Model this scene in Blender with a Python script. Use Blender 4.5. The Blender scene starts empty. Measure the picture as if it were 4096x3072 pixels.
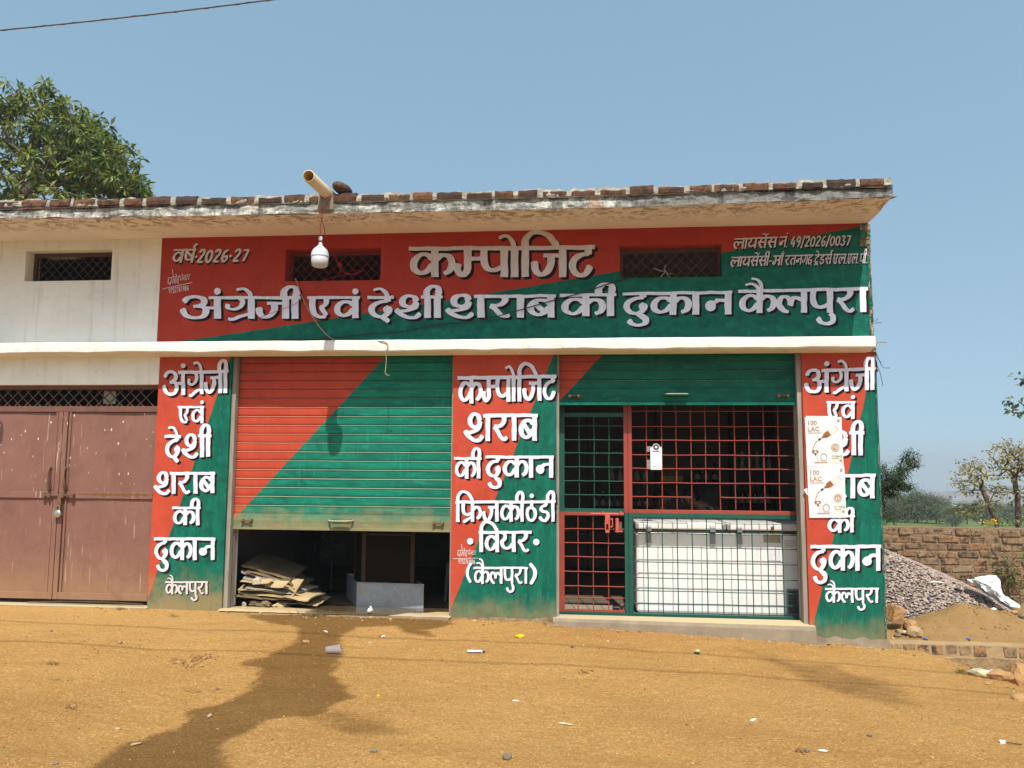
import bpy, bmesh, math, random
from mathutils import Vector, Matrix
R = math.radians
rnd = random.Random(7)
S = bpy.context.scene
COL = S.collection

# ------------------------------------------------------------------ camera, sky, sun, exposure
IMG_F, CAM_Y, CAM_Z = 3083.0, -7.8, 1.58          # focal length in photo pixels (4096 wide), camera place
YAW, PITCH, ROLL = R(5.28985), R(5.65484), R(.36017)
_f = Vector((-math.sin(YAW)*math.cos(PITCH), math.cos(YAW)*math.cos(PITCH), math.sin(PITCH)))
_r = Vector((math.cos(YAW), math.sin(YAW), 0)); _u = _r.cross(_f)
RT = _r*math.cos(ROLL) + _u*math.sin(ROLL); UP = -_r*math.sin(ROLL) + _u*math.cos(ROLL)
CAM = Vector((0, CAM_Y, CAM_Z))
cam = bpy.data.cameras.new('camera'); cam_o = bpy.data.objects.new('camera', cam); COL.objects.link(cam_o)
cam_o.matrix_world = Matrix(((RT.x, UP.x, -_f.x, CAM.x), (RT.y, UP.y, -_f.y, CAM.y), (RT.z, UP.z, -_f.z, CAM.z), (0, 0, 0, 1)))
cam.sensor_fit = 'HORIZONTAL'; cam.sensor_width = 36; cam.lens = 36*IMG_F/4096
cam.clip_start = .05; cam.clip_end = 9000
S.camera = cam_o

SUN_TO = Vector((.105, -.676, 1.0)).normalized()   # towards the sun: behind the camera, a little to the right
elev = math.asin(SUN_TO.z); azim = math.atan2(SUN_TO.x, SUN_TO.y)
w = bpy.data.worlds.new('World'); S.world = w; w.use_nodes = True
nt = w.node_tree; nt.nodes.clear()
sky = nt.nodes.new('ShaderNodeTexSky'); sky.sky_type = 'NISHITA'; sky.sun_disc = False
sky.sun_elevation = elev; sky.sun_rotation = azim; sky.altitude = 200; sky.air_density = 1.6; sky.dust_density = 2.0; sky.ozone_density = 1.2
bg = nt.nodes.new('ShaderNodeBackground'); bg.inputs['Strength'].default_value = .15
wo = nt.nodes.new('ShaderNodeOutputWorld')
tc = nt.nodes.new('ShaderNodeTexCoord'); vm = nt.nodes.new('ShaderNodeVectorMath'); vm.operation = 'ADD'
vm.inputs[1].default_value = (0, 0, .24); vn = nt.nodes.new('ShaderNodeVectorMath'); vn.operation = 'NORMALIZE'
nt.links.new(tc.outputs['Generated'], vm.inputs[0]); nt.links.new(vm.outputs[0], vn.inputs[0]); nt.links.new(vn.outputs[0], sky.inputs[0])
hz = nt.nodes.new('ShaderNodeMix'); hz.data_type = 'RGBA'; hz.inputs[0].default_value = .30; hz.inputs[7].default_value = (2.1, 3.5, 3.75, 1)   # dry-season dust in the air
nt.links.new(sky.outputs[0], hz.inputs[6]); nt.links.new(hz.outputs[2], bg.inputs[0]); nt.links.new(bg.outputs[0], wo.inputs[0])
sl = bpy.data.lights.new('sun', 'SUN'); sl.energy = 4.4; sl.angle = R(.53); sl.color = (1, .95, .86)
so = bpy.data.objects.new('sun', sl); COL.objects.link(so); so.rotation_euler = SUN_TO.to_track_quat('Z', 'Y').to_euler(); so.location = (4, -20, 25)
S.view_settings.view_transform = 'Standard'; S.view_settings.look = 'None'; S.view_settings.gamma = 1
S.view_settings.exposure = 0.25; S.view_settings.use_curve_mapping = False
S.render.engine = 'CYCLES'; S.cycles.max_bounces = 8; S.cycles.diffuse_bounces = 5; S.cycles.use_denoising = True
S.cycles.caustics_reflective = False; S.cycles.caustics_refractive = False; S.cycles.transparent_max_bounces = 8

def P(px, py, Y):
    """the point on the vertical plane at depth Y that a surveyed photo pixel shows"""
    v = RT*((px-2048)/IMG_F) - UP*((py-1536)/IMG_F) + _f
    return CAM + v*((Y-CAM_Y)/v.y)
def PZ(px, py, z):
    v = RT*((px-2048)/IMG_F) - UP*((py-1536)/IMG_F) + _f
    return CAM + v*((z-CAM_Z)/v.z)

# ------------------------------------------------------------------ object helpers
def tag(o, label=None, cat=None, group=None, kind=None):
    if label: o['label'] = label
    if cat: o['category'] = cat
    if group: o['group'] = group
    if kind or (cat and 'kind' not in o): o['kind'] = kind or 'thing'
    return o
WL = {}
def thing(name, loc, label, cat, group=None, parent=None):
    o = bpy.data.objects.new(name, None); COL.objects.link(o); o.empty_display_size = .1
    base = WL[parent.name] if parent else Vector((0, 0, 0))
    o.location = Vector(loc)-base; WL[o.name] = Vector(loc)
    if parent: o.parent = parent
    return tag(o, label, cat, group)
class MB:
    def __init__(s): s.v = []; s.f = []; s.mi = []; s.c = None; s.cur = 0
    def add(s, vs, fs, col=None):
        n = len(s.v); s.v += [Vector(p) for p in vs]; s.f += [tuple(i+n for i in f) for f in fs]; s.mi += [s.cur]*len(fs)
        if col is not None:
            if s.c is None: s.c = []
            s.c += [col]*(len(s.v)-len(s.c))
        return s
    def box(s, x0, x1, y0, y1, z0, z1, col=None, jit=0, rot=None):
        vs = [Vector((x, y, z)) for z in (z0, z1) for y in (y0, y1) for x in (x0, x1)]
        if jit: vs = [p+Vector((rnd.uniform(-jit, jit), rnd.uniform(-jit, jit), rnd.uniform(-jit, jit))) for p in vs]
        if rot is not None:
            c = Vector(((x0+x1)/2, (y0+y1)/2, (z0+z1)/2)); vs = [c+rot@(p-c) for p in vs]
        return s.add(vs, [(0, 2, 3, 1), (4, 5, 7, 6), (0, 1, 5, 4), (2, 6, 7, 3), (0, 4, 6, 2), (1, 3, 7, 5)], col)
    def tube(s, pts, r, n=8, cap=True, col=None):
        pts = [Vector(p) for p in pts]; rs = r if isinstance(r, (list, tuple)) else [r]*len(pts)
        vs = []; fs = []; up = None
        for i, p in enumerate(pts):
            t = (pts[min(i+1, len(pts)-1)]-pts[max(i-1, 0)])
            t = t.normalized() if t.length > 1e-9 else Vector((0, 0, 1))
            if up is None: up = t.orthogonal().normalized()
            up = (up-t*up.dot(t)); up = up.normalized() if up.length > 1e-6 else t.orthogonal().normalized()
            b = t.cross(up)
            for k in range(n):
                a = 2*math.pi*k/n; vs.append(p+(up*math.cos(a)+b*math.sin(a))*rs[i])
        for i in range(len(pts)-1):
            for k in range(n): fs.append((i*n+k, i*n+(k+1) % n, (i+1)*n+(k+1) % n, (i+1)*n+k))
        if cap: fs.append(tuple(range(n-1, -1, -1))); fs.append(tuple(range((len(pts)-1)*n, len(pts)*n)))
        return s.add(vs, fs, col)
    def lathe(s, c, prof, n=20, axis=None, col=None, caps=True):
        c = Vector(c); q = Matrix.Identity(3) if axis is None else Vector(axis).to_track_quat('Z', 'Y').to_matrix()
        vs = [c+q@Vector((r*math.cos(2*math.pi*k/n), r*math.sin(2*math.pi*k/n), z)) for r, z in prof for k in range(n)]
        fs = [(i*n+k, i*n+(k+1) % n, (i+1)*n+(k+1) % n, (i+1)*n+k) for i in range(len(prof)-1) for k in range(n)]
        if caps and prof[0][0] > 1e-5: fs.append(tuple(range(n-1, -1, -1)))
        if caps and prof[-1][0] > 1e-5: fs.append(tuple(range((len(prof)-1)*n, len(prof)*n)))
        return s.add(vs, fs, col)
    def grid(s, fn, nu, nv, col=None):
        vs = [fn(i/nu, j/nv) for j in range(nv+1) for i in range(nu+1)]
        fs = [(j*(nu+1)+i, j*(nu+1)+i+1, (j+1)*(nu+1)+i+1, (j+1)*(nu+1)+i) for j in range(nv) for i in range(nu)]
        return s.add(vs, fs, col)
    def rock(s, c, r, seed=0, sq=(1, 1, 1), sub=1, col=None, amp=.25):
        q = random.Random(seed); bm = bmesh.new(); bmesh.ops.create_icosphere(bm, subdivisions=sub, radius=1)
        rot = Matrix.Rotation(q.uniform(0, 6.3), 3, 'Z')@Matrix.Rotation(q.uniform(-.4, .4), 3, 'X')
        vs = [Vector(c)+rot@Vector((v.co.x*r*sq[0], v.co.y*r*sq[1], v.co.z*r*sq[2]))*(1+q.uniform(-amp, amp)) for v in bm.verts]
        fs = [tuple(v.index for v in f.verts) for f in bm.faces]; bm.free()
        return s.add(vs, fs, col)
    def build(s, name, mats, parent=None, smooth=False, bevel=0, loc=None, **kw):
        me = bpy.data.meshes.new(name)
        base = WL[parent.name] if parent else Vector((0, 0, 0))
        org = Vector(loc) if loc is not None else base
        me.from_pydata([tuple(p-org) for p in s.v], [], s.f)
        if not isinstance(mats, (list, tuple)): mats = [mats]
        for m in mats: me.materials.append(m)
        for p, i in zip(me.polygons, s.mi): p.material_index = i; p.use_smooth = smooth
        if s.c is not None:
            s.c += [s.c[-1]]*(len(s.v)-len(s.c))
            at = me.color_attributes.new('Col', 'FLOAT_COLOR', 'POINT')
            buf = []
            for c in s.c: buf += [c[0], c[1], c[2], 1] if isinstance(c, (tuple, list)) else [c, c, c, 1]
            at.data.foreach_set('color', buf)
        me.update()
        o = bpy.data.objects.new(name, me); COL.objects.link(o)
        o.location = org-base; WL[o.name] = org
        if parent: o.parent = parent
        if bevel:
            b = o.modifiers.new('bevel', 'BEVEL'); b.width = bevel; b.segments = 2; b.limit_method = 'ANGLE'
        return tag(o, kw.get('label'), kw.get('cat'), kw.get('group'), kw.get('kind'))
def copy_tree(o, loc=None, label=None, parent=None):
    c = o.copy(); COL.objects.link(c)
    if loc is not None: c.location = loc
    if label: c['label'] = label
    if parent: c.parent = parent; c.matrix_parent_inverse = o.matrix_parent_inverse.copy()
    WL[c.name] = Vector(c.location)
    for ch in o.children: copy_tree(ch, parent=c)
    return c
def cr(pts, n=6, closed=False):
    """Catmull-Rom through points"""
    pts = [Vector(p) for p in pts]; out = []; m = len(pts)
    for i in range(m if closed else m-1):
        p1, p2 = pts[i], pts[(i+1) % m]
        p0 = pts[i-1] if (i > 0 or closed) else p1*2-p2
        p3 = pts[(i+2) % m] if (i+2 < m or closed) else p2*2-p1
        for k in range(n):
            t = k/n
            out.append(((p1*2)+(p2-p0)*t+(p0*2-p1*5+p2*4-p3)*t*t+(p1*3-p0-p2*3+p3)*t**3)*.5)
    if not closed: out.append(pts[-1])
    return out
_PERM = list(range(256)); random.Random(3).shuffle(_PERM)
def _h(i, j): return _PERM[(_PERM[i & 255]+j) & 255]/255.0
def vnoise(x, y):
    i, j = math.floor(x), math.floor(y); a, b = x-i, y-j; a = a*a*(3-2*a); b = b*b*(3-2*b)
    return (_h(i, j)*(1-a)+_h(i+1, j)*a)*(1-b)+(_h(i, j+1)*(1-a)+_h(i+1, j+1)*a)*b
def fbm(x, y, o=4):
    s = 0; a = .5
    for _ in range(o): s += a*vnoise(x, y); x *= 2.03; y *= 2.03; a *= .5
    return s
def interp(x, tab):
    if x <= tab[0][0]: return tab[0][1]
    for (a, b), (c, d) in zip(tab, tab[1:]):
        if x <= c: return b+(d-b)*(x-a)/(c-a)
    return tab[-1][1]
def sstep(a, b, x):
    t = max(0, min(1, (x-a)/(b-a))); return t*t*(3-2*t)

# ------------------------------------------------------------------ material helpers
class NM:
    def __init__(s, name, rough=.8, spec=.3, metal=0):
        s.m = bpy.data.materials.new(name); s.m.use_nodes = True; s.nt = s.m.node_tree
        s.b = s.nt.nodes['Principled BSDF']; s.b.inputs['Roughness'].default_value = rough
        s.b.inputs['Specular IOR Level'].default_value = spec; s.b.inputs['Metallic'].default_value = metal
        s._pos = None
    def n(s, t, **kw):
        d = s.nt.nodes.new(t)
        for k, v in kw.items(): setattr(d, k, v)
        return d
    def put(s, sock, v):
        if isinstance(v, bpy.types.NodeSocket): s.nt.links.new(v, sock)
        elif isinstance(v, (tuple, list)) and len(v) == 3 and sock.type == 'RGBA': sock.default_value = (*v, 1)
        else: sock.default_value = v
    def pos(s, scale=None, off=None):
        if s._pos is None: s._pos = s.n('ShaderNodeNewGeometry').outputs['Position']
        if scale is None: return s._pos
        d = s.n('ShaderNodeMapping'); s.nt.links.new(s._pos, d.inputs[0]); d.inputs['Scale'].default_value = scale
        if off: d.inputs['Location'].default_value = off
        return d.outputs[0]
    def obj(s, scale=(1, 1, 1)):
        d = s.n('ShaderNodeMapping'); s.nt.links.new(s.n('ShaderNodeTexCoord').outputs['Object'], d.inputs[0]); d.inputs['Scale'].default_value = scale
        return d.outputs[0]
    def noise(s, scale, detail=5, rough=.6, vec=None, dist=0):
        d = s.n('ShaderNodeTexNoise'); d.inputs['Scale'].default_value = scale; d.inputs['Detail'].default_value = detail
        d.inputs['Roughness'].default_value = rough; d.inputs['Distortion'].default_value = dist
        s.nt.links.new(vec if vec is not None else s.pos(), d.inputs['Vector']); return d.outputs['Fac']
    def vor(s, scale, vec=None, feat='F1', out='Distance', rand=1):
        d = s.n('ShaderNodeTexVoronoi', feature=feat); d.inputs['Scale'].default_value = scale; d.inputs['Randomness'].default_value = rand
        s.nt.links.new(vec if vec is not None else s.pos(), d.inputs['Vector']); return d.outputs[out]
    def math(s, op, a, b=0, clamp=False):
        d = s.n('ShaderNodeMath', operation=op, use_clamp=clamp); s.put(d.inputs[0], a); s.put(d.inputs[1], b); return d.outputs[0]
    def mr(s, v, a, b, c=0, e=1, smooth=False):
        d = s.n('ShaderNodeMapRange'); d.interpolation_type = 'SMOOTHSTEP' if smooth else 'LINEAR'
        s.put(d.inputs[0], v)
        for i, x in enumerate((a, b, c, e)): s.put(d.inputs[i+1], x)
        return d.outputs[0]
    def mix(s, f, a, b, mode='MIX'):
        d = s.n('ShaderNodeMix', data_type='RGBA', blend_type=mode); s.put(d.inputs[0], f); s.put(d.inputs[6], a); s.put(d.inputs[7], b); return d.outputs[2]
    def xyz(s):
        d = s.n('ShaderNodeSeparateXYZ'); s.nt.links.new(s.pos(), d.inputs[0]); return d.outputs
    def attr(s, name='Col', out='Color'):
        d = s.n('ShaderNodeAttribute', attribute_name=name); return d.outputs[out]
    def bump(s, h, st=.3, dist=.01):
        d = s.n('ShaderNodeBump'); d.inputs['Strength'].default_value = st; d.inputs['Distance'].default_value = dist; s.put(d.inputs['Height'], h)
        prev = s.b.inputs['Normal']
        if prev.is_linked: s.nt.links.new(prev.links[0].from_socket, d.inputs['Normal'])
        s.nt.links.new(d.outputs[0], s.b.inputs['Normal'])
    def col(s, c): s.put(s.b.inputs['Base Color'], c); return s
    def rough(s, v): s.put(s.b.inputs['Roughness'], v); return s
def simple(name, c1, c2=None, scale=8, rough=.7, spec=.3, metal=0, bump=0, bscale=60, bdist=.004, vec=None):
    k = NM(name, rough, spec, metal); c2 = c2 or tuple(x*.78 for x in c1)
    v = k.obj() if vec is None else k.pos(vec)
    k.col(k.mix(k.mr(k.noise(scale, 5, .6, v), .3, .7), c1, c2))
    if bump: k.bump(k.noise(bscale, 4, .6, v), bump, bdist)
    return k.m
MT = {}
RED1, RED2 = (.50, .075, .038), (.40, .052, .028)
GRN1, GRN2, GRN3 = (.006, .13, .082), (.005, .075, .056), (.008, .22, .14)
DUST = (.40, .25, .11)
def paint_mat(name, p0, p1, bow=0, dust=None, zig=.006, gs=1.0, rs=(1, 1, 1), streak=(5, 5, 1.2)):
    """enamel paint, red on one side of the line p0-p1 (X,Z) and green on the other; dust splashed near the ground"""
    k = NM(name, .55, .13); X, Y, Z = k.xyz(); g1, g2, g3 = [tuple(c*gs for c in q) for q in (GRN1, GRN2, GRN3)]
    (x0, z0), (x1, z1) = sorted((p0, p1)); L = math.hypot(x1-x0, z1-z0); nx, nz = (z1-z0)/L, -(x1-x0)/L
    d = k.math('ADD', k.math('MULTIPLY', k.math('SUBTRACT', X, x0), nx), k.math('MULTIPLY', k.math('SUBTRACT', Z, z0), nz))
    if bow: d = k.math('ADD', d, k.math('MULTIPLY', k.math('MULTIPLY', k.math('SUBTRACT', X, x0), k.math('SUBTRACT', X, x1)), bow))
    d = k.math('ADD', d, k.math('MULTIPLY', k.math('SUBTRACT', k.noise(6, 3), .5), zig*3))
    f = k.mr(d, -.003, .003)
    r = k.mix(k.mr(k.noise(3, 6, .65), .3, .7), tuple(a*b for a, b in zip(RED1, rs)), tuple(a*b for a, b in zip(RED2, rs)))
    r = k.mix(k.mr(k.noise(28, 5, .7, k.pos((1, 1, .5))), .55, .8, 0, .35), r, (.60*rs[0], .1*rs[1], .05*rs[2]))
    g = k.mix(k.mr(k.noise(2.4, 6, .65, k.pos(streak)), .3, .62), g2, g1)
    g = k.mix(k.mr(k.noise(5, 6, .75, k.pos(streak, (3, 1, 4)), .6), .52, .78), g, g3)
    dr = k.math('MULTIPLY', k.mr(k.noise(34, 2, .5, k.pos((1, 1, .05))), .60, .67), k.mr(k.noise(1.7, 3, .6), .5, .62))
    g = k.mix(k.math('MULTIPLY', dr, .5), g, g3); g = k.mix(k.mr(k.noise(3.3, 7, .75, k.pos((1.4, 1, 2), (7, 2, 3)), .4), .54, .70, 0, .55), g, tuple(c_*.55 for c_ in g2))
    r = k.mix(k.mr(k.noise(2.6, 7, .72, k.pos((1, 1, 1.7), (4, 1, 9)), .5), .53, .72, 0, .5), r, (.30*rs[0], .036*rs[1], .022*rs[2])); r = k.mix(k.math('MULTIPLY', dr, .35), r, (.62*rs[0], .12*rs[1], .06*rs[2]))
    c = k.mix(f, r, g)
    c = k.mix(k.mr(k.noise(90, 3, .8), .72, .8, 0, .5), c, (.5, .4, .3))
    if dust:
        z = k.mr(k.math('ADD', Z, k.math('MULTIPLY', k.math('SUBTRACT', k.noise(5, 6, .7), .5), (dust[1]-dust[0])*1.5)), dust[0], dust[1], dust[2], 0, True)
        c = k.mix(z, c, DUST)
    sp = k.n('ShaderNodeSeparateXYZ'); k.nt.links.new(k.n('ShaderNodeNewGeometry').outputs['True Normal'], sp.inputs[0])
    c = k.mix(k.mr(sp.outputs[2], .25, .7, 0, .55), c, (.62, .50, .34))   # dust settled on upward faces, its pale tint doubling as the slat-edge highlight
    k.col(c); k.rough(k.mr(k.noise(9, 4), .3, .7, .45, .7))
    k.bump(k.noise(14, 5, .6), .25, .012); k.bump(k.noise(120, 3, .6), .18, .003)
    return k.m
# ------------------------------------------------------------------ shared materials
k = NM('whitewash', .85, .2)
c = k.mix(k.mr(k.noise(1.6, 6, .65, k.pos((1, 1, 1.6))), .32, .68), (.86, .85, .78), (.75, .74, .675))
c = k.mix(k.mr(k.noise(5, 7, .75, k.pos((1, 1, 2.5))), .56, .74, 0, .5), c, (.47, .45, .41))
c = k.mix(k.mr(k.noise(40, 3, .7), .7, .78, 0, .4), c, (.5, .42, .3))
c = k.mix(k.math('MULTIPLY', k.mr(k.noise(11, 3, .6, k.pos((1, 1, .06))), .53, .66), k.mr(k.noise(1.3, 4, .6), .42, .62, 0, .55)), c, (.50, .47, .41))   # rain streaks
k.col(c); k.bump(k.noise(9, 6, .6), .3, .012); k.bump(k.noise(90, 4), .2, .003); MT['white'] = k.m
k = NM('white_ledge_paint', .75, .25)
c = k.mix(k.mr(k.noise(3, 6, .7), .35, .7), (.76, .75, .70), (.67, .65, .59))
c = k.mix(k.mr(k.vor(3.2, k.pos((1, 1, 2)), 'DISTANCE_TO_EDGE'), 0, .006, .3, 0), c, (.45, .4, .3))
c = k.mix(k.mr(k.noise(7, 7, .75, k.pos((1, 1, .3))), .55, .68, 0, .45), c, (.42, .38, .30)); c = k.mix(k.mr(k.noise(30, 5, .8), .62, .70, 0, .6), c, (.36, .31, .24))
k.col(c); k.bump(k.noise(12, 6, .7), .5, .014); MT['ledge'] = k.m
k = NM('soffit_limewash', .9, .1)
c = k.mix(k.mr(k.noise(2.2, 5, .6), .35, .7), (.75, .655, .575), (.68, .585, .51)); X, Y, Z = k.xyz()
pat = k.mr(k.noise(3.1, 6, .68, k.pos((2.3, 2.4, 1)), 1.5), .485, .55)
edge = k.mr(k.math('ADD', Y, k.math('MULTIPLY', k.math('SUBTRACT', k.noise(1.7, 3), .5), .5)), -.70, -.18, 1, 0, True)
c = k.mix(k.math('MULTIPLY', k.math('MULTIPLY', pat, edge), .8), c, (.24, .175, .12))
k.col(c); k.bump(k.noise(7, 6), .2, .01); MT['soffit'] = k.m
k = NM('weathered_concrete', .95, .15)
X, Y, Z = k.xyz()
n1 = k.noise(4.2, 8, .72, k.pos((1, 1, 1.3)), .5)
right = k.mr(k.math('ADD', X, k.math('MULTIPLY', n1, .8)), .55, 1.15, 0, .32)
c = k.mix(k.mr(k.math('ADD', n1, right), .42, .58), (.62, .595, .52), (.24, .23, .21))
c = k.mix(k.mr(k.noise(13, 8, .78, k.pos((1, 1, .7))), .50, .60, 0, .85), c, (.13, .125, .11))
c = k.mix(k.mr(k.noise(2.3, 6, .7, k.pos((2.2, 1, .3))), .53, .62, 0, .8), c, (.09, .085, .08))
c = k.mix(k.mr(k.math('ABSOLUTE', k.math('SUBTRACT', X, .12)), .02, .09, .6, 0), c, (.36, .13, .05))
k.col(c); k.bump(k.noise(24, 8, .75), .9, .025); MT['slab'] = k.m
k = NM('weathered_brick', .95, .1)
a = k.attr(); c = k.mix(k.mr(k.noise(18, 6, .7), .35, .65), a, k.mix(.6, a, (.07, .04, .03)))
c = k.mix(k.mr(k.noise(9, 6, .75), .50, .60, 0, .85), c, (.045, .035, .03))
k.col(c); k.bump(k.noise(60, 5, .7), .7, .012); MT['brick'] = k.m
MT['mortar'] = simple('lime_mortar', (.46, .43, .36), (.25, .235, .20), 14, .95, .1, 0, .9, 40, .02, (1, 1, 1))
k = NM('cement_plinth', .9, .2); X, Y, Z = k.xyz()
c = k.mix(k.mr(k.noise(5, 6, .7), .35, .7), (.31, .255, .18), (.22, .18, .13))
top = k.mr(k.n('ShaderNodeNewGeometry').outputs['Normal'], 0, 1)
sep = k.n('ShaderNodeSeparateXYZ'); k.nt.links.new(k.n('ShaderNodeNewGeometry').outputs['Normal'], sep.inputs[0])
c = k.mix(k.mr(sep.outputs[2], .5, .9, 0, .85), c, (.56, .44, .26))
k.col(c); k.bump(k.noise(30, 5), .4, .008); MT['plinth'] = k.m
k = NM('wet_shop_floor', .8, .3)
w_ = k.attr('wet', 'Fac'); c = k.mix(k.mr(k.noise(6, 5), .3, .7), (.56, .42, .24), (.46, .34, .19))
k.col(k.mix(w_, c, (.13, .085, .045))); k.rough(k.mr(w_, 0, 1, .85, .08)); k.bump(k.noise(40, 4), .15, .004); MT['floor'] = k.m
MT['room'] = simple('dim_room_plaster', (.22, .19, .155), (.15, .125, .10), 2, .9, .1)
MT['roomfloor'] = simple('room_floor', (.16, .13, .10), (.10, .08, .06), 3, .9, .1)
MT['white_letter'] = simple('white_letter_paint', (.78, .78, .86), (.60, .60, .70), 22, .5, .3, vec=(1, 1, .25))
MT['small_letter'] = simple('pale_letter_paint', (.70, .635, .645), (.54, .485, .495), 22, .5, .3, vec=(1, 1, .25))
MT['letter_shadow'] = simple('dark_letter_shade_paint', (.014, .010, .011), (.022, .014, .013), 20, .7, .04, vec=(1, 1, 1))
k = NM('red_oxide_door', .62, .3); X, Y, Z = k.xyz()
c = k.mix(k.mr(k.noise(2.5, 6, .65), .3, .7), (.225, .108, .082), (.19, .09, .068))
c = k.mix(k.mr(k.noise(9, 6, .7, k.pos((1, 1, .25))), .55, .72, 0, .5), c, (.30, .15, .10))
spl = k.math('MULTIPLY', k.mr(k.vor(17, k.pos((1, 1, .45))), .09, .13, 1, 0), k.mr(k.math('ADD', Z, k.math('MULTIPLY', k.noise(2.5, 3), 1.6)), 1.95, 2.65, 0, 1))
c = k.mix(spl, c, (.72, .66, .58))
drip = k.math('MULTIPLY', k.mr(k.noise(42, 2, .5, k.pos((1, 1, .035))), .66, .68), k.mr(k.noise(2.2, 3, .6), .46, .58))
c = k.mix(k.math('MULTIPLY', drip, .55), c, (.6, .5, .43))
c = k.mix(k.mr(k.math('ADD', Z, k.math('MULTIPLY', k.noise(4, 6, .7), .5)), .3, .95, .75, 0, True), c, (.30, .17, .09))
c = k.mix(k.mr(k.noise(3.7, 7, .75, k.pos((1, 1, .6), (3, 3, 1)), .4), .52, .70, 0, .5), c, (.13, .062, .046))
k.col(c); k.bump(k.noise(4, 5), .5, .02); MT['door'] = k.m
MT['door_dark'] = simple('rusty_door_frame', (.19, .085, .06), (.13, .065, .05), 9, .75, .3, 0, .3, 50)
MT['rust'] = simple('rusty_iron', (.22, .125, .08), (.14, .08, .05), 20, .8, .3, .3, .5, 80)
MT['iron_brown'] = simple('brown_painted_iron', (.115, .06, .045), (.075, .045, .035), 15, .7, .3)
MT['gate_red'] = simple('red_gate_paint', (.34, .054, .031), (.24, .044, .03), 7, .45, .4, 0, .15, 60, vec=(1, 1, 1))
MT['gate_green'] = simple('green_gate_paint', (.010, .095, .062), (.008, .062, .046), 7, .45, .4, 0, .15, 60, vec=(1, 1, 1))
k = NM('pink_red_bolt_paint', .5, .4); k.col(k.mix(k.mr(k.noise(20), .4, .7), (.52, .10, .065), (.42, .075, .045))); MT['bolt'] = k.m
MT['grille_red'] = simple('red_painted_grille', (.21, .030, .017), (.14, .024, .015), 9, .6, .3)
MT['grille_green'] = simple('green_red_painted_grille', (.20, .04, .028), (.03, .055, .045), 2.2, .6, .3, vec=(1, 1, 1))
MT['pvc'] = simple('cream_pvc', (.66, .53, .36), (.56, .43, .28), 4, .45, .4)
MT['pvc_in'] = simple('yellowed_pvc_bore', (.62, .42, .14), (.5, .33, .1), 4, .6, .3)
MT['bulb_white'] = simple('white_bulb_plastic', (.58, .62, .65), (.54, .57, .60), 4, .35, .5)
MT['bulb_milk'] = simple('milky_diffuser_plastic', (.52, .51, .53), (.47, .46, .48), 4, .3, .5)
MT['black'] = simple('black_plastic', (.02, .02, .02), None, 5, .5, .3)
MT['redwire'] = simple('red_wire_sheath', (.42, .045, .03), (.3, .03, .02), 9, .6, .3)
MT['darkwire'] = simple('dark_cable_sheath', (.025, .022, .022), None, 9, .6, .3)
MT['rope'] = simple('jute_rope', (.42, .29, .16), (.3, .2, .1), 30, .9, .1)
MT['twine'] = simple('pale_twine', (.55, .53, .46), None, 30, .9, .1)
k = NM('freezer_enamel', .35, .45)
c = k.mix(k.mr(k.noise(4, 6, .7), .35, .75), (.80, .795, .765), (.70, .69, .655))
c = k.mix(k.mr(k.noise(20, 6, .7, k.pos((1, 1, .12))), .60, .72, 0, .5), c, (.34, .30, .25))
c = k.mix(k.mr(k.noise(30, 6, .8), .62, .72, 0, .4), c, (.3, .27, .22)); k.col(c); MT['freezer'] = k.m
MT['freezer_grey'] = simple('grey_freezer_plastic', (.27, .27, .28), (.20, .20, .21), 8, .5, .4)
MT['vent'] = simple('dark_vent_plastic', (.05, .048, .045), None, 8, .6, .3)
MT['paper'] = simple('white_paper', (.74, .74, .75), (.66, .66, .67), 12, .6, .3, 0, .35, 14, .012)
MT['sticker'] = simple('faded_sticker', (.42, .38, .27), (.3, .26, .17), 30, .6, .3)
MT['bronze_ink'] = simple('bronze_poster_ink', (.30, .155, .085), (.5, .31, .19), 14, .5, .4)
MT['amber_ink'] = simple('amber_poster_ink', (.36, .13, .03), (.20, .06, .015), 30, .4, .4)
MT['dark_ink'] = simple('dark_poster_ink', (.05, .035, .03), None, 10, .5, .3)
MT['grey_ink'] = simple('pale_grey_ink', (.52, .50, .49), (.62, .60, .59), 20, .5, .3)
MT['navy_ink'] = simple('navy_ink', (.03, .028, .07), None, 10, .5, .3)
MT['rose_ink'] = simple('rose_red_ink', (.5, .07, .05), None, 10, .5, .3)
MT['cream_ink'] = simple('cream_ink', (.80, .75, .64), None, 10, .5, .3)
k = NM('galvanised_sheet', .38, .5, .35)
c = k.mix(k.mr(k.vor(26, None, 'F1', 'Color'), .2, .9), (.43, .45, .46), (.36, .38, .39)); k.col(k.mix(k.mr(k.noise(5, 6), .5, .75, 0, .4), c, (.2, .17, .13))); MT['tank'] = k.m
k = NM('wood_wool_pad', .95, .1)
k.col(k.mix(k.mr(k.noise(70, 5, .7, k.pos((1, 1, 2.5))), .35, .65), (.032, .022, .014), (.014, .011, .008))); k.bump(k.noise(60, 5, .7), 1, .02); MT['pad'] = k.m
MT['cooler_frame'] = simple('cooler_frame_wood', (.09, .062, .04), (.06, .042, .028), 9, .8, .2)
MT['card'] = simple('corrugated_cardboard', (.52, .40, .21), (.42, .31, .16), 3, .9, .1)
MT['card_dark'] = simple('old_cardboard', (.22, .165, .095), (.15, .11, .065), 3, .9, .1)
MT['card_grey'] = simple('printed_cardboard', (.38, .35, .30), (.30, .27, .22), 3, .9, .1)
MT['bottle_brown'] = simple('amber_bottle_glass', (.06, .028, .012), None, 3, .12, .6)
MT['bottle_dark'] = simple('dark_bottle_glass', (.02, .022, .02), None, 3, .12, .6)
MT['bottle_clear'] = simple('pale_bottle_glass', (.36, .34, .28), None, 3, .12, .6)
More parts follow.
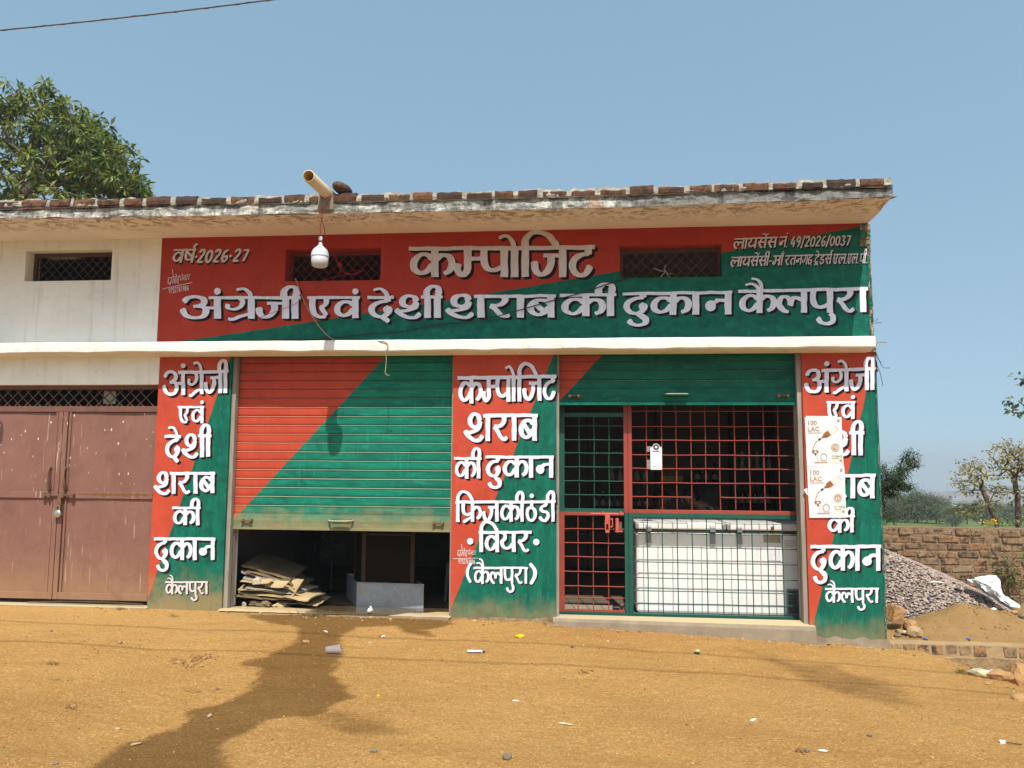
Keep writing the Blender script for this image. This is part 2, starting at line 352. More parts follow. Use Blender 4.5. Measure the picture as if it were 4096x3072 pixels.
MT['gold'] = simple('gold_foil', (.6, .48, .28), None, 8, .35, .5, .3)
MT['label'] = simple('bottle_paper_label', (.42, .36, .26), (.25, .2, .13), 40, .6, .3)
MT['yellow_card'] = simple('yellow_carton', (.55, .43, .08), None, 5, .6, .3)
MT['shelf'] = simple('dark_shelf_wood', (.055, .042, .032), None, 6, .7, .3)
MT['wood'] = simple('weathered_post', (.36, .33, .28), (.22, .18, .14), 6, .85, .2, 0, .4, 40, vec=(3, 3, .4))
MT['skin'] = simple('brown_skin', (.20, .095, .055), (.17, .08, .045), 8, .55, .35)
MT['hair'] = simple('black_hair', (.012, .010, .009), None, 30, .5, .3, 0, .6, 90)
MT['trousers'] = simple('dark_trousers', (.03, .03, .04), None, 8, .9, .1)
k = NM('checked_shirt', .85, .15)
wv = k.n('ShaderNodeTexBrick', offset=0, squash=1); k.put(wv.inputs['Color1'], (.03, .032, .04)); k.put(wv.inputs['Color2'], (.045, .045, .055)); k.put(wv.inputs['Mortar'], (.25, .24, .23))
wv.inputs['Scale'].default_value = 9; wv.inputs['Mortar Size'].default_value = .035; wv.inputs['Brick Width'].default_value = .5; wv.inputs['Row Height'].default_value = .5
mp = k.n('ShaderNodeMapping'); mp.inputs['Rotation'].default_value = (R(70), R(30), R(35)); k.nt.links.new(k.pos(), mp.inputs[0]); k.nt.links.new(mp.outputs[0], wv.inputs['Vector'])
k.col(wv.outputs['Color']); MT['plaid'] = k.m
MT['dark_shirt'] = simple('dark_grey_shirt', (.07, .07, .075), None, 8, .9, .1)
MT['plastic_chair'] = simple('grey_chair_plastic', (.16, .17, .17), None, 6, .45, .4)
MT['steel'] = simple('padlock_steel', (.55, .55, .50), (.45, .45, .42), 30, .25, .5, .8)
MT['brass'] = simple('padlock_shackle', (.5, .42, .25), None, 20, .3, .5, .8)
# trees
def leaf_mat(name, a, b, trans=.25):
    k = NM(name, .5, .35); q = k.attr(); k.col(k.mix(q, a, b)); k.b.inputs['Subsurface Weight'].default_value = 0
    t = k.n('ShaderNodeBsdfTranslucent'); k.put(t.inputs[0], k.mix(q, tuple(min(1, x*1.6) for x in a), tuple(min(1, x*1.6) for x in b)))
    mx = k.n('ShaderNodeMixShader'); mx.inputs[0].default_value = trans; out = k.nt.nodes['Material Output']
    k.nt.links.new(k.b.outputs[0], mx.inputs[1]); k.nt.links.new(t.outputs[0], mx.inputs[2]); k.nt.links.new(mx.outputs[0], out.inputs['Surface']); return k.m
MT['leaf_big'] = leaf_mat('glossy_green_leaves', (.03, .07, .016), (.34, .37, .07))
MT['leaf_neem'] = leaf_mat('dark_green_leaflets', (.025, .055, .016), (.075, .12, .03))
MT['leaf_pale'] = leaf_mat('pale_yellowish_leaves', (.13, .17, .04), (.42, .34, .15))
MT['leaf_green'] = leaf_mat('fresh_green_leaves', (.05, .09, .02), (.20, .24, .06))
MT['leaf_acacia'] = leaf_mat('dusty_acacia_leaflets', (.065, .085, .038), (.16, .185, .085), .3)
MT['leaf_far'] = leaf_mat('far_dusty_foliage', (.045, .065, .035), (.085, .11, .06), .15)
MT['bark'] = simple('grey_bark', (.16, .125, .095), (.09, .07, .055), 9, .95, .1, 0, .6, 30)
MT['bark_dark'] = simple('dark_bark', (.07, .052, .04), (.04, .03, .025), 9, .95, .1)
MT['grass'] = leaf_mat('grass_blades', (.10, .13, .04), (.28, .26, .10))
# loose things
MT['stone'] = simple('sandy_stone', (.46, .27, .12), (.36, .20, .09), 9, .95, .1, 0, .8, 25, .03, (1, 1, 1))
MT['stone_pale'] = simple('pale_stone', (.46, .33, .18), (.34, .24, .13), 12, .95, .1, 0, .6, 40, .02, (1, 1, 1))
MT['stone_grey'] = simple('grey_stone', (.24, .20, .15), (.15, .12, .09), 12, .95, .1, 0, .6, 40, .02, (1, 1, 1))
k = NM('crushed_stone', .95, .15); a = k.attr(); k.col(a); k.bump(k.noise(80, 4), .4, .006); MT['gravel'] = k.m
MT['sack'] = simple('white_woven_sack', (.80, .81, .79), (.66, .74, .70), 6, .6, .3, 0, .8, 25, .02)
MT['litter_white'] = simple('white_litter', (.75, .74, .72), (.6, .58, .55), 30, .5, .3)
MT['litter_blue'] = simple('blue_litter', (.08, .14, .42), None, 20, .5, .3)
MT['litter_yellow'] = simple('yellow_litter', (.85, .55, .01), None, 20, .4, .4)
MT['litter_red'] = simple('orange_red_litter', (.55, .12, .04), None, 20, .4, .4)
MT['litter_dark'] = simple('dark_litter', (.035, .035, .05), None, 20, .4, .4)
MT['litter_cream'] = simple('cream_litter', (.62, .55, .38), (.5, .42, .28), 20, .6, .3)
MT['litter_lemon'] = simple('pale_yellow_litter', (.75, .68, .25), None, 20, .5, .3)
MT['leaf_dry'] = simple('dry_leaf', (.45, .27, .12), (.3, .17, .07), 20, .8, .2)
k = NM('clear_plastic_cup', .15, .5); k.col((.75, .72, .78)); k.b.inputs['Transmission Weight'].default_value = .55; k.b.inputs['Alpha'].default_value = .36; k.b.inputs['IOR'].default_value = 1.1; MT['cup'] = k.m
# ------------------------------------------------------------------ brush lettering
# every sign is a few brush strokes in a box: baseline v=0, top of the head bar v=1; s = spline, l = straight, d = dot
RING = [(.80, .60), (.62, .73), (.38, .72), (.19, .52), (.20, .27), (.40, .12), (.62, .20), (.80, .42)]
SLASH = ('s', [(.95, .30), (.66, .20), (.36, .03), (.18, .06)])
def stem(x): return ('l', [(x, .97), (x, 0)])
def II(x): return [('s', [(x-.40, .96), (x-.38, 1.22), (x-.20, 1.40), (x+.0, 1.36), (x+.06, 1.15), (x, .96)]), stem(x)]
def EM(x): return [('s', [(x+.02, .97), (x-.07, 1.18), (x-.26, 1.32), (x-.50, 1.27)], .72)]
G = {
 'a': (1.52, (1.02, 1.52), [('s', [(.14, .74), (.30, .92), (.58, .97), (.82, .88), (.84, .68), (.62, .56), (.48, .54)]), ('s', [(.52, .55), (.82, .52), (.93, .32), (.80, .10), (.48, .05), (.22, .16), (.08, .44)]), ('l', [(.82, .48), (1.26, .48)]), stem(1.33)], 1.33),
 'g': (1.12, None, [('s', [(.58, .95), (.62, .62), (.52, .32), (.32, .22), (.18, .36), (.26, .52)], .8), stem(.98)], .96),
 'gr': (1.14, None, [('s', [(.56, .95), (.69, .76), (.62, .54), (.38, .42), (.18, .50), (.20, .66)], .74), ('s', [(.95, .22), (.64, .12), (.36, -.03), (.18, .0)], .8), stem(1.0)], .98),
 'j': (1.22, None, [('l', [(.42, .68), (1.0, .68)]), ('s', [(.66, .66), (.68, .42), (.54, .16), (.34, .07), (.17, .22), (.12, .50)]), stem(1.07)], 1.07),
 'e_': (.98, None, [('s', [(.20, .97), (.19, .55), (.27, .22), (.48, .06), (.72, .08)]), ('s', [(.74, .97), (.73, .72), (.64, .57), (.50, .53)], .85), ('s', [(.52, .55), (.60, .36), (.74, .13)], .8)], .74),
 'v': (1.02, None, [('s', RING), stem(.87)], .87),
 'b': (1.02, None, [('s', RING), stem(.87), ('l', [(.30, .62), (.66, .24)])], .87),
 'd': (.98, None, [('l', [(.74, .96), (.74, .76)]), ('s', [(.78, .76), (.48, .72), (.22, .56), (.15, .33), (.30, .12), (.56, .06), (.74, .22), (.80, .40), (.68, .50)]), ('d', (.70, .38, .13)), ('s', [(.50, .10), (.64, -.03), (.80, -.17)])], .72),
 'sh': (1.42, (1.0, 1.42), [('s', [(.84, .74), (.72, .95), (.48, .97), (.32, .80), (.36, .60), (.56, .50), (.76, .58), (.84, .74)]), ('s', [(.82, .70), (.74, .46), (.46, .34), (.10, .31)]), ('s', [(.06, .40), (.24, .20), (.52, .04), (.78, .04), (.98, .20)]), stem(1.24)], 1.24),
 'r': (1.0, None, [('s', [(.58, .96), (.66, .78), (.54, .60), (.34, .52), (.14, .55)]), ('s', [(.14, .52), (.32, .36), (.50, .13), (.66, .05), (.82, .14)], .85)], .6),
 'k': (1.52, None, [('s', RING), stem(.87), ('s', [(.90, .56), (1.10, .71), (1.32, .68), (1.44, .46), (1.36, .22), (1.18, .10)])], .87),
 'n': (1.14, None, [('l', [(.98, .60), (.60, .60)]), ('s', [(.64, .62), (.56, .55), (.46, .50)], .9), ('d', (.36, .37, .215)), stem(1.0)], .98),
 'l': (1.30, None, [('s', [(.44, .06), (.22, .18), (.12, .42), (.24, .64), (.46, .64), (.60, .44), (.56, .30)]), ('s', [(.58, .42), (.72, .62), (.90, .60), (1.10, .50)]), ('s', [(.16, .30), (.34, .08), (.52, .05)]), stem(1.14)], 1.14),
 'p': (1.04, None, [('s', [(.22, .96), (.20, .55), (.30, .30), (.52, .22), (.84, .34)]), stem(.88)], .88),
 'm_': (.78, None, [('l', [(.44, .97), (.44, .42)]), ('s', [(.46, .46), (.42, .20), (.26, .07), (.11, .22), (.14, .44)]), ('l', [(.40, .60), (.86, .60)])], .44),
 'm': (1.10, None, [('l', [(.40, .97), (.40, .40)]), ('s', [(.42, .44), (.38, .22), (.24, .12), (.10, .26), (.14, .44)]), ('l', [(.38, .52), (.92, .52)]), stem(.94)], .94),
 'T': (.90, None, [('l', [(.70, .96), (.70, .72)]), ('s', [(.74, .74), (.46, .70), (.22, .52), (.18, .28), (.36, .08), (.60, .10), (.78, .36)])], .62),
 'fr': (1.56, None, [('s', [(.22, .96), (.20, .60), (.30, .40), (.52, .34), (.86, .44)]), stem(.88), ('s', [(.92, .56), (1.12, .70), (1.34, .66), (1.44, .46), (1.36, .24), (1.20, .14)]), ('s', [(.86, .24), (.56, .14), (.22, -.02)])], .88),
 'Th': (.98, None, [('l', [(.50, .96), (.50, .74)]), ('s', [(.50, .70), (.24, .60), (.16, .36), (.30, .12), (.54, .08), (.76, .24), (.76, .50), (.50, .70)])], .5),
 'D': (.94, None, [('l', [(.62, .96), (.62, .76)]), ('s', [(.66, .76), (.36, .72), (.22, .58), (.42, .47), (.68, .42), (.76, .24), (.56, .06), (.30, .08), (.14, .24)])], .6),
 'y': (1.10, None, [('s', [(.16, .94), (.36, .82), (.34, .62), (.18, .50), (.24, .28), (.46, .18), (.70, .24), (.92, .44)]), stem(.95)], .95),
 'S': (1.04, None, [('s', [(.22, .96), (.20, .55), (.30, .30), (.52, .22), (.84, .34)]), ('l', [(.26, .82), (.84, .40)]), stem(.88)], .88),
 's': (1.16, None, [('s', [(.44, .96), (.48, .78), (.36, .60), (.14, .56)]), ('s', [(.16, .56), (.34, .36), (.54, .08), (.70, .04)]), ('l', [(.30, .54), (.96, .54)]), stem(1.0)], 1.0),
 't': (1.0, None, [('s', [(.84, .64), (.46, .66), (.20, .48), (.22, .22), (.44, .04)]), stem(.85)], .85),
 'Dh.': (.96, None, [('l', [(.58, .96), (.58, .76)]), ('s', [(.62, .76), (.28, .70), (.14, .42), (.26, .14), (.54, .08), (.74, .28), (.62, .46), (.46, .40)]), ('d', (.78, -.06, .07))], .6),
 'Tr': (.92, None, [('l', [(.66, .96), (.66, .76)]), ('s', [(.70, .76), (.42, .72), (.20, .54), (.20, .32), (.42, .18), (.68, .30)]), ('l', [(.44, .14), (.20, -.10)]), ('l', [(.44, .14), (.72, -.10)])], .6),
 'aa': (.36, None, [stem(.18)], .18), 'ii': (.36, None, II(.18), .18),
 'i': (.36, None, [('s', [(.18, .96), (.20, 1.22), (.48, 1.43), (.92, 1.34), (1.27, .97)]), stem(.18)], .18),
 'o': (.36, None, EM(.16)+[stem(.18)], .18),
 'aan': (.36, None, [stem(.18), ('s', [(-.02, 1.22), (.16, 1.10), (.36, 1.22)]), ('d', (.18, 1.36, .07))], .18),
 '1': (.62, 0, [('l', [(.36, .96), (.36, .02)]), ('l', [(.18, .78), (.36, .94)])], 0), '0': (.78, 0, [('s', [(.40, .92), (.16, .70), (.16, .26), (.40, .04), (.62, .26), (.62, .70), (.40, .92)])], 0),
 '2': (.80, 0, [('s', [(.16, .74), (.30, .93), (.56, .90), (.60, .66), (.38, .36), (.14, .07)]), ('l', [(.12, .07), (.68, .07)])], 0),
 '3': (.76, 0, [('s', [(.16, .82), (.38, .93), (.58, .76), (.36, .54)]), ('s', [(.36, .54), (.62, .36), (.52, .08), (.26, .05), (.12, .22)])], 0),
 '4': (.80, 0, [('l', [(.46, .96), (.12, .36)]), ('l', [(.12, .34), (.72, .34)]), ('l', [(.54, .62), (.54, .02)])], 0),
 '5': (.76, 0, [('l', [(.62, .92), (.22, .92)]), ('l', [(.22, .92), (.18, .56)]), ('s', [(.18, .54), (.48, .60), (.62, .34), (.44, .06), (.14, .10)])], 0),
 '6': (.78, 0, [('s', [(.60, .92), (.28, .74), (.15, .34), (.36, .05), (.60, .22), (.54, .46), (.22, .40)])], 0),
 '7': (.76, 0, [('l', [(.12, .90), (.66, .90)]), ('l', [(.62, .90), (.34, .02)])], 0),
 '8': (.78, 0, [('s', [(.40, .52), (.18, .74), (.40, .94), (.60, .74), (.40, .52), (.15, .26), (.40, .04), (.63, .26), (.40, .52)])], 0),
 '9': (.78, 0, [('s', [(.60, .62), (.36, .46), (.16, .68), (.34, .93), (.60, .80), (.58, .40), (.40, .02)])], 0),
 '-': (.50, 0, [('l', [(.06, .42), (.40, .46)])], 0), '.': (.30, 0, [('d', (.14, .05, .08))], 0), '/': (.52, 0, [('l', [(.44, 1.05), (.08, -.10)])], 0),
 '(': (.50, 0, [('s', [(.38, 1.18), (.16, .80), (.14, .40), (.34, -.10)])], 0), ')': (.50, 0, [('s', [(.10, 1.18), (.34, .80), (.36, .40), (.14, -.10)])], 0),
 ' ': (.36, 0, [], 0),
}
def layout(seq):
    """glyph names with marks glued on: '+e' '+ai' '+N' dot, '+u', '+rf' reph"""
    x = 0; strokes = []; bars = []; start = None
    for tok in seq.split():
        if tok == '_': tok = ' '
        g, *marks = tok.split('+'); adv, hl, st, sx = G[g]
        for k, q, *wf in st: strokes.append((k, (q[0]+x, q[1], q[2]) if k == 'd' else [(a+x, b) for a, b in q], *wf))
        for m in marks:
            X = x+sx
            if m == 'e': strokes += EM(X)
            if m == 'ai': strokes += [('s', [(X+.0, .97), (X-.14, 1.15), (X-.34, 1.24), (X-.58, 1.20)], .62), ('s', [(X+.08, .97), (X+.04, 1.24), (X-.10, 1.42), (X-.34, 1.46)], .62)]
            if m == 'N': strokes.append(('d', (X+.0, 1.22, .13)))
            if m == 'Ne': strokes.append(('d', (X+.14, 1.26, .09)))
            if m == 'u': strokes.append(('s', [(X-.02, -.02), (X+.12, -.16), (X+.10, -.36), (X-.12, -.46), (X-.36, -.40), (X-.50, -.22)]))
            if m == 'rf': strokes.append(('s', [(X, .96), (X-.06, 1.18), (X+.06, 1.34), (X+.22, 1.28)]))
        if hl is None: hl = (0, adv)
        if hl == 0:
            if start is not None: bars.append(start); start = None
        elif start is None or x+hl[0] > start[1]+.1:
            if start is not None: bars.append(start)
            start = [x+hl[0], x+hl[1]]
        else: start[1] = x+hl[1]
        x += adv
    if start is not None: bars.append(start)
    return strokes, bars, x
def put_word(mb, seq, xl, xr, tl, tr, bl, br, Y=0, nib=.124, thin=.064, bar=.135, shade=(5, 5.5), lift=.0012, slant=0, head=True, zoom=None):
    """paint a word into the photo-surveyed quad (left x, right x, head-bar y left/right, baseline y left/right) on plane Y"""
    strokes, bars, W = layout(seq); off = [0]
    if head and bars:
        bars[-1][1] += .02
        for a, b in bars: strokes.append(('bar', (a, b)))
    def mapq(u, v, dy, dx=0, dz=0):
        t = u/W; top = tl+(tr-tl)*t; base = bl+(br-bl)*t
        wb = (base-top)*.024; px = xl+(xr-xl)*t + slant*(v-.3)*(base-top)+dx+wb*(vnoise(u*5+xl*.7, v*5+tl)-.5); py = base+(top-base)*v+dz+wb*1.2*(vnoise(u*4+xl, v*4+tl+9)-.5)
        p = P(px, py, Y); return Vector((p.x, Y-lift-dy, p.z))
    def ribbon(c, wf, dy, dx, dz, round_=False):
        vs = []; fs = []; n = len(c); hs = abs(xr-xl)/W; vsz = abs(bl-tl)
        for i, p in enumerate(c):
            q = c[min(i+1, n-1)]-c[max(i-1, 0)]
            t = Vector((q[0]*hs, q[1]*vsz)); t = t.normalized() if t.length > 0 else Vector((1, 0))
            nn = Vector((-t.y, t.x)); h = math.sqrt((nib*wf*nn.x*hs)**2+(thin*min(1, wf*1.15)*nn.y*vsz)**2)
            if round_ and (i == 0 or i == n-1): h *= .62
            ox, oy = nn.x*h/hs, nn.y*h/vsz; e = dy+.00006*i/n
            vs += [mapq(p[0]+ox, p[1]+oy, e, dx, dz), mapq(p[0]-ox, p[1]-oy, e, dx, dz)]
            if i: fs.append((2*i-2, 2*i-1, 2*i+1, 2*i))
        mb.add(vs, fs)
    layers = ([(1, shade[0], shade[1], 0.), (1, shade[0]*.55, shade[1]*.55, .0007)] if shade else []) + [(0, 0, 0, .0018)]
    for mat_i, dx, dz, d0 in layers:
        mb.cur = mat_i
        for si, (k, q, *wf) in enumerate(strokes):
            wf = wf[0] if wf else 1
            dy = d0+.0005*si/max(1, len(strokes))
            if k == 'd':
                hs = abs(xr-xl)/W; vsz = abs(bl-tl); r = q[2]*(hs*.5+vsz*.5)
                vs = [mapq(q[0]+r/hs*math.cos(a*math.pi/9), q[1]+r/vsz*math.sin(a*math.pi/9), dy, dx, dz) for a in range(18)]
                mb.add(vs, [tuple(range(18))])
            elif k == 'bar':
                a, b = q; n = max(2, int((b-a)/.25))
                vs = []; fs = []
                for i in range(n+1):
                    u = a+(b-a)*i/n; j = (vnoise(u*3+tl, xl)-.5)*.02
                    vs += [mapq(u, 1.0+j, dy, dx, dz), mapq(u, 1.0-bar+j*1.5, dy, dx, dz)]
                    if i: fs.append((2*i-2, 2*i-1, 2*i+1, 2*i))
                mb.add(vs, fs)
            elif k == 'l':
                p0, p1 = Vector(q[0]), Vector(q[1]); ribbon([p0.lerp(p1, i/5)+Vector(((vnoise(i*.9+p0.x*5, tl)-.5)*.016, 0)) for i in range(6)], wf, dy, dx, dz)
            else:
                ribbon(cr([Vector(p) for p in q], 7), wf, dy, dx, dz, True)
    mb.cur = 0
W_ANG, W_EVAM, W_DESHI, W_SHARAB, W_KI, W_DUKAN, W_KAIL = 'a+N gr+e j ii', 'e_ v+N', 'd+e sh ii', 'sh r aa b', 'k ii', 'd+u k aa n', 'k+ai l p+u r aa'
W_COMP = 'k m_ p o i j T'
LET = [MT['white_letter'], MT['letter_shadow']]; LET2 = [MT['small_letter'], MT['letter_shadow']]
def word(parent, seq, *a, mats=None, name='lettering', **kw):
    mb = MB(); put_word(mb, seq, *a, **kw); return mb.build(name, mats or LET, parent)
def signature(parent, x0, y0, s, tilt):
    mb = MB(); t = tilt
    def q(a, b, dy=0): return (x0+a*s, x0+b*s, y0+a*s*t+dy*s, y0+b*s*t+dy*s)
    K = dict(nib=.075, thin=.062, bar=.075, shade=None)
    xl, xr, tl, tr = q(4, 22); put_word(mb, 'p', xl, xr, tl, tr, tl+32*s, tr+32*s, slant=.2, **K)
    xl, xr, tl, tr = q(24, 54); put_word(mb, 'm o d', xl, xr, tl, tr, tl+28*s, tr+28*s, slant=.15, **K)
    xl, xr, tl, tr = q(56, 96); put_word(mb, 'p+e n T r', xl, xr, tl+1, tr+1, tl+22*s, tr+22*s, slant=.15, **K)
    xl, xr, tl, tr = q(10, 92, 43); put_word(mb, '9 7 5 2 7 6 1 9 8 6', xl, xr, tl, tr, tl+22*s, tr+22*s, nib=.09, thin=.08, shade=None)
    for a, b, c, d in ((-14, 42, 106, 36), (26, -30, 30, 0)):
        p0, p1 = Vector((x0+a*s, y0+b*s+a*s*t)), Vector((x0+c*s, y0+d*s+c*s*t)); n = (p1-p0).normalized(); n = Vector((-n.y, n.x))*1.3*s
        vs = [P(v.x, v.y, 0) for v in (p0+n, p1+n, p1-n, p0-n)]; mb.add([Vector((v.x, -.0045, v.z)) for v in vs], [(0, 1, 2, 3)])
    return mb.build('painter_signature', MT['small_letter'], parent)
# ------------------------------------------------------------------ the shop building
B = thing('shop_building', (-2, 0, 0), 'long low shop row painted red and green with white Hindi lettering', 'shop')
XL, XR, ZT = -9.0, 2.865, 3.96
def xz(px, py, Y=0): p = P(px, py, Y); return (p.x, p.z)
def wall_front(mb, x0, x1, z0, z1, holes, y0=0, y1=.23):
    """front wall with rectangular holes, as butted blocks"""
    xs = sorted({x0, x1, *[h for o in holes for h in o[:2]]})
    for a, b in zip(xs, xs[1:]):
        col = sorted([o for o in holes if o[0] <= a+1e-6 and o[1] >= b-1e-6], key=lambda o: o[2]); z = z0
        for o in col:
            if o[2] > z: mb.box(a, b, y0, y1, z, o[2])
            z = o[3]
        if z < z1: mb.box(a, b, y0, y1, z, z1)
WIN0, WIN1, WIN2 = (-6.12, -5.115, 3.505, 3.85), (-3.16, -2.12, 3.46, 3.81), (.38, 1.402, 3.44, 3.775)
XS = -4.553
mb = MB(); wall_front(mb, XL, XS, 2.66, ZT, [WIN0]); mb.box(XL, -6.75, 0, .23, -.3, 2.66); mb.box(-6.75, -4.508, 0, .23, 2.362, 2.66); mb.build('white_wall', MT['white'], B)
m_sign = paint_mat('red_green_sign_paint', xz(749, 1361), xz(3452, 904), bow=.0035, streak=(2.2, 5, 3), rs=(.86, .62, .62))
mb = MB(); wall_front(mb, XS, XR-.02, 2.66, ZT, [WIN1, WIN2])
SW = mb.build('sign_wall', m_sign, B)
pil = {}
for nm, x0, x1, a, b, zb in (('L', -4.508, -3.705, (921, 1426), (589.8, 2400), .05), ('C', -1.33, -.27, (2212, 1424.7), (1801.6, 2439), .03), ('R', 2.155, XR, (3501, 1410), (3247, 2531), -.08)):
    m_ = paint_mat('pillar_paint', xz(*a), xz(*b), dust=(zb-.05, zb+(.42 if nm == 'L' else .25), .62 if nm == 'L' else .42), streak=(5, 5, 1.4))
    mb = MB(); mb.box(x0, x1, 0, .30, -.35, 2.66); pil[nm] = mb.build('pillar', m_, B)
# footings that show bare below the paint
mb = MB(); mb.grid(lambda u, v: Vector((2.12+u*.76, -.012-.02*fbm(u*14, v*5), -.36+v*(.265+.04*fbm(u*9, 3)))), 40, 6); mb.build('bare_footing', MT['plinth'], B)
mb = MB(); mb.grid(lambda u, v: Vector((-1.34+u*1.09, -.010-.02*fbm(u*19, v*5+4), -.2+v*(.205+.055*fbm(u*12, 8)))), 50, 6); mb.build('bare_footing', simple('muddy_render', (.36, .25, .14), (.24, .16, .09), 9, .95, .1, 0, .9, 30, .03, (1, 1, .6)), B)
# ledge
mb = MB()
def ledge_pt(u, v):
    x = XL+(2.775-XL)*u; q = (fbm(x*2.2, 5)-.5)*.022; q2 = (fbm(x*3.1, 9)-.5)*.026
    prof = [(0, 2.79), (-.235, 2.785+q*.5), (-.25, 2.772+q*.6), (-.252, 2.72), (-.25, 2.683+q2), (-.236, 2.672+q2), (0, 2.655)]
    i = min(int(v*6+1e-6), 5); y, z = prof[round(v*6)]; return Vector((x, y, z))
mb.grid(ledge_pt, 260, 6); n = len(mb.v); mb.add([ledge_pt(1, i/6) for i in range(7)]+[Vector((2.775, 0, 2.66))], [tuple(range(8))])
mb.build('ledge', MT['ledge'], B)
mb = MB(); mb.box(2.775, XR-.004, -.03, .0, 2.66, 2.785); mb.rock((2.83, -.05, 2.73), .035, 4, (1, 1, 1.1)); mb.tube([(2.83, -.06, 2.74), (2.9, -.08, 2.75), (2.95, -.07, 2.745)], .006, 5); mb.build('ledge_stub', MT['mortar'], B)
# roof slab: rough front, limewashed soffit, brick-on-edge coping
RX = 2.755
def sag(x): return .033*((x+.65)/3.4)**2 if x > -.65 else .036*((x+.65)/5.1)**2   # the slab edge hangs a little in the middle
def front_pt(u, v):
    x = XL+(RX-XL)*u; z0 = 3.903+sag(x)+(fbm(x*5, 2)-.5)*.018; z1 = 4.025+sag(x)+(fbm(x*6, 7)-.5)*.02
    return Vector((x, -.85-(fbm(x*9, v*3.0)-.5)*.05+.012*v, z0+(z1-z0)*v))
mb = MB(); mb.grid(front_pt, 700, 7)
mb.grid(lambda u, v: Vector((RX+(fbm(u*8, v*5)-.5)*.03+.03*v*0, -.85+u*1.05, 3.935+.03*u+v*(.122-.03*u))), 20, 5)
mb.grid(lambda u, v: Vector((XL+(RX-XL)*u, -.86+v*5.2, 4.02)), 10, 4); mb.box(XL, 2.80, -.0, 4.3, ZT, 4.038)
mb.add([(RX-.01, -.83, 3.945), (RX+.045, -.845, 3.942), (RX+.0, -.8, 3.985), (RX, -.70, 3.95)], [(0, 1, 2), (0, 3, 1), (1, 3, 2), (0, 2, 3)])
mb.build('roof_slab', MT['slab'], B)
mb = MB()
def soff(u, v):
    x = XL+(RX-XL)*u; y = -.85+v*.85
    if u > .985: x += (u-.985)/.015*((fbm(y*9, 4)-.5)*.06+.085*v)
    return Vector((x, y, 3.901+sag(x)*(1-v)+.059*v+(fbm(x*1.5, y*3)-.5)*.010*(1-abs(2*v-1))+(.006*(fbm(x*6, 1)-.5) if v == 0 else 0)))
mb.grid(soff, 420, 10); mb.build('soffit', MT['soffit'], B, smooth=True)
mb = MB(); q = random.Random(21); x = XL
bc = [(.17, .08, .045), (.12, .06, .042), (.22, .105, .05), (.08, .05, .038), (.19, .095, .055), (.14, .07, .045)]
while x < RX-.06:
    L = min(q.uniform(.17, .25), RX-.012-x); z1 = 4.088+sag(x)+q.uniform(-.024, .012); y_ = -.866+q.uniform(-.01, .008); ba = q.choice(bc)
    mb.grid(lambda u, v: Vector((x+L*u+(fbm(v*3+x*7, u*2)-.5)*.012, [y_, y_-.004, y_+.004, -.74][round(v*3)]+(fbm((x+L*u)*22, v*9)-.5)*.014, [4.015+sag(x), 4.05+sag(x), z1-.004, z1][round(v*3)]+(fbm((x+L*u)*16, 3)-.5)*.022*(v > .5))), 10, 3, ba)
    mb.box(x+.002, x+L-.002, y_+.008, -.75, 4.02, z1-.012, ba); x += L+q.uniform(.025, .055)
mb.build('brick_coping', MT['brick'], B)
mo = MB()
def mort(u, v):
    X_ = XL+(RX-.01-XL)*u; lo = fbm(X_*7, 3); k_ = round(v*4)
    return Vector((X_, [-.845, -.854-.010*lo, -.846-.030*fbm(X_*11, 8), -.842-.014*fbm(X_*9, 2), -.70][k_]+(fbm(X_*26, v*6)-.5)*.02, ([4.006, 4.014+.02*(lo-.5), 4.036+.03*(fbm(X_*9, 5)-.45), 4.062+.05*fbm(X_*13, 1), 4.082][k_]+sag(X_))+(fbm(X_*30, v*5+2)-.5)*.014))
mo.grid(mort, 1100, 4); mo.build('coping_mortar', MT['mortar'], B)
# ragged broken plaster at the right-hand edge
mb = MB(); cols = [(.50, .49, .43), (.015, .15, .10), (.012, .11, .075), (.015, .17, .11), (.26, .19, .125), (.34, .29, .22), (.03, .2, .13), (.15, .10, .07)]
def edge_strip(z0, z1, xin, rough, nz, nu, seed, dark=9):
    base = len(mb.v); cs = []
    for j in range(nz+1):
        z = z0+(z1-z0)*j/nz
        for i in range(nu+1):
            u = i/nu; n1 = fbm(z*34+seed, u*6)-.5; n2 = fbm(z*60+seed, u*11+5)-.5
            x = XR-.012-xin*(.55+.9*fbm(z*9+seed, 2))*(1-min(1, u*1.6))+rough*.5*n1*(u > .4); y = -.007-rough*(n2+.15)*(.3+math.sin(3.14*min(1, u*1.4)))+(.0 if u < .7 else (u-.7)*.6)
            mb.v.append(Vector((x+(u > .7)*rough*.6*(n1+.2), y, z+n2*.006)))
            h = _h(int(z*26+n2*3+seed), int(u*4+n1*3)); cs.append(cols[int(h*7.99)] if z < dark else cols[4+int(h*3.99)])
    mb.c = (mb.c or [])+cs
    for j in range(nz):
        for i in range(nu): mb.f.append((base+j*(nu+1)+i, base+j*(nu+1)+i+1, base+(j+1)*(nu+1)+i+1, base+(j+1)*(nu+1)+i)); mb.mi.append(0)
edge_strip(2.79, 3.75, .034, .026, 150, 10, 3); mb.build('broken_plaster_edge', MT['gravel'], B)
mb = MB(); edge_strip(3.72, 3.955, .085, .05, 50, 12, 40, 0); mb.build('exposed_masonry', MT['gravel'], B)
mb = MB(); edge_strip(-.1, 2.655, .006, .010, 260, 8, 11); mb.build('chipped_corner', MT['gravel'], B)
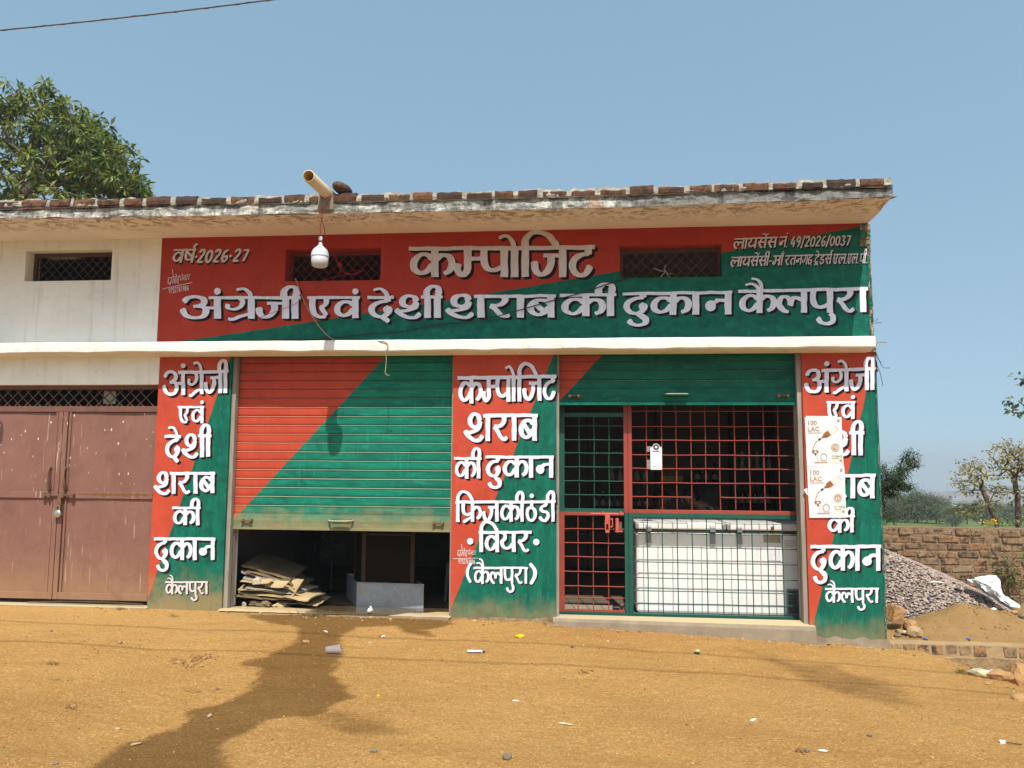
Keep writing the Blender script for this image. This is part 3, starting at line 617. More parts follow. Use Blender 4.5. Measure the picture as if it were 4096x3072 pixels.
# side, back and inner walls, floors, ceilings
mb = MB(); mb.box(2.64, XR-.006, .23, 4.2, -.4, ZT); mb.box(XL, 2.64, 4.0, 4.2, -.4, ZT); mb.box(2.64, XR-.006, .19, .23, 2.66, ZT); mb.build('side_wall', MT['mortar'], B)
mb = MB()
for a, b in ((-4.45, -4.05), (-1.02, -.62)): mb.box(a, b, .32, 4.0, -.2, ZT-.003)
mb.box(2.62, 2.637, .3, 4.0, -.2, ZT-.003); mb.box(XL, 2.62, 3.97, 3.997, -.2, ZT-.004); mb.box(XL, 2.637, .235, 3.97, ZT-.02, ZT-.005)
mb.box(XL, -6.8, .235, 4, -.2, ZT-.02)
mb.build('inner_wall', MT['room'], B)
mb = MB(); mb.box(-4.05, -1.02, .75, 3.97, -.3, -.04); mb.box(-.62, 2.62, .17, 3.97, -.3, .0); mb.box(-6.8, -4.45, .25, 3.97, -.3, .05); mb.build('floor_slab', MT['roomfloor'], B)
# threshold of the left shop: pale cement sloping inwards, part of it under a sheet of water
mb = MB(); NU, NV = 120, 40
mb.grid(lambda u, v: Vector((-3.72+u*2.40, -.06+v*.86, interp(-.06+v*.86, [(-.06, .035-.012*u), (0, .048-.02*u), (.1, .04-.015*u), (.75, -.035)])+(fbm(u*30, v*11)-.5)*.006)), NU, NV)
fl = mb.build('threshold', MT['floor'], B, smooth=True)
wet_line = [(-3.72, .30), (-3.1, .29), (-2.75, .15), (-2.62, .05), (-2.45, .03), (-2.30, .10), (-2.2, .2), (-2.05, .22), (-1.95, .16), (-1.85, .2), (-1.72, .13), (-1.6, .19), (-1.5, .3), (-1.3, .33)]
low_line = [(-3.72, .9), (-2.95, .9), (-2.8, -.02), (-2.5, -.1), (-2.0, -.1), (-1.98, -.1), (-1.85, .02), (-1.75, .12), (-1.6, .5), (-1.3, .9)]
at = fl.data.attributes.new('wet', 'FLOAT', 'POINT'); val = []
for p in mb.v:
    j = (fbm(p.x*9, p.y*14)-.5)*.08; a = interp(p.x, wet_line); val.append(max(sstep(a-.012, a+.012, p.y+j), sstep(-.01, .02, p.y+j-interp(p.x, low_line))*sstep(-2.9, -2.7, p.x)*sstep(-1.7, -1.85, p.x)))
at.data.foreach_set('value', val)
mb = MB(); mb.box(-3.74, -1.33, -.062, -.02, -.3, .02); mb.build('threshold_edge', MT['plinth'], B)
mb = MB(); mb.grid(lambda u, v: [Vector((-.30+u*2.50, -.055-(fbm(u*20, 1)-.5)*.012, -.4)), Vector((-.30+u*2.50, -.05-(fbm(u*20, 2)-.5)*.014, .015-.03*u)), Vector((-.30+u*2.50, -.035, .042-.02*u)), Vector((-.30+u*2.50, .14, .044)), Vector((-.30+u*2.50, .18, -.02))][round(v*4)], 60, 4); mb.build('threshold', MT['plinth'], B)
mb = MB(); mb.box(-6.75, -4.49, -.05, .25, -.3, .038); mb.build('threshold', MT['plinth'], B)

# ventilators
def ventilator(o, mat, seed):
    x0, x1, z0, z1 = o; q = random.Random(seed)
    mb = MB(); y = .13
    mb.box(x0, x0+.035, y, y+.035, z0, z1); mb.box(x1-.02, x1, y, y+.035, z0, z1); mb.box(x0+.035, x1-.02, y, y+.035, z1-.045, z1); mb.box(x0+.035, x1-.02, y, y+.035, z0, z0+.018)
    fr = mb.build('ventilator', mat, B)
    mb = MB(); H = z1-z0-.06; p = .104; x = x0-H
    while x < x1:
        for s, yy in ((1, y+.006), (-1, y+.013)):
            a, b = Vector((x, yy, z0+.01)), Vector((x+H, yy, z1-.04))
            if s < 0: a, b = Vector((x+H, yy, z0+.01)), Vector((x, yy, z1-.04))
            t0 = max(0, ((x0+.03)-min(a.x, b.x))/H); t1 = min(1, ((x1-.015)-min(a.x, b.x))/H)
            if t1 > t0+.05:
                lo, hi = (a.lerp(b, t0), a.lerp(b, t1)) if s > 0 else (a.lerp(b, 1-t1), a.lerp(b, 1-t0)); mb.tube([lo, hi], .0042, 4)
        x += p+q.uniform(-.006, .006)
    mb.build('grille', mat, fr); return fr
ventilator(WIN0, MT['iron_brown'], 1); ventilator(WIN1, MT['grille_red'], 2); ventilator(WIN2, MT['grille_green'], 3)
mb = MB(); mb.box(-5.95, -5.6, .14, .19, 3.80, 3.835, None, .012); mb.box(-6.03, -5.85, .145, .17, 3.81, 3.845, None, .01); mb.build('crumbled_render', MT['mortar'], B)

# rolling shutters
def shutter(x0, x1, zbot, rail, y, paint, nslat_h=.0935):
    mb = MB(); z = zbot+rail; prof = []
    while z < 2.68:
        h = nslat_h; tl_ = rnd.uniform(-.0035, .0035); i0 = len(prof)
        prof += [(.012, z), (.0, z+.002), (-.003, z+.02), (-.004, z+h*.5), (-.004, z+h-.02), (-.009, z+h-.0145), (-.0085, z+h-.012), (.002, z+h-.0085), (.012, z+h-.0065)]; prof[i0:] = [(a_+tl_*((b_-z)/h-.5), b_+rnd.uniform(-.0006, .0006)) for a_, b_ in prof[i0:]]; z += h
    n = len(prof); NX = 30
    vs = [Vector((x0+(x1-x0)*i/NX, y+a+(fbm(i*.35, b*3)-.5)*.012, b+(fbm(i*.22, b*9)-.5)*.004)) for (a, b) in prof for i in range(NX+1)]
    mb.add(vs, [(j*(NX+1)+i, j*(NX+1)+i+1, (j+1)*(NX+1)+i+1, (j+1)*(NX+1)+i) for j in range(n-1) for i in range(NX)])
    o = mb.build('rolling_shutter', paint, B)
    mb = MB(); mb.grid(lambda u, v: Vector((x0+(x1-x0)*u, y-.010+(fbm(u*5, v)-.5)*.008-.006*(1-abs(2*v-1)), zbot+.028+v*(rail-.034))), 40, 4)
    mb.box(x0, x1, y-.03, y+.012, zbot, zbot+.026); mb.box(x0, x1, y-.004, y+.01, zbot+.02, zbot+rail)
    rl = mb.build('bottom_rail', paint, o); xc = (x0+x1)/2
    mb = MB(); mb.tube(cr([(xc-.125, y-.022, zbot+rail*.62), (xc-.115, y-.06, zbot+rail*.61), (xc-.07, y-.10, zbot+rail*.60), (xc+.07, y-.10, zbot+rail*.60), (xc+.115, y-.06, zbot+rail*.61), (xc+.125, y-.022, zbot+rail*.62)], 5), .012, 6); mb.box(xc-.085, xc+.085, y-.105, y-.055, zbot+rail*.585, zbot+rail*.61)
    mb.box(xc-.10, xc+.10, y-.028, y-.016, zbot+rail*.55, zbot+rail*.80); mb.build('handle', paint, rl)
    for s, xx in ((1, x0+.155), (-1, x1-.14)):
        mb = MB(); mb.tube([(xx-.05, y-.045, zbot+rail*.55), (xx+.05, y-.045, zbot+rail*.56)], .010, 6)
        for d in (-.045, .045):
            mb.box(xx+d-.012, xx+d+.012, y-.055, y-.012, zbot+rail*.42, zbot+rail*.64, None, .003); mb.lathe((xx+d, y-.055, zbot+rail*.54), [(.016, 0), (.016, .012), (.006, .016)], 8, (0, -1, .2))
        mb.build('lock_bolt', MT['rust'], rl)
    return o
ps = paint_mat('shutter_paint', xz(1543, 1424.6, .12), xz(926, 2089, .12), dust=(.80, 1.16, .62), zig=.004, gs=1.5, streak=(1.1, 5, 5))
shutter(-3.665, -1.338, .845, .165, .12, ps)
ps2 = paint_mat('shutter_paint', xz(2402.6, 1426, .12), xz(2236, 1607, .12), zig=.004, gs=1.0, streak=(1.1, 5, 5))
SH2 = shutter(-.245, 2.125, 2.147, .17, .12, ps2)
for x0, x1, z0, m_ in ((-3.705, -3.662, .04, 'wood'), (-1.345, -1.33, .04, 'wood'), (-.27, -.243, .03, 'wood'), (2.112, 2.158, .02, 'wood')):
    mb = MB(); mb.box(x0, x1, .035, .10, z0, 2.655, None, .002); mb.box(x0+.002, x1-.002, .135, .20, z0, 2.655); mb.build('shutter_guide', MT[m_], B)
mb = MB(); mb.box(-3.70, -3.695, .2, .30, .03, 2.65); mb.build('white_reveal', MT['white'], B)

# brown double door with a lattice above it
T = MB(); y = .085
T.box(-6.75, -4.51, y-.01, y+.05, 2.075, 2.135); T.box(-6.75, -4.51, y-.005, y+.05, 2.318, 2.36); T.box(-4.55, -4.51, y-.004, y+.06, .06, 2.075); T.box(-4.545, -4.51, y, y+.05, 2.135, 2.318)
fr = T.build('door_frame', MT['door_dark'], B)
mb = MB(); H = .19; x = -6.8
while x < -4.5:
    for s, yy in ((1, y+.012), (-1, y+.022)):
        a, b = (Vector((x, yy, 2.13)), Vector((x+H, yy, 2.32))) if s > 0 else (Vector((x+H, yy, 2.13)), Vector((x, yy, 2.32)))
        if max(a.x, b.x) < -4.53: mb.tube([a, b], .0068, 4)
    x += .118
mb.build('lattice', MT['iron_brown'], fr)
XC = -5.612
mb = MB(); mb.box(-5.22, -5.08, y+.07, y+.085, 2.165, 2.31); mb.build('pasted_sheet', MT['sticker'], fr)
def leaf(x0, x1, side):
    mb = MB(); zb, zt = .105, 2.07
    mb.grid(lambda u, v: Vector((x0+(x1-x0)*u, y+.012+(fbm(u*3+x0, v*4)-.5)*.022+(fbm(u*7+x0, v*9)-.5)*.008, zb+(zt-zb)*v)), 24, 40)
    o = mb.build('metal_door', MT['door'], B, smooth=True)
    mb = MB(); w_ = .035
    for a, b, c, d in ((x0, x1, 1.145, 1.215), (x0, x1, zb-.02, zb+.05)): mb.box(a, b, y-.012, y+.018, c, d)
    e = x1 if side < 0 else x0
    mb.box(min(e, e+side*.05), max(e, e+side*.05), y-.016, y+.018, zb-.02, zt); mb.box(min(e+side*.062, e+side*.085), max(e+side*.062, e+side*.085), y-.006, y+.018, zb, zt)
    mb.build('door_rail', MT['door'], o, bevel=.003)
    hx = XC+side*(.105 if side < 0 else .075)
    mb = MB(); mb.tube(cr([(hx-.012, y+.01, 1.47), (hx-.012, y-.035, 1.455), (hx+.0, y-.062, 1.38), (hx+.012, y-.062, 1.32), (hx+.006, y-.035, 1.235), (hx+.006, y+.01, 1.225)], 5), .0145, 8); mb.build('handle', MT['rust'], o)
    return o
dl = leaf(-6.74, XC-.004, -1); dr = leaf(XC+.004, -4.555, 1)
mb = MB(); zz = 1.175
mb.tube([(XC-.17, y-.035, zz), (XC+.19, y-.035, zz+.004)], .010, 8)
for d in (-.15, -.09, .06, .17): mb.box(XC+d-.018, XC+d+.018, y-.05, y-.010, zz-.022, zz+.02, None, .003)
mb.box(XC+.015, XC+.055, y-.048, y-.036, zz-.16, zz+.01); mb.build('door_bolt', MT['rust'], dr)
mb = MB(); mb.tube([(-4.9+(i-6)*.16, y-.04, .055+.018*math.sin(i*.35)-.004*i*(i > 8)) for i in range(0, 9)], .008, 6); mb.build('bottom_rod', MT['cooler_frame'], B)
# rusted seam on the right door
mb = MB(); mb.grid(lambda u, v: Vector((-5.38+u*.80, y-.0135-.002*v*(1-v), 1.192+(v-.5)*.055*max(.12, fbm(u*22, 4)*1.5-.25)+(fbm(u*30, 9)-.5)*.016)), 110, 4)
mb.build('rust_seam', simple('orange_rust', (.22, .11, .03), (.14, .07, .03), 30, .95, .1), dr)

# security gate of the right shop
GY = .30
def gx(cx, cy): return P(2200+cx/1.382, 1350+cy/1.382, GY)
X = lambda cx: (gx(cx, 960)).x
Zg = lambda cy: gx(700, cy).z
def bar(mb, x0, x1, z0, z1, d=.035, yo=0): mb.box(x0, x1, GY-d/2+yo, GY+d/2+yo, z0, z1)
zmid, zmid2, ztop, zbot = Zg(953), Zg(970), 2.5, .012
xa, xb, xc_, xd, xe, xf = X(51), X(80), X(409), X(455), X(1362), X(1395)
mb = MB(); bar(mb, xa, xb, zmid2, ztop); bar(mb, xb, xc_, Zg(440), Zg(417)); bar(mb, xb, xc_-.002, zmid2, zmid+.005)
g1 = mb.build('security_gate', MT['gate_green'], B)
def part(m_, *rects, nm='gate_frame', d=.035, yo=0):
    mb = MB()
    for r in rects: bar(mb, *r, d=d, yo=yo)
    return mb.build(nm, MT[m_], g1, bevel=.002)
part('gate_red', (xa, xb, zbot+.035, zmid2-.001), (xb, xc_, Zg(989), zmid2-.001), (xb, xc_, zbot+.036, zbot+.055))
part('gate_red', (xc_, (xc_+xd)/2-.001, Zg(971), ztop), ((xc_+xd)/2+.001, xd, Zg(971), ztop), d=.04)
part('gate_green', (xc_+.004, (xc_+xd)/2, zbot+.036, Zg(972)), ((xc_+xd)/2+.003, xd+.002, zbot+.036, Zg(972)), d=.038)
part('gate_red', (xd, xe, Zg(972), Zg(953)), (xe, xf, Zg(972), ztop))
part('gate_green', (xd+.002, xe, Zg(997), Zg(973)), (xe, xf, zbot+.036, Zg(973)))
part('gate_green', (xa, xf, zbot-.01, zbot+.035), d=.05)
def mesh_panel(nm, m_, vx, hz, x0, x1, z0, z1, skip=(), r=.0052, vs_short={}):
    mb = MB(); q = random.Random(len(vx)*7+len(hz))
    for cx in vx:
        xx = X(cx); a, b = vs_short.get(cx, (z0, z1)); mb.tube([(xx+q.uniform(-.0022, .0022), GY+.004, a+(b-a)*t/6) if 0 < t < 6 else (xx, GY+.004, a+(b-a)*t/6) for t in range(7)], r, 6)
    for cy in hz:
        zz = Zg(cy); segs = [(x0, x1)] if cy not in skip else [(x0, X(784)), (X(943), x1)]
        for a, b in segs: mb.tube([(a+(b-a)*t/8, GY-.007, zz+q.uniform(-.0025, .0025)) for t in range(9)], r, 6)
    return mb.build(nm, MT[m_], g1)
mesh_panel('gate_bars', 'gate_green', (162, 245, 328), (490, 568, 642, 719, 797, 874), xb, xc_, zmid, Zg(418))
mesh_panel('gate_bars', 'gate_red', (155, 238, 321), (1065, 1143, 1221, 1303, 1384, 1448), xb, xc_, zbot+.05, zmid2-.02)
mesh_panel('gate_bars', 'gate_red', (538, 622, 703, 785, 866, 944, 1028, 1109, 1191, 1273), (408, 492, 568, 650, 725, 804, 881), xd, xe, Zg(955), 2.5, skip=(881,), vs_short={866: (Zg(806), 2.5)})
mesh_panel('gate_bars', 'gate_green', (538, 620, 702, 784, 864, 950, 1032, 1113, 1198, 1280), (1084, 1160, 1244, 1331, 1403, 1471), xd, xe, zbot+.03, Zg(996))
GP = lambda cx, cy: P(2230+cx/3.457, 2020+cy/3.457, GY)
mb = MB(); a, b = GP(455, 118), GP(912, 122); mb.tube([(a.x, GY-.045, a.z), (b.x, GY-.045, b.z)], .011, 10)
for cx in (630, 870): p = GP(cx, 112); mb.box(p.x-.012, p.x+.012, GY-.06, GY-.018, p.z-.016, p.z+.016)
def plate(c0, c1, yo, th=.008):
    p, q_ = GP(*c0), GP(*c1); mb.box(p.x, q_.x, GY-yo-th, GY-yo, q_.z, p.z)
plate((656, 128), (722, 205), .052); plate((652, 200), (672, 340), .053); plate((702, 200), (724, 340), .053); plate((672, 200), (702, 258), .053); plate((660, 338), (716, 378), .053)
plate((728, 180), (766, 200), .03); plate((750, 200), (766, 306), .03); plate((728, 288), (750, 306), .03); plate((800, 178), (844, 372), .035, .02); plate((790, 352), (905, 372), .028)
mb.build('gate_bolt', MT['bolt'], g1, bevel=.002)
mb = MB(); plate((846, 230), (888, 355), .028); mb.build('bolt_plate', MT['rust'], g1)

# rain spout through the parapet
mb = MB(); pe = Vector((-2.425, -1.36, 4.085)); pb = Vector((-2.42, -.6, 4.105)); d = (pe-pb).normalized()
mb.lathe(pb, [(.055, 0), (.055, (pe-pb).length), (.048, (pe-pb).length)], 28, d, None, False); o = mb.build('rain_spout', MT['pvc'], B, smooth=True)
mb = MB(); q_ = d.to_track_quat('Z', 'Y').to_matrix(); L = (pe-pb).length
mb.lathe(pb, [(.047, L-.0005), (.047, L-.5), (.001, L-.5)], 28, d, None, False); mb.build('spout_bore', MT['pvc_in'], o, smooth=True)
mb = MB(); mb.box(-2.49, -2.35, -.90, -.845, 3.925, 4.12, None, .012); mb.build('spout_surround', MT['plinth'], o, bevel=.01)

# the neighbouring spout stands just outside the frame; its shade falls on the brown door
for o_ in [c for c in B.children if c.name.startswith('rain_spout')]:
    c_ = copy_tree(o_, parent=B); c_.location = o_.location+Vector((-3.80, 0, 0))
# lettering
word(SW, 'v S+rf', 688, 777, 997, 996, 1051, 1052, shade=(3.5, 7), mats=LET2, slant=.22, nib=.12)
DG = dict(shade=(3.5, 7), mats=LET2, slant=.25, nib=.12, thin=.08)
word(SW, '-', 777, 790, 997, 997, 1052, 1052, **DG); word(SW, '2 0 2 6', 787, 914, 997, 996, 1052, 1049, **DG); word(SW, '-', 914, 930, 995, 995, 1048, 1048, **DG); word(SW, '2 7', 930, 993, 996, 995, 1048, 1046, **DG)
word(SW, W_COMP, 1635, 2377, 988, 980.5, 1108, 1108, shade=(11, 10), mats=LET2)
word(SW, W_ANG, 719.0, 1201.0, 1184.8, 1184.8, 1275, 1275, shade=(10, 9))
word(SW, W_EVAM, 1230.0, 1437.0, 1184.8, 1184.8, 1273, 1273, shade=(10, 9))
word(SW, W_DESHI, 1470.0, 1769.0, 1184, 1182, 1273, 1272, shade=(10, 9))
word(SW, W_SHARAB, 1779.0, 2221.0, 1180, 1177, 1272, 1269.5, shade=(10, 9))
word(SW, W_KI, 2239.0, 2463.0, 1174.5, 1173, 1266, 1264, shade=(10, 9))
word(SW, W_DUKAN, 2490.0, 2927.0, 1170, 1163.6, 1260, 1258, shade=(10, 9))
word(SW, W_KAIL, 2952, 3470, 1160, 1148.5, 1254, 1248, shade=(10, 9))
SM = dict(mats=LET2, shade=(4, 6), slant=.16, nib=.105, thin=.07)
word(SW, 'l aa y s+e+Ne s', 2932, 3105, 954, 947, 997, 990, **SM); word(SW, 'n+Ne .', 3113, 3152, 947, 945, 991, 988, **SM)
word(SW, '4 9 / 2 0 2 6 / 0 0 3 7', 3160, 3402, 945, 940, 990, 982, **SM)
word(SW, 'l aa y s+e+Ne s ii -', 2921, 3088, 1028, 1022, 1068, 1062, **SM); word(SW, 'm aan', 3089, 3131, 1022, 1021, 1062, 1061, **SM)
word(SW, 'r t n g Dh.', 3138, 3250, 1021, 1018, 1061, 1058, **SM); word(SW, 'Tr+e D s+rf', 3256, 3324, 1018, 1016, 1058, 1056, **SM)
word(SW, 'e_ l .', 3330, 3388, 1016, 1014.5, 1056, 1055, **SM); word(SW, 'e_ l .', 3388, 3434, 1014.5, 1014, 1055, 1054, **SM); word(SW, 'p ii .', 3437, 3468, 1014, 1013, 1054, 1053, **SM)
signature(SW, 664, 1112, 1.0, -.17)
p_ = pil['L']; SD = dict(shade=(8, 8))
word(p_, W_ANG, 650.7, 913, 1485, 1479, 1583, 1572, **SD); word(p_, W_EVAM, 712, 816, 1624, 1624, 1693, 1693, **SD); word(p_, W_DESHI, 659, 845, 1739, 1737, 1834, 1827, **SD)
word(p_, W_SHARAB, 615, 860, 1889, 1887, 1978, 1972, **SD); word(p_, W_KI, 689, 802, 2026, 2026, 2102, 2100, **SD); word(p_, W_DUKAN, 616, 860, 2149, 2149, 2240, 2240, **SD); word(p_, W_KAIL, 661, 832, 2325, 2325, 2378, 2376, mats=LET2, shade=(4, 4))
p_ = pil['C']
word(p_, W_COMP, 1831, 2224, 1505, 1498, 1615, 1600, **SD); word(p_, W_SHARAB, 1855, 2150, 1655, 1654, 1765, 1762, **SD); word(p_, W_KI, 1817, 1925, 1828, 1828, 1914, 1913, **SD); word(p_, W_DUKAN, 1941, 2214, 1823, 1822, 1910, 1910, **SD)
word(p_, 'i fr j', 1821.5, 1996, 2003, 2002, 2088, 2086, **SD); word(p_, 'k ii', 1998, 2098, 2002, 2002, 2087, 2086, **SD); word(p_, 'Th+N D ii', 2100, 2221, 2002, 2001, 2087, 2086, **SD)
word(p_, 'i v y r', 1914, 2125, 2124, 2123, 2208, 2208, **SD); word(p_, W_KAIL, 1894, 2111, 2267, 2267, 2335, 2335, shade=(5, 5))
word(p_, '(', 1862, 1892, 2262, 2262, 2325, 2325, shade=(4, 4), nib=.10); word(p_, ')', 2112, 2150, 2265, 2265, 2330, 2330, shade=(4, 4), nib=.10)
for cx, cy in ((1880.6, 2165), (2145, 2168)):
    mb = MB()
    for mi, d_, o_ in ((1, .002, 5), (0, .004, 0)):
        mb.cur = mi; mb.add([Vector((P(cx+o_+13*math.cos(a*math.pi/9), cy+o_+13*math.sin(a*math.pi/9), 0).x, -d_, P(cx+o_, cy+o_+13*math.sin(a*math.pi/9), 0).z)) for a in range(18)], [tuple(range(18))])
    mb.build('lettering', LET, p_)
signature(p_, 1824, 2200, .84, .02)
p_ = pil['R']
word(p_, W_ANG, 3217, 3501, 1479, 1468, 1574, 1559, **SD); word(p_, W_EVAM, 3305, 3420, 1604, 1604, 1677, 1676, **SD); word(p_, W_DESHI, 3247, 3455, 1727, 1725, 1822, 1821, **SD)
word(p_, W_SHARAB, 3217, 3500, 1897, 1895, 1994, 1993, **SD); word(p_, W_KI, 3307, 3418, 2060, 2060, 2131, 2129, **SD); word(p_, W_DUKAN, 3241, 3522, 2180, 2179, 2283, 2283, **SD); word(p_, W_KAIL, 3299, 3514, 2351, 2351, 2411, 2411, shade=(5, 5))
# ------------------------------------------------------------------ ground, yard, fields, hills
FAC = [(-9, .035), (-4.5, .03), (-1.3, .0), (-.3, -.01), (1, -.06), (2.1, -.115), (2.86, -.17), (3.2, -.19), (3.6, -.20), (6, -.3), (30, -.6)]
NEAR = [(-9, .06), (-4.5, .02), (-.3, -.02), (2.1, -.08), (3.6, -.16), (6, -.3), (30, -.6)]
FAR = [(-400, 0), (3, -.25), (8, -.35), (10, -.6), (30, -1.9), (60, -3.5), (90, -5.15), (150, -9.2), (300, -17.5), (900, -44.5), (3000, -146), (9000, -440)]
def trench(x, y):
    # the dirt apron ends in a soft lip beside a hollow before the low retaining wall
    lip = interp(y, [(-3.4, 4.9), (-2.5, 4.15), (-1.7, 3.62), (-1.4, 3.46), (-1.0, 3.40), (-.6, 3.36), (-.3, 3.28), (.05, 3.14)])
    return sstep(0, .26, (x-lip)+.10*(fbm(x*4, y*4)-.5))
def gz(x, y):
    if y < .12:
        t = sstep(-.2, -2.5, y); z = interp(x, FAC)*(1-t)+interp(x, NEAR)*t
        z += (fbm(x*1.1, y*1.3+9)-.5)*.05*sstep(.1, -.7, y) + (fbm(x*5, y*6)-.5)*.018
        if -.4 < x < 2.3: z -= .02*sstep(-.4, 0, y)
        z -= .26*trench(x, y)*sstep(.1, .02, y) if y > -3.5 else 0
    else:
        z = interp(y, FAR)
        if x > 2.8 and y < 3.0: z = -.115 + (fbm(x*4, y*5)-.5)*.03
        elif y < 4 and x < 3: z = -.3
        z += (fbm(x*.05, y*.05)-.5)*min(2.0, y*.02) if y > 12 else 0
        if 2.8 < x < 7 and y < 2: z += .27*math.exp(-((x-3.95)/.62)**2-((y-.62)/.30)**2)*(.85+.3*fbm(x*6, y*6))
    return z
def lin(a, b, s): n = max(1, round((b-a)/s)); return [a+(b-a)*i/n for i in range(n)]
xs = [-2600, -1600, -1000, -400, -150, -60, -30, -18, -12, -9, -8, -7, -6.2, -5.7]+lin(-5.3, 5.2, .034)+[5.2, 5.5, 6, 6.7, 7.5, 8.5, 10, 12, 15, 18, 22, 26, 30, 35, 42, 50, 60, 75, 95, 120, 160, 220, 320, 480, 800, 1500, 2600]
ys = [-400, -100, -40, -20, -12, -9, -8, -7, -6, -5.2]+lin(-4.6, .02, .034)+lin(.02, 1.6, .06)+[1.6, 2, 2.5, 3, 3.6, 4.5, 6, 8, 10, 13, 17, 22, 30, 38, 48, 60, 75, 90, 120, 150, 220, 300, 450, 600, 900, 1500]
mb = MB(); NX = len(xs)
mb.v = [Vector((x, y, gz(x, y))) for y in ys for x in xs]
mb.f = [(j*NX+i, j*NX+i+1, (j+1)*NX+i+1, (j+1)*NX+i) for j in range(len(ys)-1) for i in range(NX-1)]; mb.mi = [0]*len(mb.f)
# wet stain poured out of the left shop, surveyed on the ground
WP = [(2270, 2462), (2200, 2462)]
wetA = [(970, 2456), (1017, 2478), (1098, 2495), (1180, 2508), (1187, 2542), (1146, 2570), (1098, 2610), (1058, 2627), (966, 2640), (958, 2661), (1030, 2672), (1036, 2699), (1004, 2746), (976, 2773), (902, 2800), (760, 2841), (732, 2888), (678, 2919), (590, 2949), (515, 2970), (434, 3010), (380, 3045), (320, 3110), (300, 3200), (900, 3200), (888, 3072), (861, 2997), (888, 2956), (976, 2922), (1037, 2881), (1112, 2868), (1190, 2872), (1260, 2862), (1310, 2835), (1352, 2805), (1385, 2790), (1388, 2760), (1345, 2722), (1310, 2690), (1352, 2640), (1346, 2577), (1363, 2536), (1424, 2508), (1500, 2500), (1571, 2508), (1625, 2535), (1734, 2553), (1707, 2529), (1666, 2522), (1734, 2515), (1795, 2502), (1802, 2480), (1734, 2472), (1500, 2466), (1200, 2460)]
wetC = [(1180, 2830), (1290, 2840), (1380, 2845), (1490, 2878), (1600, 2918), (1620, 2936), (1558, 2944), (1470, 2946), (1380, 2930), (1290, 2900), (1200, 2876)]
wetB = [(2938, 2588), (3040, 2605), (3128, 2628), (3209, 2660), (3310, 2655), (3412, 2690), (3547, 2718), (3581, 2750), (3655, 2820), (3581, 2840), (3480, 2800), (3276, 2752), (3175, 2705), (3100, 2650), (3006, 2615)]
def gp(px, py): q = PZ(px, py, -.03); q = PZ(px, py, gz(q.x, min(q.y, 0))); return (q.x, min(q.y, .0))
def inside(p, poly):
    c = False; x, y = p; j = len(poly)-1
    for i in range(len(poly)):
        (a, b), (d, e) = poly[i], poly[j]
        if (b > y) != (e > y) and x < (d-a)*(y-b)/(e-b)+a: c = not c
        j = i
    return c
def dist(p, poly):
    m = 9; j = len(poly)-1; x, y = p
    for i in range(len(poly)):
        (a, b), (c, d) = poly[j], poly[i]; ux, uy = c-a, d-b; L = ux*ux+uy*uy or 1e-9; t = max(0, min(1, ((x-a)*ux+(y-b)*uy)/L))
        m = min(m, (x-a-ux*t)**2+(y-b-uy*t)**2); j = i
    return math.sqrt(m)
PA, PB, PC = [gp(*p) for p in wetA], [gp(*p) for p in wetB], [gp(*p) for p in wetC]
def bb(P_): return min(p[0] for p in P_)-.2, max(p[0] for p in P_)+.2, min(p[1] for p in P_)-.2, max(p[1] for p in P_)+.2
BA, BB_, BC = bb(PA), bb(PB), bb(PC); wet = []
for v in mb.v:
    r = 0
    if -.2 > -9 and -6 < v.x < 5 and v.y < .05 and v.y > -5.3:
        jx, jy = (fbm(v.x*5, v.y*5+3)-.5)*.14+(fbm(v.x*17, v.y*17+3)-.5)*.10, (fbm(v.x*5+7, v.y*5)-.5)*.14+(fbm(v.x*17+5, v.y*17)-.5)*.12; p = (v.x+jx, v.y+jy)
        for (b0, b1, b2, b3), poly, soft, amt in ((BA, PA, .05, 1), (BB_, PB, .12, .62), (BC, PC, .09, .75)):
            if b0 < p[0] < b1 and b2 < p[1] < b3:
                d = dist(p, poly)*(1 if inside(p, poly) else -1); r = max(r, amt*sstep(-soft, soft, d)*(1 if amt == 1 else .5+.9*fbm(v.x*7, v.y*11)))
    wet.append(min(r, 1))
k = NM('dirt_ground', .95, .12); wv = k.attr('wet', 'Fac'); X, Y, Z = k.xyz()
c = k.mix(k.mr(k.noise(.8, 6, .66), .38, .62), (.40, .208, .068), (.30, .138, .038))
c = k.mix(k.mr(k.noise(3.2, 7, .7), .42, .72, 0, .8), c, (.415, .235, .085))
c = k.mix(k.mr(k.noise(2.1, 6, .7, k.pos((.8, 2.4, 1)), .8), .55, .75, 0, .55), c, (.30, .155, .055))
c = k.mix(k.mr(k.noise(38, 5, .8), .46, .62, 0, .45), c, (.22, .105, .034))
c = k.mix(k.mr(k.noise(16, 6, .75, k.pos((.7, 1.6, 1))), .52, .66, 0, .45), c, (.25, .12, .04))
c = k.mix(k.mr(k.noise(55, 4, .75, k.pos((1, 1, 1), (5, 2, 1))), .52, .62, 0, .7), c, (.54, .37, .17))
c = k.mix(k.mr(k.noise(1.6, 5, .65, k.pos((.45, 2.6, 1), (2, 5, 0)), .7), .52, .68, 0, .4), c, (.27, .13, .042))
c = k.mix(k.mr(k.noise(110, 3, .7), .53, .64, 0, .6), c, (.50, .33, .145))
c = k.mix(k.mr(k.vor(60, None), .0, .16, .5, 0), c, (.26, .15, .07))
c = k.mix(k.math('MULTIPLY', k.mr(X, -1.5, -4.8), k.mr(Y, -1.8, -.3, 0, .45)), c, (.46, .29, .115))
yard = k.math('MULTIPLY', k.mr(X, 2.9, 3.1), k.mr(Y, .03, .09)); c = k.mix(yard, c, k.mix(k.mr(k.noise(6, 6), .3, .7), (.29, .175, .08), (.235, .14, .062)))
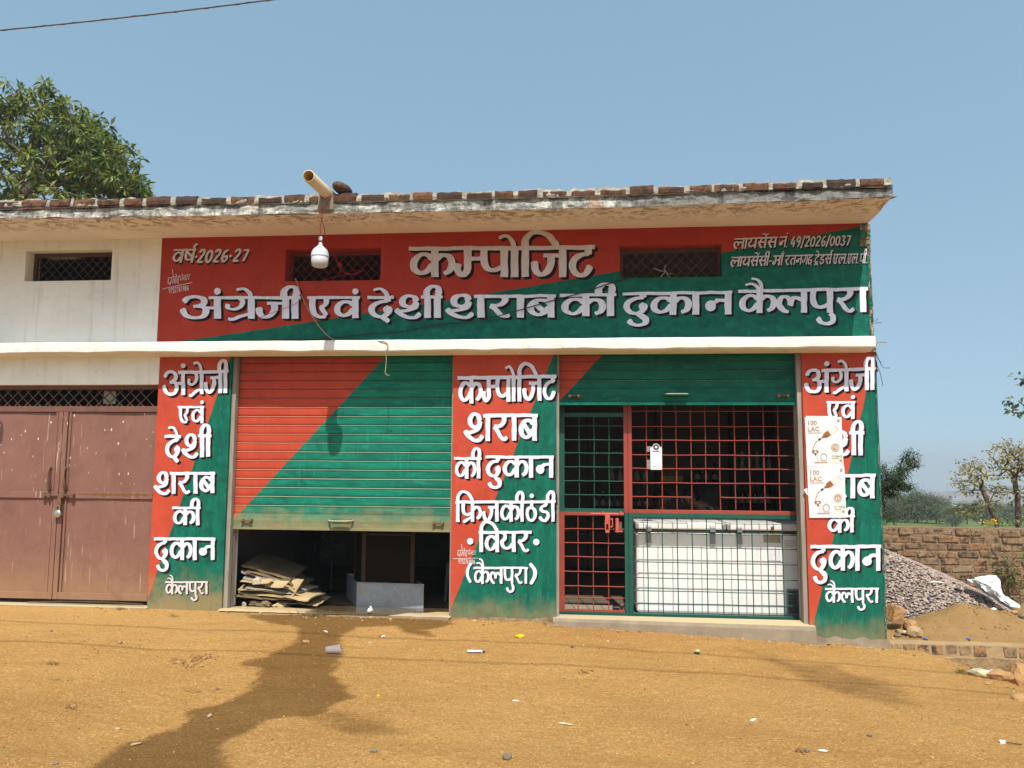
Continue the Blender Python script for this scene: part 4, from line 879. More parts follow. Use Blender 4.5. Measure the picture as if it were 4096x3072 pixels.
bounce_cut = k.mr(k.math('ADD', Y, k.math('MULTIPLY', k.noise(.8, 4), .8)), -4.9, -5.6); c = k.mix(bounce_cut, c, k.mix(k.mr(k.noise(3, 6), .3, .7), (.10, .085, .07), (.07, .065, .06)))  # unseen dark ground behind the camera, added to cut warm bounce light
fld = k.mr(Y, 5, 12); c = k.mix(fld, c, k.mix(k.mr(k.noise(.09, 5), .35, .65), (.055, .095, .026), (.10, .125, .042)))
ws = k.mr(k.math('ADD', wv, k.math('MULTIPLY', k.math('SUBTRACT', k.noise(18, 5), .5), k.math('MULTIPLY', wv, .5))), .1, .9)
c = k.mix(1, c, (1.37, 1.385, 1.24), 'MULTIPLY')
c = k.mix(ws, c, k.mix(1, c, (.47, .44, .40), 'MULTIPLY'))
k.col(c); k.rough(k.mr(ws, 0, 1, .97, .62))
bsc = k.mr(ws, 0, 1, 1, .55)
k.bump(k.noise(9, 8, .72), .8, .05); k.bump(k.noise(42, 6, .75), .9, .02); k.bump(k.mr(k.vor(48), .0, .3, 1, 0), .35, .008)
GR = mb.build('ground', k.m, None, smooth=True, kind='structure'); at = GR.data.attributes.new('wet', 'FLOAT', 'POINT'); at.data.foreach_set('value', wet)
# pebbles and grit
mb = MB(); q = random.Random(9)
pc = [(.42, .24, .09), (.36, .19, .065), (.30, .155, .05), (.44, .28, .12), (.24, .13, .05), (.46, .33, .18)]
for i in range(5200):
    y = -4.6+4.55*q.random()**1.2; x = q.uniform(-5.2, 4.0)
    if x > 3.2 and y > -1: continue
    r = .0022+.0075*q.random()**5; mb.rock((x, y, gz(x, y)+r*.35), r, i, (1, q.uniform(.6, 1), .55), 1 if r > .007 else 0, q.choice(pc), .22) if r > .004 else mb.rock((x, y, gz(x, y)+r*.4), r, i, (1, .8, .6), 0 if r < .004 else 1, q.choice(pc), .22)
for i in range(420):
    x = q.uniform(-5.2, 3.3); y = -.03-abs(q.gauss(0, .10)); r = .004+.016*q.random()**2.5
    mb.rock((x, y, gz(x, y)+r*.25), r, i+9000, (1.2, .8, .5), 1, q.choice(pc), .25)
for i in range(900):
    x, y = q.uniform(2.95, 5.4), q.uniform(.16, 1.1); r = .003+.012*q.random()**3
    mb.rock((x, y, gz(x, y)+r*.3), r, i+20000, (1.1, .8, .6), 1 if r > .007 else 0, q.choice(pc+[(.28, .19, .10), (.34, .25, .15)]), .25)
for i in range(260):
    y = q.uniform(-1.6, .0); x = q.uniform(3.2, 4.6); r = .004+.018*q.random()**3
    mb.rock((x, y, gz(x, y)+r*.3), r, i+22000, (1.1, .8, .6), 1, q.choice(pc), .25)
tag(mb.build('grit', MT['gravel'], None, kind='stuff'), 'small loose pebbles and grit scattered over the dirt', 'grit')
# hills on the horizon
k = NM('rocky_hill', .95, .1); k.col(k.mix(k.mr(k.noise(.02, 6, .7), .4, .62), (.30, .22, .16), (.10, .12, .07))); mh = k.m
mb = MB()
def hill(u, v):
    x = -900+u*2600; y = 820+v*260; s = math.sin(math.pi*v)
    pk = interp(x, [(-900, -30), (200, -31), (330, -29.5), (360, -31), (385, -40), (402, -38.5), (415, -33), (440, -31.5), (470, -30.5), (520, -31), (1700, -28)])
    return Vector((x, y, -50+(pk+50+6*(fbm(x*.02, v*3)-.5)*1.2)*s))
mb.grid(hill, 400, 10); mb.build('hills', mh, None, smooth=True, kind='structure')
# low retaining wall beside the shop and the back boundary wall
RW = thing('retaining_wall', (3.9, .1, -.3), 'low knee-high brick and concrete retaining wall along the dirt apron', 'low wall')
mb = MB(); mb.grid(lambda u, v: [Vector((2.88+u*6, .0+(fbm(u*40, 1)-.5)*.012, -.62)), Vector((2.88+u*6, .0+(fbm(u*40, 2)-.5)*.02, -.235+(fbm(u*50, 4)-.5)*.03)), Vector((2.88+u*6, .035, -.225)), Vector((2.88+u*6, .2, -.22))][round(v*3)], 160, 3); mb.build('concrete_base', simple('muddy_concrete', (.36, .25, .13), (.24, .165, .09), 7, .95, .1, 0, .8, 25, .03, (1, 1, 1)), RW)
mb = MB(); mo = MB(); q = random.Random(31); x = 2.90
while x < 8.8:
    L = q.uniform(.10, .135); mb.box(x, x+L, .012+q.uniform(-.006, .008), .19, -.225, -.128+q.uniform(-.006, .006), q.choice([(.36, .245, .125), (.33, .225, .12), (.31, .205, .11), (.39, .23, .11)]), .006); x += L+q.uniform(.012, .028)
mb.build('brick_course', MT['brick'], RW, bevel=.008)
mo.grid(lambda u, v: [Vector((2.88+u*6, .014, -.24)), Vector((2.88+u*6, .02, -.122+(fbm(u*60, 2)-.5)*.014)), Vector((2.88+u*6, .10, -.112+(fbm(u*50, 6)-.5)*.016)), Vector((2.88+u*6, .25, -.13))][round(v*3)], 200, 3)
mo.build('cement_top', simple('dusty_cement', (.38, .265, .14), (.30, .21, .115), 8, .95, .1, 0, .5, 30, .02, (1, 1, 1)), RW)
BW = thing('boundary_wall', (5, 2.5, -.2), 'rough brown brick boundary wall behind the gravel heap', 'brick wall')
mb = MB(); mb.box(2.9, 14, 2.419, 2.60, -.5, .775); mb.build('mortar_core', simple('muddy_mortar', (.29, .205, .13), (.21, .15, .095), 12, .95, .1, 0, .9, 35, .03, (1, 1, 1)), BW)
mb = MB(); z = -.4; row = 0
while z < .77:
    x = 2.88+q.uniform(-.2, 0); h = .072; top = z+h > .70
    while x < 14:
        L = q.choice([.235, .235, .115, .23, .17])*q.uniform(.93, 1.06); dz = q.uniform(-.006, .006)
        mb.box(x, x+L, 2.407+q.uniform(-.010, .008), 2.615, z+dz, z+h+dz+q.uniform(-.006, .008), q.choice([(.29, .175, .095), (.31, .19, .10), (.27, .17, .10), (.33, .185, .095), (.30, .205, .125), (.25, .16, .095), (.32, .21, .12)]), .008); x += L+q.uniform(.010, .028)
    z += .0905; row += 1
mb.build('brickwork', MT['brick'], BW, bevel=.01)
# gravel heap and stray stones
def gh(x, y):
    d = max(abs((x-3.28)*.0), 0); r = math.hypot((x-3.15)/1.72, (y-1.72)/1.02); return -.13+.83*max(0, 1-r)**.78
mb = MB(); mb.grid(lambda u, v: Vector((2.87+u*2.2, .7+v*1.7, gh(2.87+u*2.2, .7+v*1.7)-.02)), 50, 40, (.14, .115, .105)); q = random.Random(12)
gc = [(.34, .265, .225), (.29, .225, .19), (.40, .32, .265), (.24, .185, .16), (.45, .37, .31), (.32, .24, .195)]
n = 0
while n < 9000:
    x, y = q.uniform(2.87, 4.95), q.uniform(.68, 2.38); z = gh(x, y)
    if z < -.11 and q.random() < .93: continue
    mb.rock((x, y, z+q.uniform(-.008, .008)), q.uniform(.012, .025), n, (1.15, q.uniform(.6, 1), q.uniform(.5, .85)), 1 if n % 3 == 0 else 0, q.choice(gc), .3) if False else mb.add(*(lambda c, r, rr: ([Vector(c)+Vector((math.cos(a+rr)*r*q.uniform(.7, 1.2), math.sin(a+rr)*r*q.uniform(.6, 1.1), q.uniform(-.3, .3)*r)) for a in (0, 1.3, 2.4, 3.5, 4.9)]+[Vector(c)+Vector((q.uniform(-.3, .3)*r, q.uniform(-.3, .3)*r, r*q.uniform(.5, .9))), Vector(c)-Vector((0, 0, r*.6))], [(0, 1, 5), (1, 2, 5), (2, 3, 5), (3, 4, 5), (4, 0, 5), (1, 0, 6), (2, 1, 6), (3, 2, 6), (4, 3, 6), (0, 4, 6)]))((x, y, z+.004), q.uniform(.009, .021), q.uniform(0, 6.3)), q.choice(gc)); n += 1
tag(mb.build('gravel_heap', MT['gravel'], None, kind='stuff'), 'heap of grey crushed stone piled against the boundary wall', 'gravel')
# ------------------------------------------------------------------ trees: a skeleton grown to leaf clusters, then leaves around the twig ends
def leaf_shape(mb, p, d, n, L, w, bend, col):
    s = d.cross(n); s = s.normalized() if s.length > 1e-5 else d.orthogonal().normalized(); n = s.cross(d)
    m = p+d*L*.5-n*bend*L*.15; e = p+d*L*.95-n*bend*L*.5
    mb.add([p, m-s*w*.5+n*w*.12, m, m+s*w*.5+n*w*.12, e], [(0, 1, 2), (0, 2, 3), (1, 4, 2), (2, 4, 3)], col)
def tree(name, label, cat, base, tips, nleaf, L, w, spread, leafmat, barkmat, r0, seed, droop=.5, group=None, extra_nodes=(), twig=.004, bias=.35, whorl=False, colf=None):
    q = random.Random(seed); base = Vector(base)
    t = thing(name, base, label, cat, group)
    nodes = [base]; par = [-1]
    for e in extra_nodes:
        nodes.append(Vector(e[0])); par.append(e[1])
    trunk_n = len(nodes); tips = sorted(tips, key=lambda p: (Vector(p)-nodes[-1]).length)
    tipi = []
    for p in tips:
        p = Vector(p); dd = (p-base).length
        j = min(range(len(nodes)), key=lambda i: (nodes[i]-p).length+bias*max(0, (nodes[i]-base).length-dd*.98)*3+.12*(nodes[i]-base).length*0)
        a = nodes[j]; L_ = (p-a).length; prev = j; ns = max(1, int(L_/(.09*max(.6, dd)**.5*2)))
        for s in range(1, ns+1):
            f = s/ns; c = a.lerp(p, f)+Vector((q.uniform(-1, 1), q.uniform(-1, 1), q.uniform(-.6, 1)))*L_*.07*(1-f)*2*(f > 0)
            if s == ns: c = p
            nodes.append(c); par.append(prev); prev = len(nodes)-1
        tipi.append(prev)
    cnt = [0]*len(nodes)
    for i in tipi:
        k = i
        while k >= 0: cnt[k] += 1; k = par[k]
    tot = max(1, cnt[0]); rad = [max(twig, r0*(c/tot)**.5) for c in cnt]
    wood = MB()
    for i, pj in enumerate(par):
        if pj < 0 or cnt[i] == 0: continue
        wood.tube([nodes[pj], nodes[i]], [min(rad[pj], rad[i]*1.5), rad[i]], 6 if rad[i] > .02 else 4, False)
    wood.build('trunk', barkmat, t, smooth=True)
    lf = MB(); cen = sum((Vector(p) for p in tips), Vector())/len(tips)
    for i in tipi:
        p = nodes[i]; tw = p-nodes[par[i]]; tw = tw.normalized() if tw.length > 0 else Vector((0, 0, 1)); sh = q.random()
        for k in range(max(1, int(nleaf*q.uniform(.6, 1.4)))):
            o = Vector((q.gauss(0, 1), q.gauss(0, 1), q.gauss(0, .8)))*spread*.5
            a = p+o*(.35 if whorl else 1); d = (o.normalized()*(1.0 if whorl else .7)+tw*.5+Vector((q.uniform(-.6, .6), q.uniform(-.6, .6), -droop+q.uniform(-.4, .4)))).normalized()
            n = (Vector((q.uniform(-.7, .7), q.uniform(-.7, .7), 1))).normalized()
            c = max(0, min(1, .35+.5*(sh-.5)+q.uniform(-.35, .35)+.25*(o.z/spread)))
            if colf: c = colf(a, c, q)
            leaf_shape(lf, a, d, n, L*q.uniform(.65, 1.25), w*q.uniform(.8, 1.2), q.uniform(.1, .9), c)
    lf.build('crown', leafmat, t, smooth=False)
    return t
def blob_tips(blobs, seed, shell=.0):
    q = random.Random(seed); out = []
    for (c, r, n) in blobs:
        for _ in range(n):
            while True:
                v = Vector((q.uniform(-1, 1), q.uniform(-1, 1), q.uniform(-1, 1)))
                if shell < v.length <= 1: break
            out.append(Vector(c)+Vector((v.x*r[0], v.y*r[1], v.z*r[2])))
    return out
def PB3(px, py, Y, dy=0): p = P(px, py, Y); return Vector((p.x, Y+dy, p.z))
# big tree behind the roof, upper left
Y0 = 6.0; m2 = 13.9/IMG_F
blobs = []
for (px, py, rx, rz, n) in ((90, 470, 150, 110, 46), (250, 480, 90, 95, 26), (320, 560, 110, 110, 34), (400, 600, 80, 90, 22), (480, 640, 75, 70, 22), (150, 640, 190, 110, 24), (330, 720, 170, 90, 40), (470, 730, 100, 60, 34), (545, 765, 60, 40, 14), (110, 780, 230, 110, 40), (-60, 560, 220, 220, 50), (-260, 680, 240, 230, 40), (300, 860, 280, 70, 22), (265, 425, 40, 50, 8), (375, 500, 45, 45, 9), (385, 560, 60, 50, 9)):
    c = PB3(px, py, Y0); blobs.append((c, (rx*m2, .9+rx*m2*.8, rz*m2), n))
tb = PB3(60, 900, Y0, .3); base = Vector((tb.x, Y0+.3, -.4))
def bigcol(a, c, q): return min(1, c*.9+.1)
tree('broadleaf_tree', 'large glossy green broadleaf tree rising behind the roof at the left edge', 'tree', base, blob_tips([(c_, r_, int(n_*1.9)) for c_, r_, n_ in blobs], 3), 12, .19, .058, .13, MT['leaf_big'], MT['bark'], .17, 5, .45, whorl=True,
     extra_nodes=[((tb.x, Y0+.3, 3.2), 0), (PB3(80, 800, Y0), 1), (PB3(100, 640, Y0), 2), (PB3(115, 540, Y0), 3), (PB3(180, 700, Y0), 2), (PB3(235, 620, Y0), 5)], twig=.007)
# feathery dark tree half hidden by the right pillar
Yn = 6.5; m3 = 14.3/IMG_F; bl = []
for (px, py, rx, rz, n) in ((3640, 1822, 14, 22, 12), (3645, 1858, 12, 14, 8), (3625, 1845, 12, 16, 8), (3605, 1870, 18, 18, 12), (3592, 1895, 16, 16, 10), (3560, 1920, 36, 34, 44), (3580, 1935, 24, 22, 20), (3620, 1945, 22, 13, 20), (3600, 1905, 10, 14, 6), (3565, 1972, 24, 20, 18), (3500, 1900, 60, 60, 40), (3545, 2060, 25, 35, 14), (3480, 2010, 60, 60, 24)):
    c = PB3(px, py, Yn); bl.append((c, (rx*m3, .35, rz*m3), n))
nb = PB3(3480, 2140, Yn); tree('neem_tree', 'dark feathery tree showing beside the right pillar, one bough reaching up', 'tree', (nb.x, Yn, gz(nb.x, Yn)), [p_ for p_ in blob_tips([(c_, r_, int(n_*2.2)) for c_, r_, n_ in bl], 11)], 12, .062, .014, .055, MT['leaf_neem'], MT['bark_dark'], .07, 8, .4,
     extra_nodes=[(PB3(3500, 2040, Yn), 0), (PB3(3530, 1960, Yn), 1), (PB3(3590, 1925, Yn), 2)])
# two thin pale-leaved trees behind the boundary wall
Yp = 4.6; m4 = 12.4/IMG_F
def tips_from(lst, Y, seed, j, dyr=.25):
    q = random.Random(seed); out = []
    for (px, py, n, r) in lst:
        for _ in range(n): p = P(px+q.gauss(0, r), py+q.gauss(0, r*.8), Y); out.append(Vector((p.x, Y+q.uniform(-dyr, dyr), p.z)))
    return out
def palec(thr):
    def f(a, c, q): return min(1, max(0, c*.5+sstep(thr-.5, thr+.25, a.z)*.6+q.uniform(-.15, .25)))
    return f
l1 = [(3806, 1936, 3, 5), (3830, 1922, 7, 9), (3850, 1895, 9, 10), (3862, 1862, 9, 10), (3875, 1850, 6, 7), (3890, 1870, 10, 10), (3912, 1852, 9, 9), (3890, 1900, 14, 13), (3910, 1925, 8, 12), (3855, 1935, 8, 10), (3925, 1905, 6, 9), (3940, 1897, 4, 5), (3890, 1965, 6, 9), (3930, 1960, 4, 9), (3852, 1970, 5, 7), (3880, 2040, 16, 17), (3850, 2048, 9, 13), (3905, 2020, 9, 14), (3940, 2030, 9, 18), (3825, 2040, 4, 6), (3960, 2000, 12, 18), (3965, 1950, 8, 12)]
pb = PB3(4000, 2105, Yp)
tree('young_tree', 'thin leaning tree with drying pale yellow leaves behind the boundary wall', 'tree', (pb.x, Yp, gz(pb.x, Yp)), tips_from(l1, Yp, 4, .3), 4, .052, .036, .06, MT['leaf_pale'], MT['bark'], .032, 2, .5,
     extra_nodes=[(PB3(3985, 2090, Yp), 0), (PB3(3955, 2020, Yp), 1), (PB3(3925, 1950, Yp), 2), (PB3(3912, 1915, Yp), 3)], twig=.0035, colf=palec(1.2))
l2 = [(4030, 1768, 5, 6), (4035, 1785, 6, 6), (4005, 1785, 8, 8), (3978, 1802, 5, 7), (4030, 1812, 18, 14), (4060, 1800, 18, 15), (4090, 1795, 20, 14), (4060, 1835, 24, 20), (4020, 1840, 14, 13), (3985, 1835, 7, 8), (3975, 1870, 6, 9), (4000, 1868, 12, 13), (3985, 1900, 10, 12), (4040, 1870, 16, 18), (4085, 1860, 18, 16), (4120, 1820, 30, 25), (4130, 1880, 24, 25), (3965, 1945, 12, 10), (3975, 1965, 6, 9), (4025, 1955, 10, 13), (4085, 1990, 14, 16), (4080, 1950, 10, 14), (4095, 2030, 10, 15), (4060, 1900, 9, 12), (4020, 2060, 5, 20), (4050, 2085, 6, 15)]
pb = PB3(4072, 2110, Yp+.5)
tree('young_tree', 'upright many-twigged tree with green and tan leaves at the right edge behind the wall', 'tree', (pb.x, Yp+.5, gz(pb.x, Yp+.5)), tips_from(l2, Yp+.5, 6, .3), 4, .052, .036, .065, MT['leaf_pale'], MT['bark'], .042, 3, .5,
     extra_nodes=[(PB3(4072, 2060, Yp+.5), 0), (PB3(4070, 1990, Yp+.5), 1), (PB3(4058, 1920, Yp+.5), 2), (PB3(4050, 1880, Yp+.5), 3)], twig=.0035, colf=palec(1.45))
# a near bough poking in at the right edge: its tree stands outside the frame
Yb = 3.3; bp = P(4180, 1590, Yb)
bt = [P(px, py, Yb)+Vector((0, random.Random(px).uniform(-.15, .15), 0)) for px, py in ((4048, 1644), (4060, 1650), (4075, 1648), (4090, 1652), (4046, 1608), (4060, 1612), (4075, 1616), (4092, 1600), (4072, 1515), (4085, 1520), (4098, 1545), (4094, 1580), (4110, 1640), (4120, 1600), (4140, 1560), (4150, 1640), (4180, 1600), (4200, 1540))]
bt += [Vector((bp.x+1.3+random.Random(i).uniform(-.8, 1.2), Yb+random.Random(i+50).uniform(-.7, .7), 2.6+random.Random(i+90).uniform(-.7, 1.2))) for i in range(60)]
tree('roadside_tree', 'leafy tree just outside the right edge, one small green bough reaching into view', 'tree', (bp.x+1.4, Yb, gz(bp.x+1.4, Yb)), bt, 5, .085, .055, .085, MT['leaf_green'], MT['bark'], .06, 21, .55,
     extra_nodes=[((bp.x+1.4, Yb, 1.5), 0), ((bp.x+1.2, Yb, 2.2), 1)], twig=.004)
# far acacias across the field
def far_tree(px, py_base, py_top, halfw, Y, seed, label, name='acacia_tree', n=90, mat='leaf_acacia', flat=.5, stem_=.18):
    p = P(px, py_base, Y); top = P(px, py_top, Y); H = top.z-p.z; m_ = (Y+7.8)/IMG_F; hw = halfw*m_
    q = random.Random(seed); tips = []
    for _ in range(n):
        a = q.uniform(0, 6.3); r = math.sqrt(q.random()); hh = stem_+(1-stem_)*(1-.75*r*r)*q.uniform(flat, 1)
        if q.random() < .3: hh = stem_*q.uniform(.75, 1.2)+.1*(1-r)
        tips.append(Vector((p.x+hw*r*math.cos(a), Y+hw*.8*r*math.sin(a), p.z+H*hh)))
    z0 = gz(p.x, Y)
    return tree(name, label, 'tree', (p.x, Y, min(z0, p.z)), tips, 95, H*.05, H*.028, hw*.24, MT[mat], MT['bark_dark'], H*.032, seed, .2, group='field trees beyond the boundary wall',
        extra_nodes=[(Vector((p.x+.02*H, Y, p.z+H*.16)), 0), (Vector((p.x-.01*H, Y, p.z+H*.26)), 1)], twig=H*.003)
far_tree(3668, 2096, 1965, 105, 58, 41, 'widest umbrella-crowned acacia in the field, its dark trunk just above the wall', n=150, stem_=.3)
far_tree(3590, 2086, 1975, 75, 72, 42, 'acacia half hidden behind the right pillar and the widest acacia', n=80)
far_tree(3745, 2088, 1975, 75, 66, 43, 'acacia whose crown merges with the right side of the widest acacia', n=80)
far_tree(3822, 2096, 2010, 52, 52, 44, 'small leaning dark acacia just right of the widest acacia', n=36)
far_tree(3868, 2092, 2012, 55, 70, 45, 'low bushy tree behind the leaning pale young tree', n=50)
far_tree(3930, 2096, 2000, 60, 62, 46, 'green field tree between the two pale young trees', n=50)
far_tree(4030, 2096, 2008, 70, 75, 47, 'field tree behind the upright young tree at the right edge', n=60)
far_tree(3540, 2088, 1985, 70, 90, 48, 'farthest field tree directly behind the right pillar edge', n=50)
far_tree(3700, 2082, 2040, 55, 95, 49, 'low distant tree in the field under the widest acacia', n=40, stem_=.15)
far_tree(3620, 2084, 2035, 70, 100, 50, 'low distant thicket tree in the field left of the widest acacia', n=40, stem_=.15)
far_tree(3575, 2080, 1995, 80, 110, 51, 'hazy tree standing farthest back behind the right pillar edge', n=70)
far_tree(3790, 2080, 2015, 80, 105, 52, 'hazy tree in the back row between the widest acacia and the pale young tree', n=70)
far_tree(3890, 2078, 2022, 90, 120, 53, 'hazy tree in the back row right behind the leaning pale tree', n=70)
far_tree(4000, 2080, 2018, 90, 115, 54, 'hazy tree in the back row below the hill at the right', n=70)
far_tree(4090, 2080, 2025, 80, 118, 55, 'hazy tree in the back row at the right frame edge', n=60)
sh = P(3812, 2092, 50); MBs = blob_tips([((sh.x, 50, sh.z+.2), (.55, .5, .35), 26)], 9)
tree('field_bush', 'small round dark bush in the field below the leaning acacia', 'bush', (sh.x, 50, sh.z-.3), MBs, 20, .12, .05, .25, MT['leaf_far'], MT['bark_dark'], .05, 5)
# plants by the boundary wall
def weed(px, py, Y, h, n, seed, label, mat='leaf_green', L=.05, z=None):
    p = P(px, py, Y); q = random.Random(seed); z = p.z if z is None else z; tips = []
    for i in range(n):
        f = q.uniform(.25, 1); tips.append(Vector((p.x+q.gauss(0, h*.16)*f, Y+q.gauss(0, .04), z+h*f)))
    return tree('weed', label, 'weed', (p.x, Y, z), tips, 4, L, L*.4, L*1.2, MT[mat], MT['bark'], .007, seed, .2, group='weeds by the boundary wall', twig=.002)
weed(4045, 2390, 2.25, .62, 26, 61, 'tall thin weed against the boundary wall right of the white sack', z=-.1)
weed(4080, 2380, 2.2, .55, 22, 62, 'leafier weed at the far right foot of the boundary wall', z=-.12)
weed(4010, 2300, 2.3, .5, 16, 63, 'short weed climbing the wall just behind the sack', z=-.05)
# yellow flowers on the wall top
yw = P(3975, 2095, 2.5); mb = MB(); q = random.Random(3)
for i in range(46): leaf_shape(mb, Vector((yw.x+q.gauss(0, .055), 2.56+q.gauss(0, .02), .80+abs(q.gauss(0, .035)))), Vector((q.uniform(-1, 1), q.uniform(-1, 1), q.uniform(0, 1))).normalized(), Vector((0, 0, 1)), .05, .025, .5, .5)
tag(mb.build('yellow_cloth_scrap', MT['litter_yellow'], None, loc=(yw.x, 2.5, .8)), 'bright yellow scrap caught on top of the boundary wall', 'scrap')
# far buildings
fb = P(3812, 2048, 240); t = thing('distant_building', (fb.x, 240, fb.z-3), 'low white distant building among the trees beyond the field', 'building')
mb = MB(); mb.box(fb.x-1.9, fb.x+1.9, 238, 244, fb.z-4, fb.z+1.5); mb.build('wall', MT['white'], t); mb = MB(); mb.box(fb.x-2.2, fb.x+2.2, 237.6, 244.4, fb.z+1.5, fb.z+1.9); mb.build('roof', MT['ledge'], t)
fb = P(3821, 2020, 420); t = thing('distant_building', (fb.x, 420, fb.z-6), 'tall grey block far away on the skyline behind the low white building', 'building')
mb = MB(); mb.box(fb.x-2.6, fb.x+2.2, 418, 424, fb.z-12, fb.z+3.5); mb.build('wall', MT['tank'], t); mb = MB(); mb.box(fb.x-1.2, fb.x+1.9, 419, 423, fb.z+3.5, fb.z+4.3); mb.build('roof', MT['tank'], t)
# grass tufts on the dirt
def tuft(px, py, n, w_, h, seed, label):
    p = PZ(px, py, -.0); p = PZ(px, py, gz(p.x, min(p.y, -.02))); q = random.Random(seed); mb = MB()
    for i in range(n):
        a = Vector((p.x+q.gauss(0, w_), p.y+q.gauss(0, w_*.35), 0)); a.z = gz(a.x, min(a.y, -.01)); d = Vector((q.uniform(-1, 1), q.uniform(-1, 1), q.uniform(.3, 1.2))).normalized()
        leaf_shape(mb, a, d, d.orthogonal(), h*q.uniform(.5, 1.3), .006, q.uniform(.2, 1.4), q.random())
    return tag(mb.build('grass_tuft', MT['grass'], None, loc=p), label, 'grass tuft', 'grass tufts on the dirt')
tuft(1255, 2462, 190, .085, .06, 1, 'widest grass tuft, growing at the wet left threshold')
tuft(212, 2658, 50, .025, .035, 2, 'small grass tuft on dry dirt in front of the brown door')
tuft(225, 2722, 26, .03, .025, 3, 'sparse grass tuft nearest the left edge of the photo')
tuft(690, 2466, 40, .04, .04, 4, 'dry grass tuft before the left pillar')
tuft(790, 2440, 34, .03, .05, 5, 'green grass tuft at the foot of the left pillar')
tuft(762, 2772, 26, .04, .025, 6, 'sparse grass tuft left of the wet stain')
tuft(480, 2438, 36, .02, .05, 7, 'grass tuft at the sill under the brown door')
tuft(3845, 2672, 40, .03, .05, 8, 'green grass tuft at the foot of the retaining wall')
# ------------------------------------------------------------------ things on, in and in front of the shop
def wire(name, mat, pts, r, label, cat, n=6, k=8):
    mb = MB(); mb.tube(cr(pts, k), r, n); return tag(mb.build(name, MT[mat], None, smooth=True, loc=pts[0]), label, cat)
def W(px, py, Y): p = P(px, py, Y); return (p.x, Y, p.z)
# hanging bulb and its red flex
bx, by, bz = -2.425, -1.0, 3.345
T = thing('light_bulb', (bx, by, bz), 'big white unlit bulb hanging on red wire under the rain spout', 'light bulb')
mb = MB(); mb.lathe((bx, by, bz), [(.001, 0), (.045, .003), (.068, .014), (.077, .045), (.079, .10)], 32); mb.build('diffuser', MT['bulb_milk'], T, smooth=True)
mb = MB(); mb.lathe((bx, by, bz), [(.0815, .098), (.0825, .104), (.081, .112), (.077, .14), (.066, .165), (.045, .185), (.030, .20), (.019, .212), (.0165, .235), (.015, .238)], 32); mb.build('housing', MT['bulb_white'], T, smooth=True)
mb = MB(); mb.lathe((bx, by, bz), [(.0175, .238), (.0175, .25)], 16); mb.build('rubber_ring', MT['black'], T)
mb = MB(); mb.lathe((bx, by, bz), [(.017, .25), (.018, .262), (.0175, .285), (.014, .292), (.004, .294)], 20); mb.build('holder', MT['bulb_white'], T, smooth=True)
sp = Vector((-2.421, -1.0, 4.094))
cb = copy_tree(T, (bx-3.80, by, bz), 'big white bulb hanging outside the left edge, known by its shade on the brown door')
mb = MB()
mb.tube(cr([(bx, by, bz+.29), (bx-.004, by, bz+.40), (bx+.012, by+.01, bz+.50), (bx-.010, -.96, 3.95), (sp.x-.03, -.93, 4.03), (sp.x-.058, -.90, 4.09), (sp.x, -.895, 4.163), (sp.x+.06, -.90, 4.09), (sp.x+.03, -.92, 4.0), (bx+.005, -.95, 3.93), (bx-.012, -.97, 3.84), (bx+.015, -.95, 3.74), W(1300, 940, -.6), W(1322, 1000, -.2), W(1345, 1030, -.05), W(1350, 1050, -.03), W(1362, 1078, -.02), W(1392, 1096, -.01), W(1430, 1092, .05), W(1455, 1080, .09)], 8), .0036, 6)
for a in range(5): mb.tube(cr([W(1348+a*3, 1050+a*3, -.03), W(1362-a, 1052+a*3, -.045), W(1366, 1066+a, -.05), W(1352, 1060, -.04)], 5), .0034, 5)
mb.tube(cr([W(1392, 1096, -.01), W(1340, 1108, -.02), W(1300, 1120, -.02), W(1265, 1150, -.02), W(1232, 1180, -.02), W(1180, 1215, -.02), W(1120, 1240, -.02), W(1065, 1258, -.02), W(1032, 1275, -.02)], 6), .0026, 5)
mb.tube(cr([W(1380, 1093, .0), W(1420, 1098, .06), W(1440, 1085, .08), W(1410, 1080, .07)], 6), .0034, 5)
tag(mb.build('red_wire', MT['redwire'], None, smooth=True, loc=(bx, by, bz+.3)), 'twisted red flex tied round the rain spout and run into the left ventilator', 'wire')
wire('black_cable', 'darkwire', [W(2532, 1106, -.012), W(2440, 1133, -.02), W(2330, 1170, -.025), W(2200, 1205, -.025), W(2050, 1248, -.03), W(1900, 1285, -.03), W(1740, 1300, -.03), W(1600, 1328, -.03), W(1480, 1335, -.03), W(1330, 1352, -.03), W(1200, 1360, -.03), W(1080, 1362, -.03)], .0055, 'thin black cable sagging across the lettering from the right ventilator to the ledge', 'cable')
wire('jute_rope', 'rope', [W(1180, 1113, -.0), W(1188, 1128, -.02), W(1205, 1180, -.025), W(1240, 1250, -.025), W(1280, 1310, -.025), W(1320, 1350, -.03), W(1352, 1364, -.06)], .0055, 'frayed brown string hanging from the left ventilator over the lettering', 'string')
wire('hanging_rope', 'rope', [W(1460, 1366, -.2), W(1520, 1365, -.255), W(1545, 1370, -.262), W(1552, 1385, -.265), W(1546, 1402, -.262), W(1541, 1412, -.26), W(1545, 1430, -.255), W(1543, 1470, -.25), W(1541, 1490, -.25), W(1548, 1500, -.25), W(1558, 1502, -.25)], .0048, 'short pale rope end hanging over the ledge in front of the left shutter', 'rope')
mb = MB()
for pts in ([(2612, 1072), (2640, 1083), (2662, 1086)], [(2662, 1086), (2650, 1100), (2640, 1110)], [(2662, 1086), (2658, 1070), (2666, 1060)], [(2660, 1085), (2675, 1095), (2690, 1094)], [(2665, 1095), (2680, 1110), (2684, 1122), (2676, 1134)], [(2655, 1080), (2668, 1090), (2672, 1100)]): mb.tube(cr([W(a, b, .105 if b < 1100 else .02) for a, b in pts], 5), .0032, 5)
